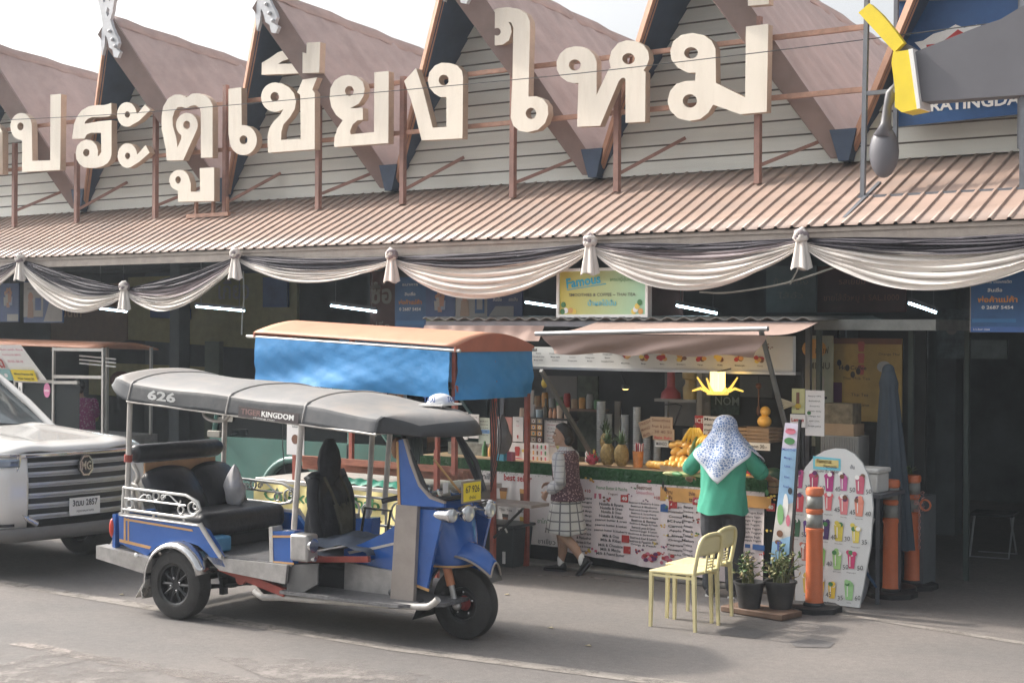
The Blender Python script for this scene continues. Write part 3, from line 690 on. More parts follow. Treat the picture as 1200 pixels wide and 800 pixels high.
m = MB(); pts = [W(a, b, .1) for a, b in ((820,342),(850,343),(900,336),(940,326),(978,313))]; m.tube(catmull(pts, 5), .010, MATS['pale_wire'], 5); pts = [W(937, 312, .0), W(930, 325, .05), W(926, 333, .1)]; m.tube(pts, .007, MATS['pale_wire'], 5); tag(m.build('hanging_wire'), 'pale loose wire drooping below the right cloth knot', 'wire')
# dim things deep in the hall on the right
m = board('wall_poster', (1062, 385, 1087, 420), 2.6, mk('dim_print', (.13,.14,.15), .7, var=.5, scale=9), 'small dim poster on the pillar behind the parasol', 'poster'); R_(m, .1, .02, .95, .2, M_DIMT); done(m)
m = board('wall_poster', (1098, 362, 1137, 420), 3.4, mk('dim_print2', (.11,.13,.14), .7, var=.4, scale=8), 'dim tall poster left of the large blue poster', 'poster'); B_(m, [(p[0]*.12, p[1]*.12) for p in CIRC], .45, .6, 1, 1, ink(.2,.18,.17)); done(m)
m = board('wall_poster', (1138, 398, 1180, 420), 3.4, mk('dim_print3', (.15,.17,.17), .7, var=.2), 'dim pale sign panel below the large blue poster', 'poster'); done(m)
# ================================================================ juice stall
M_WOODL = mk('light_wood', (.42, .29, .17), .6, var=.2, scale=6, stretch=(1, 6, 6))
M_WOODD = mk('dark_wood', (.16, .10, .07), .7, var=.25, scale=6)
M_CARD = mk('cardboard', (.40, .29, .19), .85, var=.1)
M_GRASS = mk('artificial_grass', (.035, .13, .045), .9, var=.35, scale=60, bump=1, bscale=90)
M_BANW = mk('banner_vinyl', (.76, .74, .73), .45, var=.05, scale=2)
M_BANP = mk('banner_vinyl_pink', (.76, .68, .69), .45, var=.10, scale=2)
M_BLACK = mk('black_plastic', (.02, .021, .024), .5, var=.2)
M_AWN = mk('brown_canvas', (.33, .235, .20), .8, var=.14, scale=2.5, dirt=.4, dcol=(.22, .15, .13), bump=.3, bscale=6)
M_ALU = mk('aluminium', (.5, .5, .5), .35, metal=.8, var=.1)
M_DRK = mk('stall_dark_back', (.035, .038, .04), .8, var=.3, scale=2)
CT = -.25                                              # counter front plane
root = empty('juice_counter', (.55, CT, 0), 0, 'long juice counter with green grass trim and white menu banners', 'counter')
ox = .55
def cb(x0, x1, y0, y1, z0, z1, mat, name, **k):
    m = MB(); m.bx(x0-ox, x1-ox, y0-CT, y1-CT, z0, z1, mat); return m.build(name, root, **k)
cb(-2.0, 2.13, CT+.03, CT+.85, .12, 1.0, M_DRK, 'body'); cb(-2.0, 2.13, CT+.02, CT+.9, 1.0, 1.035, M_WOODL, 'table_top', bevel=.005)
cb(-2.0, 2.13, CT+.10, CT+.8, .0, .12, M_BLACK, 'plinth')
m = MB()
def gr(u, v): return Vector((-2.0-ox+4.15*u, -.012-.003*math.sin(u*331)-.003*math.sin(u*900+v*9), 1.03-.135*v+.006*math.sin(u*170)*(v > .9)))
m.grid(gr, 500, 4, M_GRASS); rr = random.Random(3)
for i in range(2600):
    x = -2.0-ox+4.15*rr.random(); z = .9+.13*rr.random(); a = rr.uniform(-.012, .012)
    m.add([(x-.004, -.014, z), (x+.004, -.014, z), (x+a, -.034, z-rr.uniform(0, .022))], [(0,1,2)], M_GRASS)
m.build('grass_trim', root)
# folded vinyl banners; printed pieces ride on the same wavy sheet
def wob(x): return .010*math.sin(x*9)+.007*math.sin(x*23+1)+.004*math.sin(x*47)
def sheet(name, x0, x1, zb0, zb1, zt, mat, prints, tilt=.0, label=None):
    m = MB()
    def fn(u, v):
        x = x0+(x1-x0)*u; zb = zb0+(zb1-zb0)*u; z = zt+(zb-zt)*v
        return Vector((x-ox, -.02-wob(x)*(.3+v)-.03*v, z))
    m.grid(fn, 90, 14, mat)
    q = MB(); prints(q)
    for vtx in q.v:                                    # drape the print onto the sheet
        x = vtx.x; v = (zt-vtx.z)/(zt-(zb0+zb1)/2)
        vtx.y = -.0225-wob(x)*(.3+v)-.03*v - vtx.y*1.0
        vtx.x = x-ox
    base = len(m.v); m.v += q.v
    for f, k in zip(q.f, q.fm): m.f.append([base+i for i in f]); m.fm.append(m.mi(q.m[k]))
    o = m.build(name, root); 
    if label: o['label'] = label
    return o
def pxz(px, py):                                        # photo pixel on the counter front
    v = W(px, py, CT-.04); return v.x, v.z
KX = Vector((1, 0, 0))
def ptxt(q, s, px, py, wpx, hpx, mat, bold=.0, slope=.095, lvl=.002):
    """text centred on pixel (px,py), sized in photo pixels"""
    x, z = pxz(px, py); x2, _ = pxz(px+wpx/2, py); wd = (x2-x)*2; h = hpx/119.0
    vs, fs, a0, a1, b0, b1 = text_mesh(s, bold)
    if not vs: return
    k = h/(b1-b0)
    q.add([(x-wd/2+(v[0]-a0)/(a1-a0)*wd, lvl, z-h/2+(v[1]-b0)*k) for v in vs], fs, mat)
def pblob(q, poly, px, py, sx, sy, mat, lvl=.001):
    x, z = pxz(px, py); tri = tessellate_polygon([[Vector((p[0], p[1], 0)) for p in poly]])
    q.add([(x+p[0]*sx/100, lvl, z+p[1]*sy/119) for p in poly], tri, mat)
I_BLK, I_RED, I_ORG, I_YEL, I_BRN, I_GRN, I_PUR, I_PNK, I_BLU = ink(.03,.03,.035), ink(.42,.04,.04), ink(.62,.33,.10), ink(.70,.52,.10), ink(.16,.07,.04), ink(.06,.20,.07), ink(.12,.03,.12), ink(.55,.15,.22), ink(.03,.10,.30)
def cup_print(q, px, py, s, c1, c2):
    pblob(q, CUP, px, py, 9*s, 13*s, c1, .002); pblob(q, [(-.42,.1),(.42,.1),(.45,.4),(-.45,.4)], px, py, 9*s, 13*s, c2, .0035); pblob(q, [(-.48,.38),(.48,.38),(.48,.5),(-.48,.5)], px, py, 9*s, 13*s, M_WHT, .004)
def berries(q, px, py, s, mats, n=8, seed=0):
    r = random.Random(seed)
    for i in range(n): pblob(q, [(a*.5, b*.5) for a, b in CIRC], px+r.uniform(-s, s), py+r.uniform(-s*.5, s*.5), s*.55, s*.5, mats[i % len(mats)], .002+.0006*i)
def left_print(q):
    ptxt(q, 'Coffee, Tea & milk', 540, 556, 78, 9, I_BLK, .01); ptxt(q, 'best seller', 606, 560, 34, 8, I_RED, .025)
    for px, py, s, a, b in ((560,574,1.1,I_BRN,I_ORG),(589,577,1.3,I_ORG,I_BRN),(614,580,1.5,I_BRN,I_ORG),(540,570,1,I_BRN,I_BRN),(592,607,1.1,I_BRN,I_BLK),(614,611,1.2,I_ORG,I_YEL)): cup_print(q, px, py, s, a, b)
    for px, py in ((592,597),(614,599),(566,590)): ptxt(q, 'Thai Tea', px, py, 16, 3, I_BLK); 
    ptxt(q, 'Milk Tea', 588, 620, 14, 3, I_BLK); ptxt(q, 'Frappe 55', 614, 622, 16, 3, I_BLK); ptxt(q, 'ชาไทย', 637, 610, 14, 6, I_GRN)
    ptxt(q, 'ชาเขียว', 641, 634, 20, 6, I_BLK)
sheet('menu_banner', -1.80, -.13, .22, .20, .915, M_BANW, left_print, label='white coffee and tea banner reading best seller')
def right_print(q):
    ptxt(q, 'Peanut Butter & Matcha', 716, 572, 36, 4, I_GRN); ptxt(q, 'Yogurt', 717, 579, 12, 4, I_BRN)
    pblob(q, [(-.5,-.5),(.5,-.5),(.5,.5),(-.5,.5)], 700, 581, 8, 6, I_PNK); berries(q, 711, 585, 5, [I_BRN, I_RED], 5, 1)
    for px, py in ((731,584),(733,631),(735,644),(816,587),(788,591),(903,594)):
        pblob(q, [(-.5,-.5),(.5,-.5),(.5,.5),(-.5,.5)], px, py, 8.5, 8.5, I_RED, .002); ptxt(q, '40', px, py, 6, 4.5, M_WHT, .03, lvl=.0035)
    for i, (s, py, w_) in enumerate((('Nutella & Banana', 591, 28), ('Nutella & Oreo', 595.5, 26), ('Nutella & Oreo', 600, 24), ('Nutella & Kitkat', 605, 28), ('peanut butter & oreo', 610, 36), ('peanut butter & kitkat', 616, 36), ('peanut butter & blueberry', 622, 38), ('Milk & Oreo', 628, 20), ('Milk & Kitkat', 633, 24), ('Milk & Chocolate', 639, 28), ('Milk & Matcha', 644, 24), ('Milk & Peanut Butter', 649, 32))):
        ptxt(q, s, 716, py, w_, 3.4, I_BLK, .02)
    for i, s in enumerate(('& Banana', 'Mango', '& Pineapple', 'Lime & Mango', 'Mint & Mango', '& Coconut', 'Lime & Mint', 'Ginger & Lime', 'Carrot', '& Passionfruit', 'Banana & Kiwi', 'Lime & Orange', '& Strawberry')):
        ptxt(q, s, 685, 583+i*5.2, 17+(i*7 % 7), 3.2, I_BLK, .02)
    ptxt(q, '+10', 688, 575, 7, 4, I_RED, .03)
    berries(q, 690, 562, 5, [I_ORG, I_YEL], 5, 2); berries(q, 694, 645, 6, [I_ORG, I_YEL, I_PNK], 6, 3)
    ptxt(q, 'Beetroot', 754, 571, 18, 5, I_BRN, .01); ptxt(q, 'Smoothies', 755, 577, 21, 4, I_PNK); ptxt(q, '+10', 769, 583, 7, 4, I_RED, .03)
    berries(q, 737, 580, 3, [I_RED, I_PUR], 4, 4); berries(q, 742, 571, 3, [I_GRN, I_BLK], 4, 5); berries(q, 757, 586, 3, [I_PUR, I_BLK], 3, 6); berries(q, 760, 565, 4, [I_RED], 3, 7)
    for i, s in enumerate(('Beetroot & Blueberry & Lime', 'Beetroot & Blueberry', 'Beetroot & Orange & Lemon', 'Beetroot & Strawberry', 'Beetroot & Carrot & Apple', 'Beetroot & Banana', 'Beetroot & Mango & Peach', 'Beetroot & Lemon & Carrot', 'Beetroot & Ginger & Lemon', 'Beetroot & Strawberry', 'Beetroot & Kiwi & Lemon', 'Beetroot & Passion Fruit', 'Orange & Peach')):
        ptxt(q, s, 754, 590+i*4.05, 36-(i*5 % 9), 3.0, I_BLK, .02)
    for px, py, s, ms, n, sd in ((750,645,5,[I_RED, I_PUR],6,8),(765,652,9,[I_RED,I_PUR,I_PNK],14,9),(780,655,8,[I_RED,I_PNK],10,10),(778,640,4,[I_PUR,I_PNK],5,11),(778,648,3,[I_RED],4,12),(777,616,4,[I_YEL,I_ORG],5,13),(783,594,4,[I_GRN,I_RED],4,14),(815,610,4,[I_RED,I_BRN],6,15),(817,600,3,[I_BRN],3,16),(815,626,4,[I_YEL,I_GRN],5,17),(818,592,3,[I_YEL],4,18),(768,636,3,[I_YEL],4,19),(780,626,3,[I_YEL],3,20)): berries(q, px, py, s, ms, n, sd)
    pblob(q, [(-.5,-.5),(.5,-.5),(.45,.3),(0,.55),(-.5,.4)], 778, 595, 9, 9, I_BLU, .002)
    pblob(q, [(-.5,-.5),(.5,-.5),(.5,.5),(-.5,.5)], 796, 580, 44, 16, I_ORG, .001); ptxt(q, 'Fruit Smoothie', 797, 577, 34, 5, I_BRN, .02, lvl=.003); ptxt(q, 'Fresh fruits', 797, 584, 28, 5, I_BRN, .02, lvl=.003)
    pblob(q, LEAF, 776, 568, 3, 6, I_BLK, .003); pblob(q, LEAF, 779, 573, 4, 3, I_BLK, .004); berries(q, 778, 583, 5, [I_ORG, I_YEL], 5, 21); berries(q, 815, 585, 4, [I_PNK], 4, 22)
    A = ['Mango', 'Watermelon', 'Coconut', 'Kiwi', 'Carrot', 'Apple', 'Lime', 'Orange', 'Papaya', 'Pineapple', 'Dragon fruit', 'Passion fruit', 'Guava', 'Lemon']; Bq = ['Banana', 'Strawberry', 'Mint', 'Ginger', 'Avocado', 'Peach', 'Tomato', 'Melon', 'Celery', 'Orange', 'Grape', 'Lychee', 'Peach', 'Milk']
    for i in range(11):
        ptxt(q, A[i], 791, 594+i*5.6, 14+(i*3 % 5), 3.0, I_BLK, .02); ptxt(q, Bq[i], 806, 594+i*5.6, 12+(i*5 % 4), 3.0, I_BLK, .02)
    pblob(q, [(-.5,-.5),(.5,-.5),(.5,.5),(-.5,.5)], 886, 588, 30, 13, I_ORG, .001); ptxt(q, 'Fruit Yogurt', 884, 585, 24, 4.5, I_BRN, .02, lvl=.003); ptxt(q, 'Smoothies', 884, 591, 20, 4.5, I_BRN, .02, lvl=.003); berries(q, 903, 583, 5, [I_ORG, I_YEL], 6, 23); pblob(q, LEAF, 898, 577, 5, 4, I_GRN, .003)
    for i, s in enumerate(('Mixed Yogurt Fruit', 'Strawberry Yogurt', 'Mango Yogurt', 'Kiwi Yogurt', 'Banana Yogurt', 'Peach Yogurt', 'Passion fruit', 'Pineapple Yogurt')): ptxt(q, s, 880, 601+i*4.6, 26-(i*5 % 8), 3.2, I_BLK, .02)
    pblob(q, [(-.5,-.5),(.5,-.5),(.5,.5),(-.5,.5)], 889, 641, 13, 6, I_BLU); pblob(q, [(-.5,-.5),(.5,-.5),(.5,.5),(-.5,.5)], 872, 639, 12, 4, I_BLU); berries(q, 902, 620, 4, [I_YEL], 4, 24); berries(q, 893, 648, 3, [I_RED], 4, 25)
    for i, s in enumerate(('Lassi Mango', 'Lassi Lychee', 'Lassi Banana', 'Coconut', 'Lassi Berry', 'Lassi Honey', 'Lassi Kiwi')): ptxt(q, s, 875, 647+i*4.6, 18+(i*5 % 5), 3.2, I_BLK, .02)
sheet('menu_banner', -.12, 2.13, .17, .02, .905, M_BANP, right_print, label='long pale pink banner listing smoothie flavours')
m = MB(); m.bx(-1.3, 2.25, -.40, .6, 0, .035, mk('kerb_concrete', (.22,.21,.195), .85, var=.2, dirt=.4)); tag(m.build('kerb', bevel=.01), kind='structure')

# ---- stall frame, roof, menu board
root = empty('stall_roof', (.3, .0, 0), 0, 'low corrugated stall roof on posts behind the brown canvas awning', 'stall roof')
m = MB(); cols = []
xx = -2.15
while xx < 2.5:
    for a in range(6): cols.append((xx+a*.03, .016*math.sin(a/6*2*PI)))
    xx += .18
vs = [];
for x_, dz in cols: vs += [(x_-.3, -.05, 2.50+dz), (x_-.3, 1.5, 2.53+dz)]
m.add(vs, [(2*i, 2*i+2, 2*i+3, 2*i+1) for i in range(len(cols)-1)], mk('stall_sheet_roof', (.14,.14,.13), .6, var=.2, dirt=.5)); m.build('roof_sheet', root, solid=.012, smooth=60)
m = MB(); m.bx(-2.42, 2.15, -.03, .02, 2.42, 2.475, M_STEEL); m.build('front_beam', root)
m = MB(); m.grid(lambda u, v: Vector((-2.42+1.6*u, -.05-.10*v+.012*math.sin(u*40), 2.43-.16*v)), 40, 3, M_AWN); m.build('folded_canvas', root, smooth=180)
for x_ in (-1.9, 1.80):
    for y_ in (.7, 1.5): m = MB(); m.bar((x_, y_, 0), (x_, y_, 2.44), .05, M_STEEL); m.build('post', root)
m = MB(); m.bar((.55, .8, 1.0), (.55, .8, 2.44), .06, mk('pale_post', (.30,.28,.24), .6)); m.build('post', root)
root = empty('canvas_awning', (1.3, 0, 0), 0, 'brown canvas awning sagging over the juice counter', 'awning')
def aw(u, v):
    x = .12+2.42*u-1.3; d = -1.0*v
    return Vector((x, -.02+d, 2.47-.12*v-.05*math.sin(PI*v)*(.6+.4*math.sin(u*9))))
m = MB(); m.grid(aw, 40, 10, M_AWN); m.build('canopy', root, smooth=180)
def fr_(u, v):
    x = .12+(2.22+.2*(1-v))*u-1.3+.14*v*(1-u); sw = .22*(1 if u < .93 else (1-u)/.07)
    return Vector((x, -1.03+.10*v-.035*math.sin(v*7+u*16)*v-.03*math.sin(u*11+v*2)*v, 2.345-.185*v-.012*math.sin(u*20)*v))
m = MB(); m.grid(fr_, 60, 12, M_AWN); m.build('front_flap', root, smooth=180)
m = MB(); a, b = W(628, 391, -1.02), W(900, 385, -1.02); m.cyl((a.x-1.3, -1.02, a.z), (b.x-1.3, -1.02, b.z), .022, M_ALU)
m.build('roller_bar', root)
for p, t0, q_, t1 in (((634, 434), -.95, (693, 532), -.05), ((892, 388), -1.02, (922, 505), -.35)):
    a, b = W(*p, t0), W(*q_, t1); m = MB(); m.bar((a.x-1.3, a.y, a.z), (b.x-1.3, b.y, b.z), .035, mk('arm_grey', (.14,.14,.13), .6, var=.2)); m.build('support_arm', root)
# menu board under the awning
M_MENU = mk('menu_board_white', (.60, .60, .57), .5, var=.04)
a, b = W(620, 432, -.20), W(929, 432, -.20)
root = empty('menu_lightbox', ((a.x+b.x)/2, -.20, 2.01), 0, 'long white menu board with small fruit pictures under the awning', 'menu board')
hw = (b.x-a.x)/2
m = MB(); m.bx(-hw, hw-.85, 0, .06, 0, .20, M_MENU); m.bx(hw-.85, hw, 0, .06, 0, .33, M_MENU)
for x_, k in [(-hw+.12+i*.21, i) for i in range(13)]:
    if k < 5: 
        for j in range(3): m.text(['Banana', 'Avocado & Lime', 'Mango shake', 'Coconut', 'Orange juice'][(k+j) % 5], (x_, -.001, .13-.035*j), X, Z, .016, I_BLK, 'c', .01)
    else:
        rr = random.Random(k)
        for j in range(7): m.blob([(p[0]*.026, p[1]*.02) for p in CIRC], (x_+rr.uniform(-.045, .045), -.001-.0004*j, .115+rr.uniform(-.02, .02)), X, Z, rr.choice([I_RED, I_ORG, I_YEL, I_BRN]), .002)
        m.text(['Strawberry', 'Papaya', 'Waffle', 'Banana split', 'Choco', 'Mixed fruit', 'Mango', 'Berry'][k % 8], (x_, -.001, .045), X, Z, .016, I_BLK, 'c', .01)
m.rect(hw-.62, hw-.40, .19, .3, (0, 0, 0), X, Z, I_YEL, .002); m.text('แพนเค้ก', (hw-.51, 0, .22), X, Z, .05, I_RED, 'c', .02); m.text('45.-', (hw-.25, 0, .21), X, Z, .05, I_BRN, 'c', .02)
m.build('panel', root)
m = MB(); m.bx(-hw, hw+.04, -.02, .08, -.025, .0, M_ALU); m.build('frame', root)
# Famous sign
M_SIGNY = bpy.data.materials.new('sign_yellow_green'); M_SIGNY.use_nodes = True
_n = M_SIGNY.node_tree.nodes; _l = M_SIGNY.node_tree.links; _t = _n.new('ShaderNodeTexCoord'); _c = _n.new('ShaderNodeValToRGB'); _s = _n.new('ShaderNodeSeparateXYZ')
_l.new(_t.outputs['Generated'], _s.inputs[0]); _l.new(_s.outputs[0], _c.inputs[0]); _l.new(_c.outputs[0], _n['Principled BSDF'].inputs['Base Color'])
_c.color_ramp.elements[0].color = (.62, .52, .10, 1); _c.color_ramp.elements[1].color = (.33, .58, .42, 1)
a, b = W(653, 371, .02), W(760, 372, .02)
root = empty('smoothie_sign', ((a.x+b.x)/2, .02, 2.515), 0, 'yellow and green Famous smoothies sign standing on the low stall roof', 'sign')
hw = (b.x-a.x)/2; hh = .50
m = MB(); m.bx(-hw+.03, hw-.03, -.0, .05, .03, hh-.03, M_SIGNY); panel_mb = m
m = MB()
for r_ in ((-hw, hw, 0, .03), (-hw, hw, hh-.03, hh), (-hw, -hw+.03, .03, hh-.03), (hw-.03, hw, .03, hh-.03)): m.bx(r_[0], r_[1], -.02, .06, r_[2], r_[3], M_WHT)
m.build('frame', root)
m = panel_mb; C_CY = ink(.03, .38, .55); ux = Vector((.985, 0, .12)).normalized(); uy = Vector((-ux.z, 0, ux.x))
m.text('Famous', (-hw+.12, -.002, hh-.20), ux, uy, .10, C_CY, 'l', .03, width=.42, d=.003)
m.add([(-hw+.12, -.004, hh-.222), (-hw+.60, -.004, hh-.165), (-hw+.60, -.004, hh-.157), (-hw+.12, -.004, hh-.214)], [(0,1,2,3)], C_CY)
m.text('เครปญี่ปุ่นผลไม้', (.10, -.002, hh-.135), X, Z, .035, I_GRN, 'l', .0, width=.32, d=.003)
m.text('SMOOTHIES & COFFEE ~ THAI TEA', (0, -.002, .215), X, Z, .032, ink(.12,.12,.10), 'c', .01, width=.80, d=.003)
m.text('น้ำผลไม้ปั่น', (0, -.002, .12), X, Z, .05, ink(.15,.5,.6), 'c', .02, width=.34, d=.003)
for x_, z_, c_ in ((-.47,.13,I_GRN),(-.44,.07,M_WHT),(-.38,.07,I_ORG),(-.34,.06,I_YEL),(-.48,.06,I_GRN),(.42,.11,I_YEL),(.46,.06,I_ORG),(.38,.06,I_YEL),(.45,.15,I_GRN),(.40,.08,M_WHT)): m.blob([(p[0]*.03, p[1]*.03) for p in CIRC], (x_, -.002-abs(x_)*.004, z_), X, Z, c_, .002)
m.build('panel', root)

# ---- back of the stall
root = empty('stall_backdrop', (.6, 1.25, 0), 0, 'dark cluttered panels forming the back of the juice stall', 'back wall')
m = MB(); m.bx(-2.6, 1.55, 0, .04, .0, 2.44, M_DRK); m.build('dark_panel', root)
def back(px4, mat, name='back_panel', y=-.03):
    a, b = W(px4[0], px4[1], 1.22), W(px4[2], px4[3], 1.22); m = MB(); m.bx(a.x-.6, b.x-.6, y, y+.025, b.z, a.z, mat); return m.build(name, root)
back((779,437,826,500), mk('grey_board', (.22,.215,.20), .7)); back((833,455,866,486), mk('chalk_board', (.05,.08,.06), .7, var=.6, scale=30)); back((640,440,676,470), mk('taupe_shelf', (.15,.14,.13), .7)); back((677,440,700,530), mk('green_cloth', (.07,.085,.06), .8, var=.4, scale=15)); back((867,440,905,466), mk('grey_board2', (.11,.12,.12), .7)); back((826,436,833,490), MATS['pale_post'], y=-.06); back((722,470,728,540), MATS['pale_post'], y=-.06)
m = MB(); a = W(850, 470, 1.15); m.text('NOM', (a.x-.6, -.06, a.z-.04), X, Z, .09, ink(.30,.36,.32), 'c', .01); m.build('chalk_lettering', root)

# ================================================================ goods on the counter
ZC = 1.037
def on(px, py): return G(px, py, ZC)
M_PINE = mk('pineapple_skin', (.36, .25, .09), .7, var=.35, scale=40, bump=1, bscale=60)
M_PLEAF = mk('pineapple_leaf', (.07, .12, .05), .6, var=.25)
M_BAN = mk('banana_yellow', (.78, .50, .05), .5, var=.15, scale=8)
M_MANGO = mk('mango_yellow', (.80, .46, .10), .45, var=.15, scale=8)
M_CLEAR = mglass('clear_plastic', (.86, .9, .92), .32, .2)
def pineapple(p, lab, s=1.0):
    r = empty('pineapple', p, 0, lab, 'pineapple', 'pineapples on the counter')
    m = MB(); n, k = 18, 16; vs = []
    for i in range(k+1):
        t = i/k; rad_ = .072*math.sin(PI*min(1, .08+.86*t))**.45*s; 
        for j in range(n):
            a = 2*PI*j/n+.35*i; bmp = 1+.07*((i+j) % 2)
            vs.append((rad_*bmp*math.cos(a), rad_*bmp*math.sin(a), .01+.21*s*t))
    fs = [(i*n+j, i*n+(j+1) % n, (i+1)*n+(j+1) % n, (i+1)*n+j) for i in range(k) for j in range(n)]+[tuple(range(n)), tuple(k*n+j for j in range(n))]
    m.add(vs, fs, M_PINE); m.build('fruit', r, smooth=20)
    m = MB(); rr = random.Random(hash(lab) % 99)
    for q in range(22):
        a = q*2.4; L = .05+.11*(q/22); sp = .075*(1-q/26)
        d = Vector((math.cos(a), math.sin(a), 0)); b = Vector((0, 0, .21*s)); w_ = d.cross(Z)*.011
        m.add([b-w_+d*.015, b+w_+d*.015, b+d*sp*.7+w_*.8+Z*L*.7, b+d*sp*.7-w_*.8+Z*L*.7, b+d*(sp*1.25)+Z*L*1.05], [(0,1,2,3), (3,2,4)], M_PLEAF)
    m.build('crown', r, solid=.003); return r
for px, py, l in ((709,546,'pineapple nearest the woman, with a spread leaf crown'),(725,547,'pineapple standing left of the pink straw jar'),): pineapple(on(px, py)+Y*.05, l)
p = on(678, 545)+Y*.5; pineapple(p+Z*.12, 'greenish pineapple top right behind the head of the woman', .8)
def fruit(px, py, dz, name, r, mat, label, cat, grp=None, off=(0, 0), rot=None):
    p = on(px, py)+Vector((off[0], off[1], dz)); m = MB(); m.ell((0, 0, 0), r, mat, 14, rot=rot, k=10); o = m.build(name, None, p, smooth=180); return tag(o, label, cat, grp)
M_DRG = mk('dragonfruit_pink', (.50, .05, .09), .5, var=.35, scale=14)
def dragon(p, lab):
    r = empty('dragon_fruit', p, 0, lab, 'dragon fruit', 'dragon fruit on the counter'); m = MB(); m.ell((0, 0, .055), (.065, .06, .055), M_DRG, 14); m.build('fruit', r, smooth=180)
    m = MB()
    for q in range(16):
        a = q*2.39; th = .5+.12*q; d = Vector((math.cos(a)*math.sin(th), math.sin(a)*math.sin(th), math.cos(th))); w_ = d.cross(Vector((.1, .2, 1))).normalized()*.012; b = Vector((0, 0, .055))+Vector((d.x*.063, d.y*.058, d.z*.053))
        m.add([b-w_, b+w_, b+d*.02+Z*.028], [(0,1,2)], I_GRN if q % 2 else M_DRG)
    m.build('scale_leaf', r, solid=.003)
dragon(on(690, 545)+Y*.06, 'dragon fruit beside the elbow of the woman')
# straw jar
r = empty('straw_jar', on(742, 548)+Y*.09, 0, 'orange jar packed with pink and white straws', 'straw jar')
m = MB(); m.lathe([(.0, 0), (.045, 0), (.055, .16), (.05, .16), (.04, .01), (0, .01)], (0, 0, 0), mk('orange_jar', (.62,.25,.08), .4, var=.3, scale=20)); m.build('jar', r)
rr = random.Random(2)
for q in range(26):
    a = rr.random()*6.28; d = rr.random()*.035; m = MB(); m.cyl((math.cos(a)*d, math.sin(a)*d, .02), (math.cos(a)*d*1.7, math.sin(a)*d*1.7, .22+rr.random()*.02), .005, [M_WHT, I_PNK, I_RED][q % 3], 6); m.build('straw', r)
# crate of mangoes and bananas
a, b = on(757, 553)+Y*.02, on(820, 560)+Y*.02
r = empty('fruit_tray', Vector(((a.x+b.x)/2, CT+.19, ZC)), 0, 'low wooden tray at the counter edge under the yellow fruit', 'tray')
m = MB(); w_ = (b.x-a.x)/2; m.bx(-w_, w_, -.13, .13, 0, .012, M_WOODL)
m.build('base', r)
for y_ in (-.137, .137): m = MB(); m.bx(-w_, w_, y_-.007, y_+.007, 0, .045, M_WOODL); m.build('side_board', r)
for x_ in (-w_-.007, w_+.007): m = MB(); m.bx(x_-.007, x_+.007, -.144, .144, 0, .045, M_WOODL); m.build('side_board', r)
rr = random.Random(5); cx0 = r.location.x
def mango(p, rz, tilt, lab):
    m = MB(); R = Matrix.Rotation(rz, 3, 'Z') @ Matrix.Rotation(tilt, 3, 'Y')
    n, k = 12, 9; vs = []
    for i in range(k+1):
        t = i/k; q = math.sin(PI*t)**.7*.046*(1-.25*t)
        for j in range(n):
            a = 2*PI*j/n; vs.append(R @ Vector((-.065+.14*t+.0, q*math.cos(a), q*math.sin(a)*.95+.010*math.sin(PI*t)*t)))
    m.add(vs, [(i*n+j, i*n+(j+1) % n, (i+1)*n+(j+1) % n, (i+1)*n+j) for i in range(k) for j in range(n)], M_MANGO)
    return tag(m.build('mango', None, p, smooth=180), lab, 'mango', 'yellow mangoes piled by the tray')
LM = 'yellow mango in the pile on and beside the wooden tray'
for q in range(11): mango(Vector((cx0-w_+.03+q*.052, CT+.10+rr.uniform(-.01, .01), ZC+.052)), rr.uniform(1.2, 1.9), rr.uniform(-.2, .1), LM)
for q in range(10): mango(Vector((cx0-w_+.05+q*.055, CT+.19, ZC+.085+rr.uniform(-.005, .01))), rr.uniform(1, 2), rr.uniform(-.5, .1), LM)
for q in range(9): mango(Vector((cx0-w_+.04+q*.055, CT+.25, ZC+.155+rr.uniform(-.01, .02))), rr.uniform(.5, 2.2), rr.uniform(-.8, .1), LM)
for q in range(4): mango(Vector((cx0-w_-.04-q*.05, CT+.12+q*.01, ZC+.035)), rr.uniform(-.6, .6), 0, LM)
for q in range(9): mango(Vector((cx0-w_-.04+q*.055, CT+.33, ZC+.22+.02*math.sin(q))), rr.uniform(-.6, .6), 0, LM)
def bunch(p, n, lab, rz=0, s=1):
    r = empty('banana_bunch', p, rz, lab, 'bananas', 'banana bunches on the fruit pile')
    for i in range(n):
        a = (i-(n-1)/2)*.2; m = MB(); pts = []; rs = []
        for k in range(8):
            t = k/7; pts.append(Vector((math.sin(a)*(.02+.16*t)*s+.012*i, -.02-.05*math.sin(PI*t)*s, .15*s-.15*s*t*math.cos(a)))); rs.append(.019*s*math.sin(PI*(.12+.80*t))**.5)
        m.tube(pts, rs, M_BAN, 7); m.build('banana', r, smooth=180)
    m = MB(); m.cyl((.03, -.01, .14*s), (.03, .01, .18*s), .014, I_BRN, 6); m.build('stem', r)
bunch(Vector((cx0+.08, CT+.16, ZC+.20)), 6, 'bright banana bunch on top of the mango pile'); bunch(Vector((cx0-.16, CT+.30, ZC+.25)), 6, 'pale banana bunch at the back of the pile, left of the papaya', .5)
m = MB(); m.tube([(0, 0, 0), (.02, 0, .05), (.035, 0, .13), (.06, .0, .20)], [.02, .036, .022, .010], mk('papaya_green', (.10,.16,.04), .5), 10); tag(m.build('gourd', None, Vector((cx0-.09, CT+.17, ZC+.13)), smooth=180), 'dark green gourd sticking up from the mango pile', 'gourd')
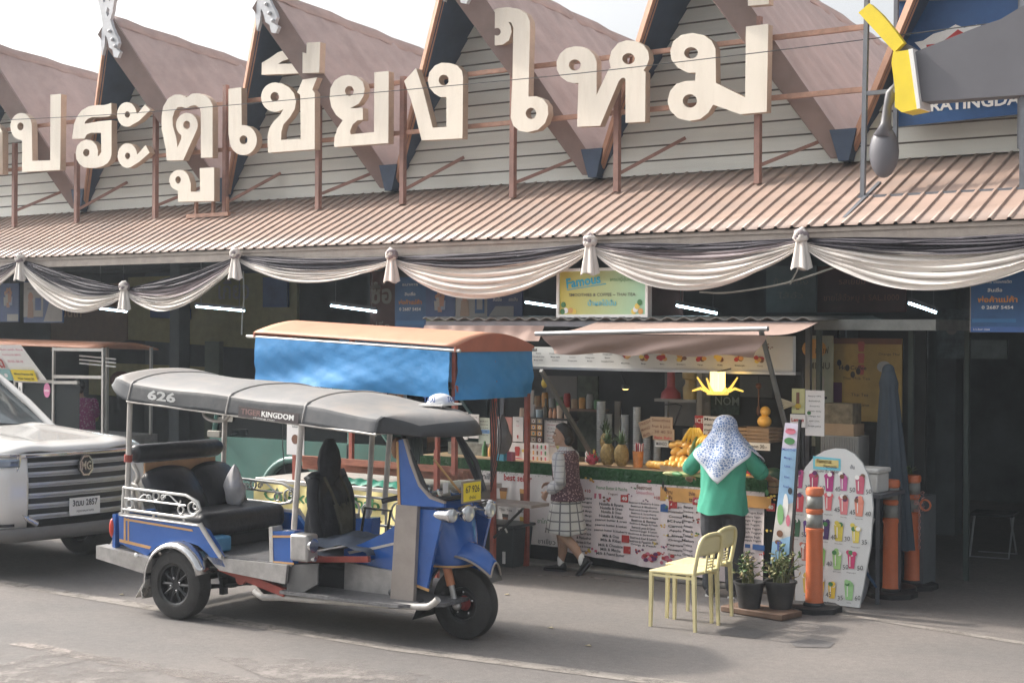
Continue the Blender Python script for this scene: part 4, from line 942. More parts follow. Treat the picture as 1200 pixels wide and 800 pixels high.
# cup towers
def cups(px, h, lab, t=.28, r=.045, mat=None):
    p = W(px, 540, t); m = MB(); n = int(h/.022); prof = [(.0, 0)]
    for i in range(n): prof += [(r*.80, .002+i*.022), (r, .018+i*.022), (r*.98, .022+i*.022)]
    prof += [(0, n*.022)]
    m.lathe(prof, (0, 0, 0), mat or mk('cup_plastic', (.46, .50, .52), .25, var=.12, scale=30), 16); return tag(m.build('cup_stack', None, (p.x, t, ZC), smooth=30), lab, 'cup stack', 'stacks of cups behind the fruit')
cups(704, .62, 'tallest stack of clear cups behind the pineapples', r=.05); cups(713, .50, 'clear cup stack touching the tallest one on its right', .36, .04); cups(732, .50, 'clear cup stack above the right pineapple', .34); cups(746, .58, 'tall clear cup stack with a rounded lid, above the straw jar', .26, .042); cups(758, .38, 'short clear cup stack right of the rounded one', .28, .042); cups(770, .36, 'short clear cup stack beside the cardboard price sign', .3, .04)
m = MB(); m.ell((0, 0, .06), (.04, .03, .06), M_WHT); p = W(679, 520, .3); 
# hanging cardboard signs
def sign_card(px4, t, mat, lines, lab, name='price_card', tilt=0, cat='price card'):
    a, b = W(px4[0], px4[3], t), W(px4[2], px4[1], t); w_, h_ = b.x-a.x, b.z-a.z
    m = MB(); m.bx(-w_/2, w_/2, 0, .008, -h_/2, h_/2, mat); n = len(lines)
    for i, (s, c) in enumerate(lines):
        if s: m.text(s, (0, -.001, h_/2-h_*(i+.78)/n), X, Z, h_/n*.52, c, 'c', .015, width=w_*.82 if len(s) > 3 else None)
    o = m.build(name, None, ((a.x+b.x)/2, t, (a.z+b.z)/2)); o.rotation_euler = (0, tilt, 0); return tag(o, lab, cat)
sign_card((750,492,766,511), .05, M_CARD, [('FRESH', I_BRN), ('MANGO', I_BRN), ('60.-', I_BRN)], 'small tilted cardboard sign beside the big one', tilt=-.35)
sign_card((762,489,788,502), .04, M_CARD, [('Smoothies', I_BRN), ('Fruit & Juice', I_BRN)], 'upper cardboard sign hanging above the bananas')
sign_card((765,503,790,515), .035, M_CARD, [('30 40 50', I_BRN), ('Baht Baht', I_RED)], 'lower cardboard price sign with small coloured marks')
sign_card((768,516,783,523), .05, M_WHT, [('MANGO', I_BLK)], 'small white price card standing in the bananas')
m = MB(); pts = [W(a, b, .3) for a, b in ((790,500),(794,487),(799,475),(792,473),(778,474))]; m.tube(pts, .008, M_BLACK, 6); tag(m.build('clip_lamp_arm'), 'bent black rod holding up the cardboard signs', 'rod')
# hanging lamp with petals
M_GLOW = mk('lamp_glow', (1.0, .72, .22), .4, emit=1.5, var=0); M_GLOW2 = mk('lamp_glow_petal', (.9, .62, .12), .5, emit=.5, var=0)
p = W(841, 447, -.45); r = empty('hanging_lamp', p, 0, 'lit yellow slatted lamp with petal blades hanging above the man', 'lamp')
for i in range(8): a = 2*PI*i/8+.2; m = MB(); m.box((.062*math.cos(a), .062*math.sin(a), .0), (.010, .040, .18), M_GLOW, rot=a); m.build('slat', r)
m = MB(); m.cyl((0, 0, -.12), (0, 0, -.09), .10, M_GLOW2, 20); m.build('base_ring', r)
for i in range(7): a = 2*PI*i/7+.3; d = Vector((math.cos(a), math.sin(a), 0)); m = MB(); m.tube([d*.09-Z*.10, d*.16-Z*.06, d*.24-Z*(.085-.12*(i % 2))], [.010, .014, .008], M_GLOW2, 5); m.build('petal', r)
m = MB(); m.cyl((0, 0, .09), (0, .3, .12), .006, M_BLACK, 5); m.build('cord', r); m = MB(); m.cyl((0, 0, -.04), (0, 0, .06), .022, M_GLOW, 8); m.build('bulb', r)
ld = bpy.data.lights.new('lamp_light', 'POINT'); ld.energy = 3; ld.color = (1, .7, .3); ld.shadow_soft_size = .08; lo = bpy.data.objects.new('lamp_light', ld); COL.objects.link(lo); lo.parent = r; lo.location = (0, 0, -.17)
p = W(733, 452, .5); r = empty('spot_lamp', p, 0, 'small lit clip spotlight hanging from the stall roof', 'lamp'); m = MB(); m.lathe([(.0, .0), (.035, .01), (.045, -.03), (.0, -.028)], (0, 0, 0), M_BLACK, 12); m.build('shade', r); m = MB(); m.ell((0, 0, -.03), (.035, .03, .014), M_GLOW); m.build('bulb', r); m = MB(); m.tube([(0, 0, .01), (-.05, 0, .12), (-.05, .1, .3)], .008, M_BLACK, 5); m.build('arm', r)
# hanging yellow toy, pink and cream appliances
m = MB(); p = W(638, 449, .2); m.ell((0, 0, 0), (.035, .03, .05), I_YEL); m.ell((0, 0, .06), .026, I_ORG); m.cyl((0, 0, .08), (0, 0, .3), .004, M_BLACK, 4); tag(m.build('hanging_ornament', None, p), 'yellow fish-like ornament hanging by the blue tarp', 'ornament')
m = MB(); p = W(889, 452, .4); m.ell((0, 0, 0), (.03, .03, .03), I_BRN); m.cyl((0, 0, -.03), (0, 0, -.2), .008, I_BRN, 5); m.ell((0, 0, -.24), (.02, .02, .05), I_BRN); m.cyl((0, 0, .03), (0, 0, .3), .003, M_BLACK, 4); tag(m.build('hanging_ornament', None, p), 'dangling brown string charm above the wooden fruit box', 'ornament')
M_PINKP = mk('pink_plastic', (.50, .11, .12), .4); M_CREAMP = mk('cream_plastic', (.55, .42, .18), .4)
r = empty('wall_shelf', W(793, 467, .95), 0, 'small grey shelf at the back of the stall holding appliances', 'shelf'); m = MB(); m.bx(-.2, .3, -.12, .14, -.03, 0, M_GREYW); m.build('board', r)
m = MB(); m.bx(-.2, -.17, .1, .14, -.3, -.03, M_GREYW); m.build('bracket', r)
rp = W(793, 467, .95)
m = MB(); m.lathe([(0, 0), (.11, 0), (.10, .06), (.045, .12), (.04, .30), (0, .30)], (0, 0, 0), M_PINKP, 14); tag(m.build('juice_press', None, rp+Vector((-.07, 0, 0))), 'pink juice press on the back shelf', 'juice press')
m = MB(); m.lathe([(0, 0), (.08, 0), (.085, .12), (.06, .16), (.06, .2), (.09, .22), (.09, .3), (0, .3)], (0, 0, 0), M_CREAMP, 14); tag(m.build('blender_jug', None, rp+Vector((.17, 0, 0))), 'cream and yellow blender jug beside the pink press', 'blender')
# boxes right of the man
def crate(px0, px1, py, t, h, lab, mat=M_WOODL, n=3):
    a, b = W(px0, py, t), W(px1, py, t); w_ = (b.x-a.x)/2; r = empty('wooden_crate', ((a.x+b.x)/2, t+.14, a.z), 0, lab, 'crate')
    for i in range(n):
        z0 = h*i/n+.004; m = MB(); m.bx(-w_, w_, -.14, -.125, z0, z0+h/n-.01, mat); m.build('slat', r)
        m = MB(); m.bx(-w_, w_, .125, .14, z0, z0+h/n-.01, mat); m.build('slat', r)
        for s_ in (-1, 1): m = MB(); m.bx(s_*w_-.006, s_*w_+.006, -.124, .124, z0, z0+h/n-.01, mat); m.build('slat', r)
    m = MB(); m.bx(-w_+.007, w_-.007, -.124, .124, .0, .01, mat); m.build('bottom', r); return r
rc = crate(861, 909, 575, -.20, .13, 'light wooden crate of dragon fruit right of the man', M_WOODL, 2)
m = MB(); m.blob([(p[0]*.03, p[1]*.03) for p in CIRC], (0.05, -.142, .065), X, Z, M_WHT, .002); m.text('สด', (.05, -.145, .05), X, Z, .03, I_BRN, 'c', .02); m.build('label_print', rc)
q = rc.location
for i, (dx, dy, dz) in enumerate(((-.10, .0, .05), (0, -.02, .09), (-.04, .03, .13), (-.13, .05, .11))): dragon(Vector((q.x+dx, q.y+dy, q.z+dz)), ['dragon fruit at the left end of the wooden crate', 'dragon fruit at the middle of the wooden crate', 'topmost dragon fruit in the wooden crate', 'dragon fruit at the back left of the wooden crate'][i])
for i, (dx, dy, dz) in enumerate(((-.12, -.08, .12), (.08, -.09, .12), (.03, -.09, .11))): mango(Vector((q.x+dx, q.y+dy, q.z+dz)), .3*i, .1, 'yellow mango lying in the wooden crate beside dragon fruit')
m = MB(); m.ell((0, 0, .08), (.10, .09, .09), mk('dark_melon', (.03,.08,.045), .4, var=.5, scale=10), 14); tag(m.build('melon', None, Vector((q.x+.12, q.y+.0, q.z+.06)), smooth=180), 'dark green striped melon at the right of the crate', 'melon')
r2 = crate(859, 901, 517, .02, .14, 'brown slatted wooden box with printed lines on the counter', mk('old_box_wood', (.25,.17,.11), .7, var=.25, scale=9), 4)
m = MB(); a = r2.location; m.bx(-.2, .2, -.01, 0, -.07, 0, M_BANW); m.text('Fresh Lemon 30.-', (0, -.011, -.05), X, Z, .035, I_BLK, 'c', .01, width=.34); tag(m.build('price_card', None, (a.x, a.y-.13, a.z)), 'white handwritten price strip under the slatted wooden box', 'price card')
m = MB(); m.ell((0, 0, .055), (.07, .06, .06), M_MANGO, 14); m.ell((.01, 0, .15), (.05, .045, .05), M_MANGO, 14); tag(m.build('gourd', None, (a.x+.07, a.y, a.z+.14), smooth=180), 'pale orange bottle gourd sitting on the slatted wooden box', 'gourd')
sign_card((814,487,826,508), .25, I_RED, [('ICE', M_WHT), ('', M_WHT)], 'red card behind the left shoulder of the man'); sign_card((824,488,842,512), .22, M_BANW, [('Menu', I_BLK), ('mango', I_BLK), ('melon', I_BLK), ('kiwi', I_BLK)], 'white lined menu card behind the head of the man')
m = MB(); m.bx(-.06, .06, 0, .1, -.22, .02, mk('dark_grey_box', (.09,.09,.09), .6)); tag(m.build('food_blender', None, W(806, 505, .3)), 'dark blender base behind the left arm of the man', 'blender')
m = MB(); m.lathe([(0, 0), (.05, 0), (.055, .13), (0, .13)], (0, 0, 0), mk('red_jar', (.30,.05,.06), .4), 12); tag(m.build('jar', None, G(812, 540, ZC)+Y*.2), 'dark red jar behind the left arm of the man', 'jar')
# green vegetables under the hand of the man
r = empty('leafy_vegetables', G(797, 560, ZC)+Y*.06, 0, 'pale green leafy vegetables at the left hand of the man', 'vegetables'); rr = random.Random(9)
for i in range(9): m = MB(); a = rr.uniform(-.6, .6); m.ell((rr.uniform(-.13, .2), rr.uniform(-.04, .07), .03), (.09, .022, .022), [mk('pale_green', (.42,.45,.20), .5), I_GRN][i % 3 == 2], 8, rot=Matrix.Rotation(a, 3, 'Z')); m.build('stalk', r, smooth=180)

# ---- rack of pictures on the left half of the counter
def card(px4, t, mat, lab, prints=None, name='menu_card'):
    m = board(name, px4, t, mat, lab, 'menu card', th=.01)
    if prints: prints(m)
    return done(m)
tR = .05
card((601,488,613,517), tR, M_BANW, 'narrow white card left of the coffee picture grid', lambda m: [T_(m, 'Hot', .5, .8, .06, I_BLK), T_(m, 'Iced', .5, .62, .06, I_PNK), B_(m, CUP, .5, .2, .1, .14, I_RED)])
def grid_(m):
    rr = random.Random(1)
    for i in range(3):
        for j in range(4):
            R_(m, .06+.31*i, .04+.24*j, .32+.31*i, .23+.24*j, rr.choice([I_BRN, ink(.3,.25,.2), I_ORG]), .003); B_(m, CIRC, .19+.31*i, .13+.24*j, .07, .07, rr.choice([M_BANW, ink(.5,.45,.4)]), .0045); B_(m, CIRC, .19+.31*i, .13+.24*j, .04, .04, rr.choice([I_BRN, I_YEL, I_GRN, I_BRN]), .006)
card((614,488,637,518), tR, I_BLK, 'black card with a grid of coffee pictures', grid_)
card((638,490,664,545), tR+.02, M_BANW, 'white hand-written drinks list behind the woman', lambda m: [T_(m, s, .5, .93-.075*i, .035, [I_BLK, I_RED][i % 3 == 1], width=.75-.05*(i % 3)) for i, s in enumerate(('Thai milk tea 30', 'Green tea 35', 'Cocoa 35', 'Coffee 40', 'Lemon tea 30', 'Pink milk 35', 'Ovaltine 40', 'Soda 25'))])
card((597,518,616,540), tR-.1, M_BANW, 'white card with a red strawberry drink', lambda m: [B_(m, CUP, .5, .55, .4, .5, I_RED), B_(m, CIRC, .5, .1, .45, .12, I_PNK, .005), B_(m, CIRC, .15, .25, .08, .08, I_GRN), B_(m, CIRC, .85, .6, .08, .08, I_YEL)])
card((617,518,643,541), tR-.1, M_BANW, 'white card with twelve small drink pictures', lambda m: [B_(m, CUP, .14+.18*i, .2+.3*j, .12, .2, [I_GRN, I_RED, I_ORG, I_BRN, I_PNK][(i+j) % 5]) for i in range(5) for j in range(3)])
card((582,488,600,535), tR+.1, mk('salmon_card', (.60,.28,.24), .6), 'plain salmon pink card between the red post and the picture grid')
card((549,485,561,513), tR, M_BANW, 'white price list on the left end of the counter', lambda m: [T_(m, s, .5, .85-.15*i, .06, I_BLK, width=.7) for i, s in enumerate(('mango 40', 'lime 30', 'kiwi 40', 'milk 35', 'tea 25'))])
card((561,489,574,522), tR+.01, mk('mint_card', (.50,.56,.48), .6), 'mint green list card with a blue price tag', lambda m: [T_(m, s, .5, .85-.12*i, .05, I_BLK, width=.7) for i, s in enumerate(('BERRY', 'LEMON', 'PLUM', 'ICE', 'PEACH'))]+[R_(m, 0, .45, 1, .58, ink(.15,.3,.55), .003)])
card((530,482,548,514), tR, M_BANW, 'white list card with small red print left of the mint card', lambda m: [T_(m, s, .5, .85-.13*i, .05, [I_BLK, I_RED][i % 2], width=.75) for i, s in enumerate(('coffee 40', 'latte 45', 'mocha 50', 'espresso', 'tea 30'))])
m = MB(); a, b = W(601, 488, tR), W(668, 489, tR); m.bx(a.x, b.x, tR+.01, tR+.16, a.z-.02, a.z, M_BLACK); o = m.build('rack_shelf'); tag(o, 'black shelf on top of the picture rack holding cups and bottles', 'shelf')
m = MB(); m.bx(a.x, a.x+.02, tR+.02, tR+.14, ZC, a.z-.021, M_BLACK); zR = a.z
m.bx(b.x-.02, b.x, tR+.02, tR+.14, ZC, a.z-.021, M_BLACK); o2 = m.build('shelf_frame', o)
M_CUPB = mk('blue_cups', (.45,.58,.66), .4); M_SAUCE = mk('orange_sauce', (.55,.28,.16), .35); M_TANC = mk('tan_cup', (.55,.42,.32), .5)
def onr(px, prof, mat, name, lab, cat):
    p = W(px, 488, tR+.08); m = MB(); m.lathe(prof, (0, 0, 0), mat, 12); return tag(m.build(name, None, (p.x, tR+.08, zR+.001), smooth=40), lab, cat)
onr(612, [(0,0),(.03,0),(.026,.09),(0,.09)], M_TANC, 'cup_stack', 'small grey cup at the left end of the rack shelf', 'cup')
onr(622, [(0,0),(.05,0),(.045,.13),(.03,.135),(.036,.28),(0,.28)], M_BANW, 'cup_stack', 'tall white and pink cup stack on the rack shelf', 'cup stack')
onr(632, [(0,0),(.035,0),(.04,.08),(0,.08)], M_CUPB, 'cup_stack', 'short pale blue cup on the rack shelf', 'cup')
onr(639.5, [(0,0),(.03,0),(.03,.09),(.012,.13),(.012,.20),(0,.20)], mk('bottle_glass', (.08,.07,.05), .15), 'bottle', 'dark glass bottle on the rack shelf', 'bottle')
onr(645, [(0,0),(.02,0),(.02,.06),(.004,.10),(0,.10)], M_SAUCE, 'sauce_bottle', 'left orange sauce bottle on the rack shelf', 'bottle')
onr(650, [(0,0),(.02,0),(.02,.06),(.004,.105),(0,.105)], M_SAUCE, 'sauce_bottle', 'right orange sauce bottle on the rack shelf', 'bottle')
onr(656, [(0,0),(.028,0),(.034,.13),(0,.13)], M_TANC, 'cup_stack', 'tall tan paper cup stack on the rack shelf', 'cup stack')
onr(664, [(0,0),(.024,0),(.03,.115),(0,.115)], M_TANC, 'cup_stack', 'shorter tan paper cup stack at the right of the rack shelf', 'cup stack')
# jackfruit by the woman, melon slice, bags
m = MB(); m.ell((0, 0, 0), (.12, .06, .045), mk('melon_yellow', (.50,.45,.16), .5, var=.3, scale=12), 14, rot=Matrix.Rotation(.5, 3, 'Y')); tag(m.build('melon', None, on(652, 545)+Vector((0, .15, .14)), smooth=180), 'yellow green melon in front of the face of the woman', 'melon')
M_BAG = mglass('grey_bag', (.6, .6, .6), .7, .4)
def bag(p, r, lab, mat, par=None):
    m = MB(); rr = random.Random(3)
    m.grid(lambda u, v: Vector((r[0]*(.10+.90*min(1, v*2.0)**.6)*math.sin(PI*(.08+.90*v))**.35*math.cos(2*PI*u)*(1+.14*math.sin(6*PI*u+v*9)), r[1]*(.10+.90*min(1, v*2.0)**.6)*math.sin(PI*(.08+.90*v))**.35*math.sin(2*PI*u)*(1+.14*math.sin(8*PI*u)), r[2]*(1-2*v)*(1 if v > .3 else 1.15))), 28, 14, mat, closeu=True)
    return tag(m.build('plastic_bag', par, p, smooth=180), lab, 'plastic bag')
bag(W(588, 510, -.35), (.11, .08, .19), 'grey plastic bag hanging from the red cart post', mk('bag_grey', (.20,.20,.20), .4, var=.25, scale=8))
bag(on(700, 540)+Vector((0, .3, .12)), (.13, .1, .13), 'clear plastic bag behind the left pineapple', M_CLEAR)
bag(W(1001, 512, .75), (.14, .1, .12), 'clear plastic bag draped behind the round-topped board', M_CLEAR)
m = MB(); m.bx(-.05, .05, 0, .06, 0, .08, ink(.1,.4,.55)); tag(m.build('sweetener_box', None, on(582, 540)+Y*.05), 'small blue box on the left part of the counter', 'box')
m = MB(); m.bx(-.05, .05, 0, .06, 0, .09, I_PNK); tag(m.build('sweetener_box', None, on(592, 540)+Y*.05), 'small pink box beside the blue one on the counter', 'box')
m = MB(); m.bx(-.35, .25, 0, .2, 0, .13, mk('grey_counter_box', (.20,.21,.19), .6, var=.5, scale=14)); tag(m.build('ingredient_tray', None, on(548, 534)+Y*.1), 'grey tray of tins at the left end of the counter', 'tray')
# ================================================================ tuk-tuk
TO, TA = Vector((-1.073, -3.876, 0)), rad(4.4)
tuk = empty('tuk_tuk', TO, TA, 'blue and chrome tuk-tuk with grey canopy numbered 626, parked in front of the stalls', 'tuk-tuk')
Rt = Matrix.Rotation(-TA, 3, 'Z')
def TL(px, py, ly):
    o = Rt @ (C0-TO); d = Rt @ ray(px, py); k = (ly-o.y)/d.y; return o+d*k
M_TBLUE = mk('tuk_blue_paint', (.015, .095, .36), .25, var=.15, scale=5, coat=.6, dirt=.15, dcol=(.05,.09,.2))
M_GOLD = mk('orange_pinstripe', (.52, .30, .12), .4, var=.1)
M_CHROME = mk('chrome', (.62, .62, .62), .16, metal=.95, var=.12, scale=9)
M_BRUSH = mk('worn_aluminium', (.42, .41, .40), .38, metal=.55, var=.2, scale=12, dirt=.35, dcol=(.22,.20,.18))
M_TAUPE = mk('taupe_shield', (.30, .265, .24), .4, metal=.2, var=.12, scale=7, dirt=.3)
M_WPIPE = mk('pale_pipe', (.50, .48, .45), .4, metal=.2, var=.15, dirt=.3, dscale=8)
M_VINYL = mk('black_vinyl', (.018, .02, .026), .38, var=.2, bump=.25, bscale=22)
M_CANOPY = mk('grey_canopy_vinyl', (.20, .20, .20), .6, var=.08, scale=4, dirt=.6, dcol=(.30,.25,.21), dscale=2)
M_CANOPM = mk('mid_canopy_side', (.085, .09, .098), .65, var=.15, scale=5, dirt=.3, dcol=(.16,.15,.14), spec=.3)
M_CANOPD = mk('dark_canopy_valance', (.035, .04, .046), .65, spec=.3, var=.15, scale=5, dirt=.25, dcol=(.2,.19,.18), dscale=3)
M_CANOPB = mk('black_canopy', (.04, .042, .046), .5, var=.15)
M_TIRE = mk('tyre_rubber', (.028, .027, .026), .85, var=.25, scale=10, bump=.3, bscale=60)
M_RIMB = mk('black_rim', (.012, .013, .015), .35, var=.2)
M_REDF = mk('red_oxide_frame', (.30, .055, .04), .6, var=.2, dirt=.3)
M_TGLASS = mglass('tuk_glass', (.86, .9, .88), .10, .05)
M_LAMPG = mk('lamp_glass', (.55, .57, .58), .12, metal=.5, var=.1)
M_FLOOR = mk('checker_floor', (.14, .14, .145), .5, metal=.3, var=.3, scale=30, bump=.5, bscale=60)
def TP(name, px, ly, th, mat, parent=tuk, mirror=False, bevel=0, holes=(), label=None):
    pts = [TL(a, b, ly) for a, b in px]; outs = []
    for sg in ((1, -1) if mirror else (1,)):
        m = MB(); m.prism([(p.x, p.z) for p in pts], (0, ly*sg, 0), X, Z, Y*th*sg, mat); outs.append(m.build(name, parent, bevel=bevel))
    return outs[0]
def wheel(cx, cy, r, wd, rimr, near, parent, spokes, hub=M_RIMB):
    w_ = empty('wheel', (cx, cy, r), 0); w_.parent = parent
    m = MB(); h = wd/2; prof = [(rimr, -h*.85), (rimr+.012, -h), (r-.035, -h), (r-.008, -h*.78), (r, -h*.4), (r, h*.4), (r-.008, h*.78), (r-.035, h), (rimr+.012, h), (rimr, h*.85)]
    m.lathe(prof, (0, 0, 0), M_TIRE, 44, 'Y', cap=False)
    o = m.build('tyre', w_, smooth=40)
    m = MB(); sg = -1 if near else 1
    m.lathe([(rimr, -h*.86), (rimr-.012, -h*.8), (rimr-.02, -h*.3), (rimr-.02, h*.3), (rimr-.012, h*.8), (rimr, h*.86)], (0, 0, 0), M_RIMB, 32, 'Y', cap=False)
    if spokes:
        m.lathe([(0, sg*h*.62), (.05, sg*h*.62), (.06, sg*h*.4), (.06, 0), (0, 0)], (0, 0, 0), M_RIMB, 20, 'Y')
        for i in range(spokes):
            a = 2*PI*i/spokes; d = Vector((math.cos(a), 0, math.sin(a)))
            m.tube([d*.04+Y*sg*h*.5, d*(rimr*.6)+Y*sg*h*.62, d*(rimr-.012)+Y*sg*h*.45], [.016, .012, .018], M_RIMB, 6)
        m.lathe([(0, 0), (rimr-.02, 0), (rimr-.02, .01*sg), (0, .01*sg)], (0, 0, 0), M_TIRE, 24, 'Y')
    else:
        m.lathe([(0, sg*h*.15), (rimr*.55, sg*h*.25), (rimr*.75, sg*h*.55), (rimr-.018, sg*h*.5)], (0, 0, 0), M_RIMB, 28, 'Y', cap=False)
        m.lathe([(0, sg*h*.8), (.035, sg*h*.75), (.06, sg*h*.2)], (0, 0, 0), mk('hub_red', (.22,.03,.03), .6), 16, 'Y')
    m.build('rim', w_, smooth=40)
    n = 4 if spokes else 5; m = MB()
    for i in range(n):
        a = 2*PI*i/n+.3; rr_ = .052 if spokes else rimr*.62
        m2 = MB(); m2.ell((rr_*math.cos(a), sg*h*(.66 if spokes else .42), rr_*math.sin(a)), (.012, .012, .012), M_CHROME, 8); m2.build('bolt', w_)
    return w_
wheel(0, -.61, .285, .17, .165, True, tuk, 10); wheel(0, .61, .285, .17, .165, False, tuk, 10); wheel(2.406, 0, .276, .13, .14, True, tuk, 0)
# rear tub
Tub = [(139,603),(233,617),(241,621),(253,640),(264,664),(250,660),(243,648),(232,639),(215,633),(200,634),(183,640),(172,651),(155,643),(140,636)]
def mir(name, px, ly, th, mat, parent=tuk, bevel=0):
    return TP(name, px, ly, th, mat, parent, True, bevel)
body = TP('body_side', Tub, -.60, .05, M_TBLUE, mirror=True, bevel=.006)
mir('pinstripe', [(147,607),(225,620),(226,622.5),(147,609.5)], -.603, .004, M_GOLD); mir('pinstripe', [(140,631),(177,640),(175,643),(140,634.5)], -.603, .004, M_GOLD)
mir('pinstripe', [(145,606),(147,606),(147,634),(145,634)], -.603, .004, M_GOLD); mir('pinstripe', [(149.5,607),(151,607),(151,635),(149.5,635)], -.603, .004, M_GOLD)
mir('trim', [(139,600),(234,614),(236,617),(139,603.5)], -.61, .03, M_WPIPE)
p0, p1, p2 = TL(236, 613, -.6), TL(241, 622, -.6), TL(259, 650, -.6)
for sg in (1, -1): m = MB(); m.tube([Vector((p.x, -.615*sg if True else 0, p.z)) for p in catmull([p0, p1, p2, TL(262, 652, -.6)], 4)], .02, M_WPIPE, 8); m.build('step_rail', tuk)
m = MB(); m.bx(-.80, -.765, -.6, .6, .50, .80, M_TBLUE); m.build('tailboard', tuk); m = MB(); m.bx(-.76, .10, -.55, .55, .50, .53, M_FLOOR); m.build('luggage_floor', tuk)
a, b = TL(128, 628, -.62), TL(233, 650, -.62)
m = MB(); m.prism([(-.93,.53),(-.27,.47),(-.27,.36),(-.36,.34),(-.93,.42)], (0, -.66, 0), X, Z, Y*.12, M_BRUSH); m.build('rear_bumper', tuk, bevel=.006)
m = MB(); m.bx(-.95, -.90, -.54, .66, .42, .52, M_BRUSH); m.build('rear_bumper', tuk, bevel=.006)
m = MB(); q = TL(137, 620, -.62); m.ell((-.81, -.585, .68), (.03, .035, .085), mk('tail_lamp_red', (.55,.05,.03), .25), 10); m.build('tail_light', tuk, smooth=180)
m = MB(); q = TL(150, 637, -.64); m.ell((q.x+.12, -.665, q.z-.08), (.02, .01, .02), M_WHT, 8); m.build('reflector', tuk)
# chrome fenders
for sg in (-1, 1):
    m = MB(); n = 18; vs = []; fs = []
    for i in range(n+1):
        a = rad(205-188*i/n) if True else 0; rr_ = .335 + (.05 if i < 2 else 0); c = Vector((math.cos(a)*rr_, 0, .30+math.sin(a)*rr_))
        for y_, dr in ((.50, 0), (.66, .0), (.705, -.012), (.72, -.045)): vs.append(Vector((math.cos(a)*(rr_+dr), sg*y_, .30+math.sin(a)*(rr_+dr))))
    for i in range(n):
        for j in range(3): fs.append((i*4+j, (i+1)*4+j, (i+1)*4+j+1, i*4+j+1))
    m.add(vs, fs, M_CHROME); m.build('fender', tuk, solid=.006, smooth=60)
    m = MB(); m.add([(-.31, sg*.52, .30), (-.31, sg*.70, .30), (-.42, sg*.70, .14), (-.42, sg*.52, .14)], [(0,1,2,3)], M_WPIPE); m.build('mud_flap', tuk, solid=.006)
# floor, step boards, inner boxes
m = MB(); m.prism([(.10, -.57), (1.15, -.57), (1.15, .57), (.10, .57)], (0, 0, .515), X, Y, Z*.02, M_FLOOR); m.build('passenger_floor', tuk)
mir('step_panel', [(242,652),(336,662),(334,684),(257,668)], -.60, .03, M_BRUSH, bevel=.004)
mir('front_step_panel', [(336,662),(372,660),(372,684),(350,697),(336,696)], -.56, .02, mk('dull_side_box', (.12,.12,.12), .5, metal=.3, var=.2))
m = MB(); m.prism([(1.05, -.60), (2.20, -.60), (2.45, -.35), (2.45, .35), (2.20, .60), (1.05, .60)], (0, 0, .30), X, Y, Z*.025, M_FLOOR); m.build('driver_floor', tuk)
for sg in (-1, 1):
    m = MB(); pts = [TL(a, b, -.62) for a, b in ((298,692),(306,698),(320,702),(400,708),(480,713),(495,711),(503,704))]
    m.tube([Vector((p.x, sg*.62*(1 if i < 5 else (.93 if i == 5 else .82)), p.z)) for i, p in enumerate(catmull(pts, 3))][:100 if sg < 0 else 13], .026, M_WPIPE, 10); m.build('side_pipe', tuk, smooth=60)
    m = MB(); a, b = TL(258, 663, -.52), TL(335, 694, -.52); m.tube([(a.x, sg*.52, a.z), (b.x, sg*.52, b.z)], .035, M_REDF, 4, flat_=1.3); m.build('chassis_bar', tuk)
m = MB(); m.cyl((.55, -.5, .36), (.55, -.46, .36), .05, M_REDF); m.build('hinge_plate', tuk)
m = MB(); m.cyl((-.1, -.6, .285), (-.1, .6, .285), .035, M_BLACK); m.ell((0, 0, .285), (.12, .12, .12), M_BLACK); m.build('axle', tuk)
for sg in (-1, 1):
    m = MB(); 
    for k in range(3): m.tube([(-.45, sg*.42, .33-k*.015), (.05, sg*.42, .25-k*.015), (.6-k*.1, sg*.42, .31-k*.015)], .012, M_BLACK, 4)
    m.bx(.28, .32, sg*.42-.03, sg*.42+.03, .2, .34, M_BLACK); m.build('leaf_spring', tuk)
m = MB(); m.bx(.35, 1.5, -.25, .25, .26, .5, M_BLACK); m.build('engine_underbody', tuk, bevel=.03)
m = MB(); m.tube([(1.1, -.48, .56), (1.75, -.36, .60)], .03, M_REDF, 4); m.tube([(1.1, -.48, .56), (1.1, .48, .56)], .03, M_REDF, 4); m.tube([(1.1, -.48, .3), (1.1, -.48, .56)], .03, M_REDF, 4); m.build('seat_frame', tuk)
# seats
def cushion(name, x0, x1, y0, y1, z0, z1, mat, bev=.05, parent=tuk, rot=None):
    m = MB(); m.bx(x0, x1, y0, y1, z0, z1, mat); o = m.build(name, parent, bevel=bev, seg=4, smooth=60); return o
cushion('passenger_seat', -.42, .16, -.50, .54, .64, .85, M_VINYL, .07); m = MB(); m.bx(-.42, .05, -.47, .5, .535, .64, M_BLACK); m.build('seat_base', tuk)
m = MB()
def bk(u, v):
    y = -.52+1.05*u; 
    return Vector((-.42-.16*v-.05*math.sin(PI*v)+.03*math.sin(PI*u)-.0, y, .83+.33*v*(1-.10*(2*u-1)**4)))
for k, (y0, y1) in enumerate(((-.52, .04), (.05, .53))):
    m = MB(); m.grid(lambda u, v: Vector((-.30-.20*v+.10*math.sin(PI*v)**.5*math.sin(PI*u)**.5-.04, y0+(y1-y0)*u, .82+.34*v*(.80+.20*math.sin(PI*u)**.5))), 16, 12, M_VINYL)
    m.build('seat_back', tuk, solid=.09, smooth=180)
m = MB(); m.tube([(-.66, -.50, 1.31), (-.66, -.47, 1.31), (-.62, .46, 1.31), (-.62, .5, 1.31)], [.06, .078, .078, .06], M_VINYL, 18); m.build('bolster', tuk, smooth=60)
m = MB(); m.box((-.60, 0, 1.185), (.02, .86, .09), mk('tan_panel', (.50,.30,.17), .7)); m.build('tan_strip', tuk)
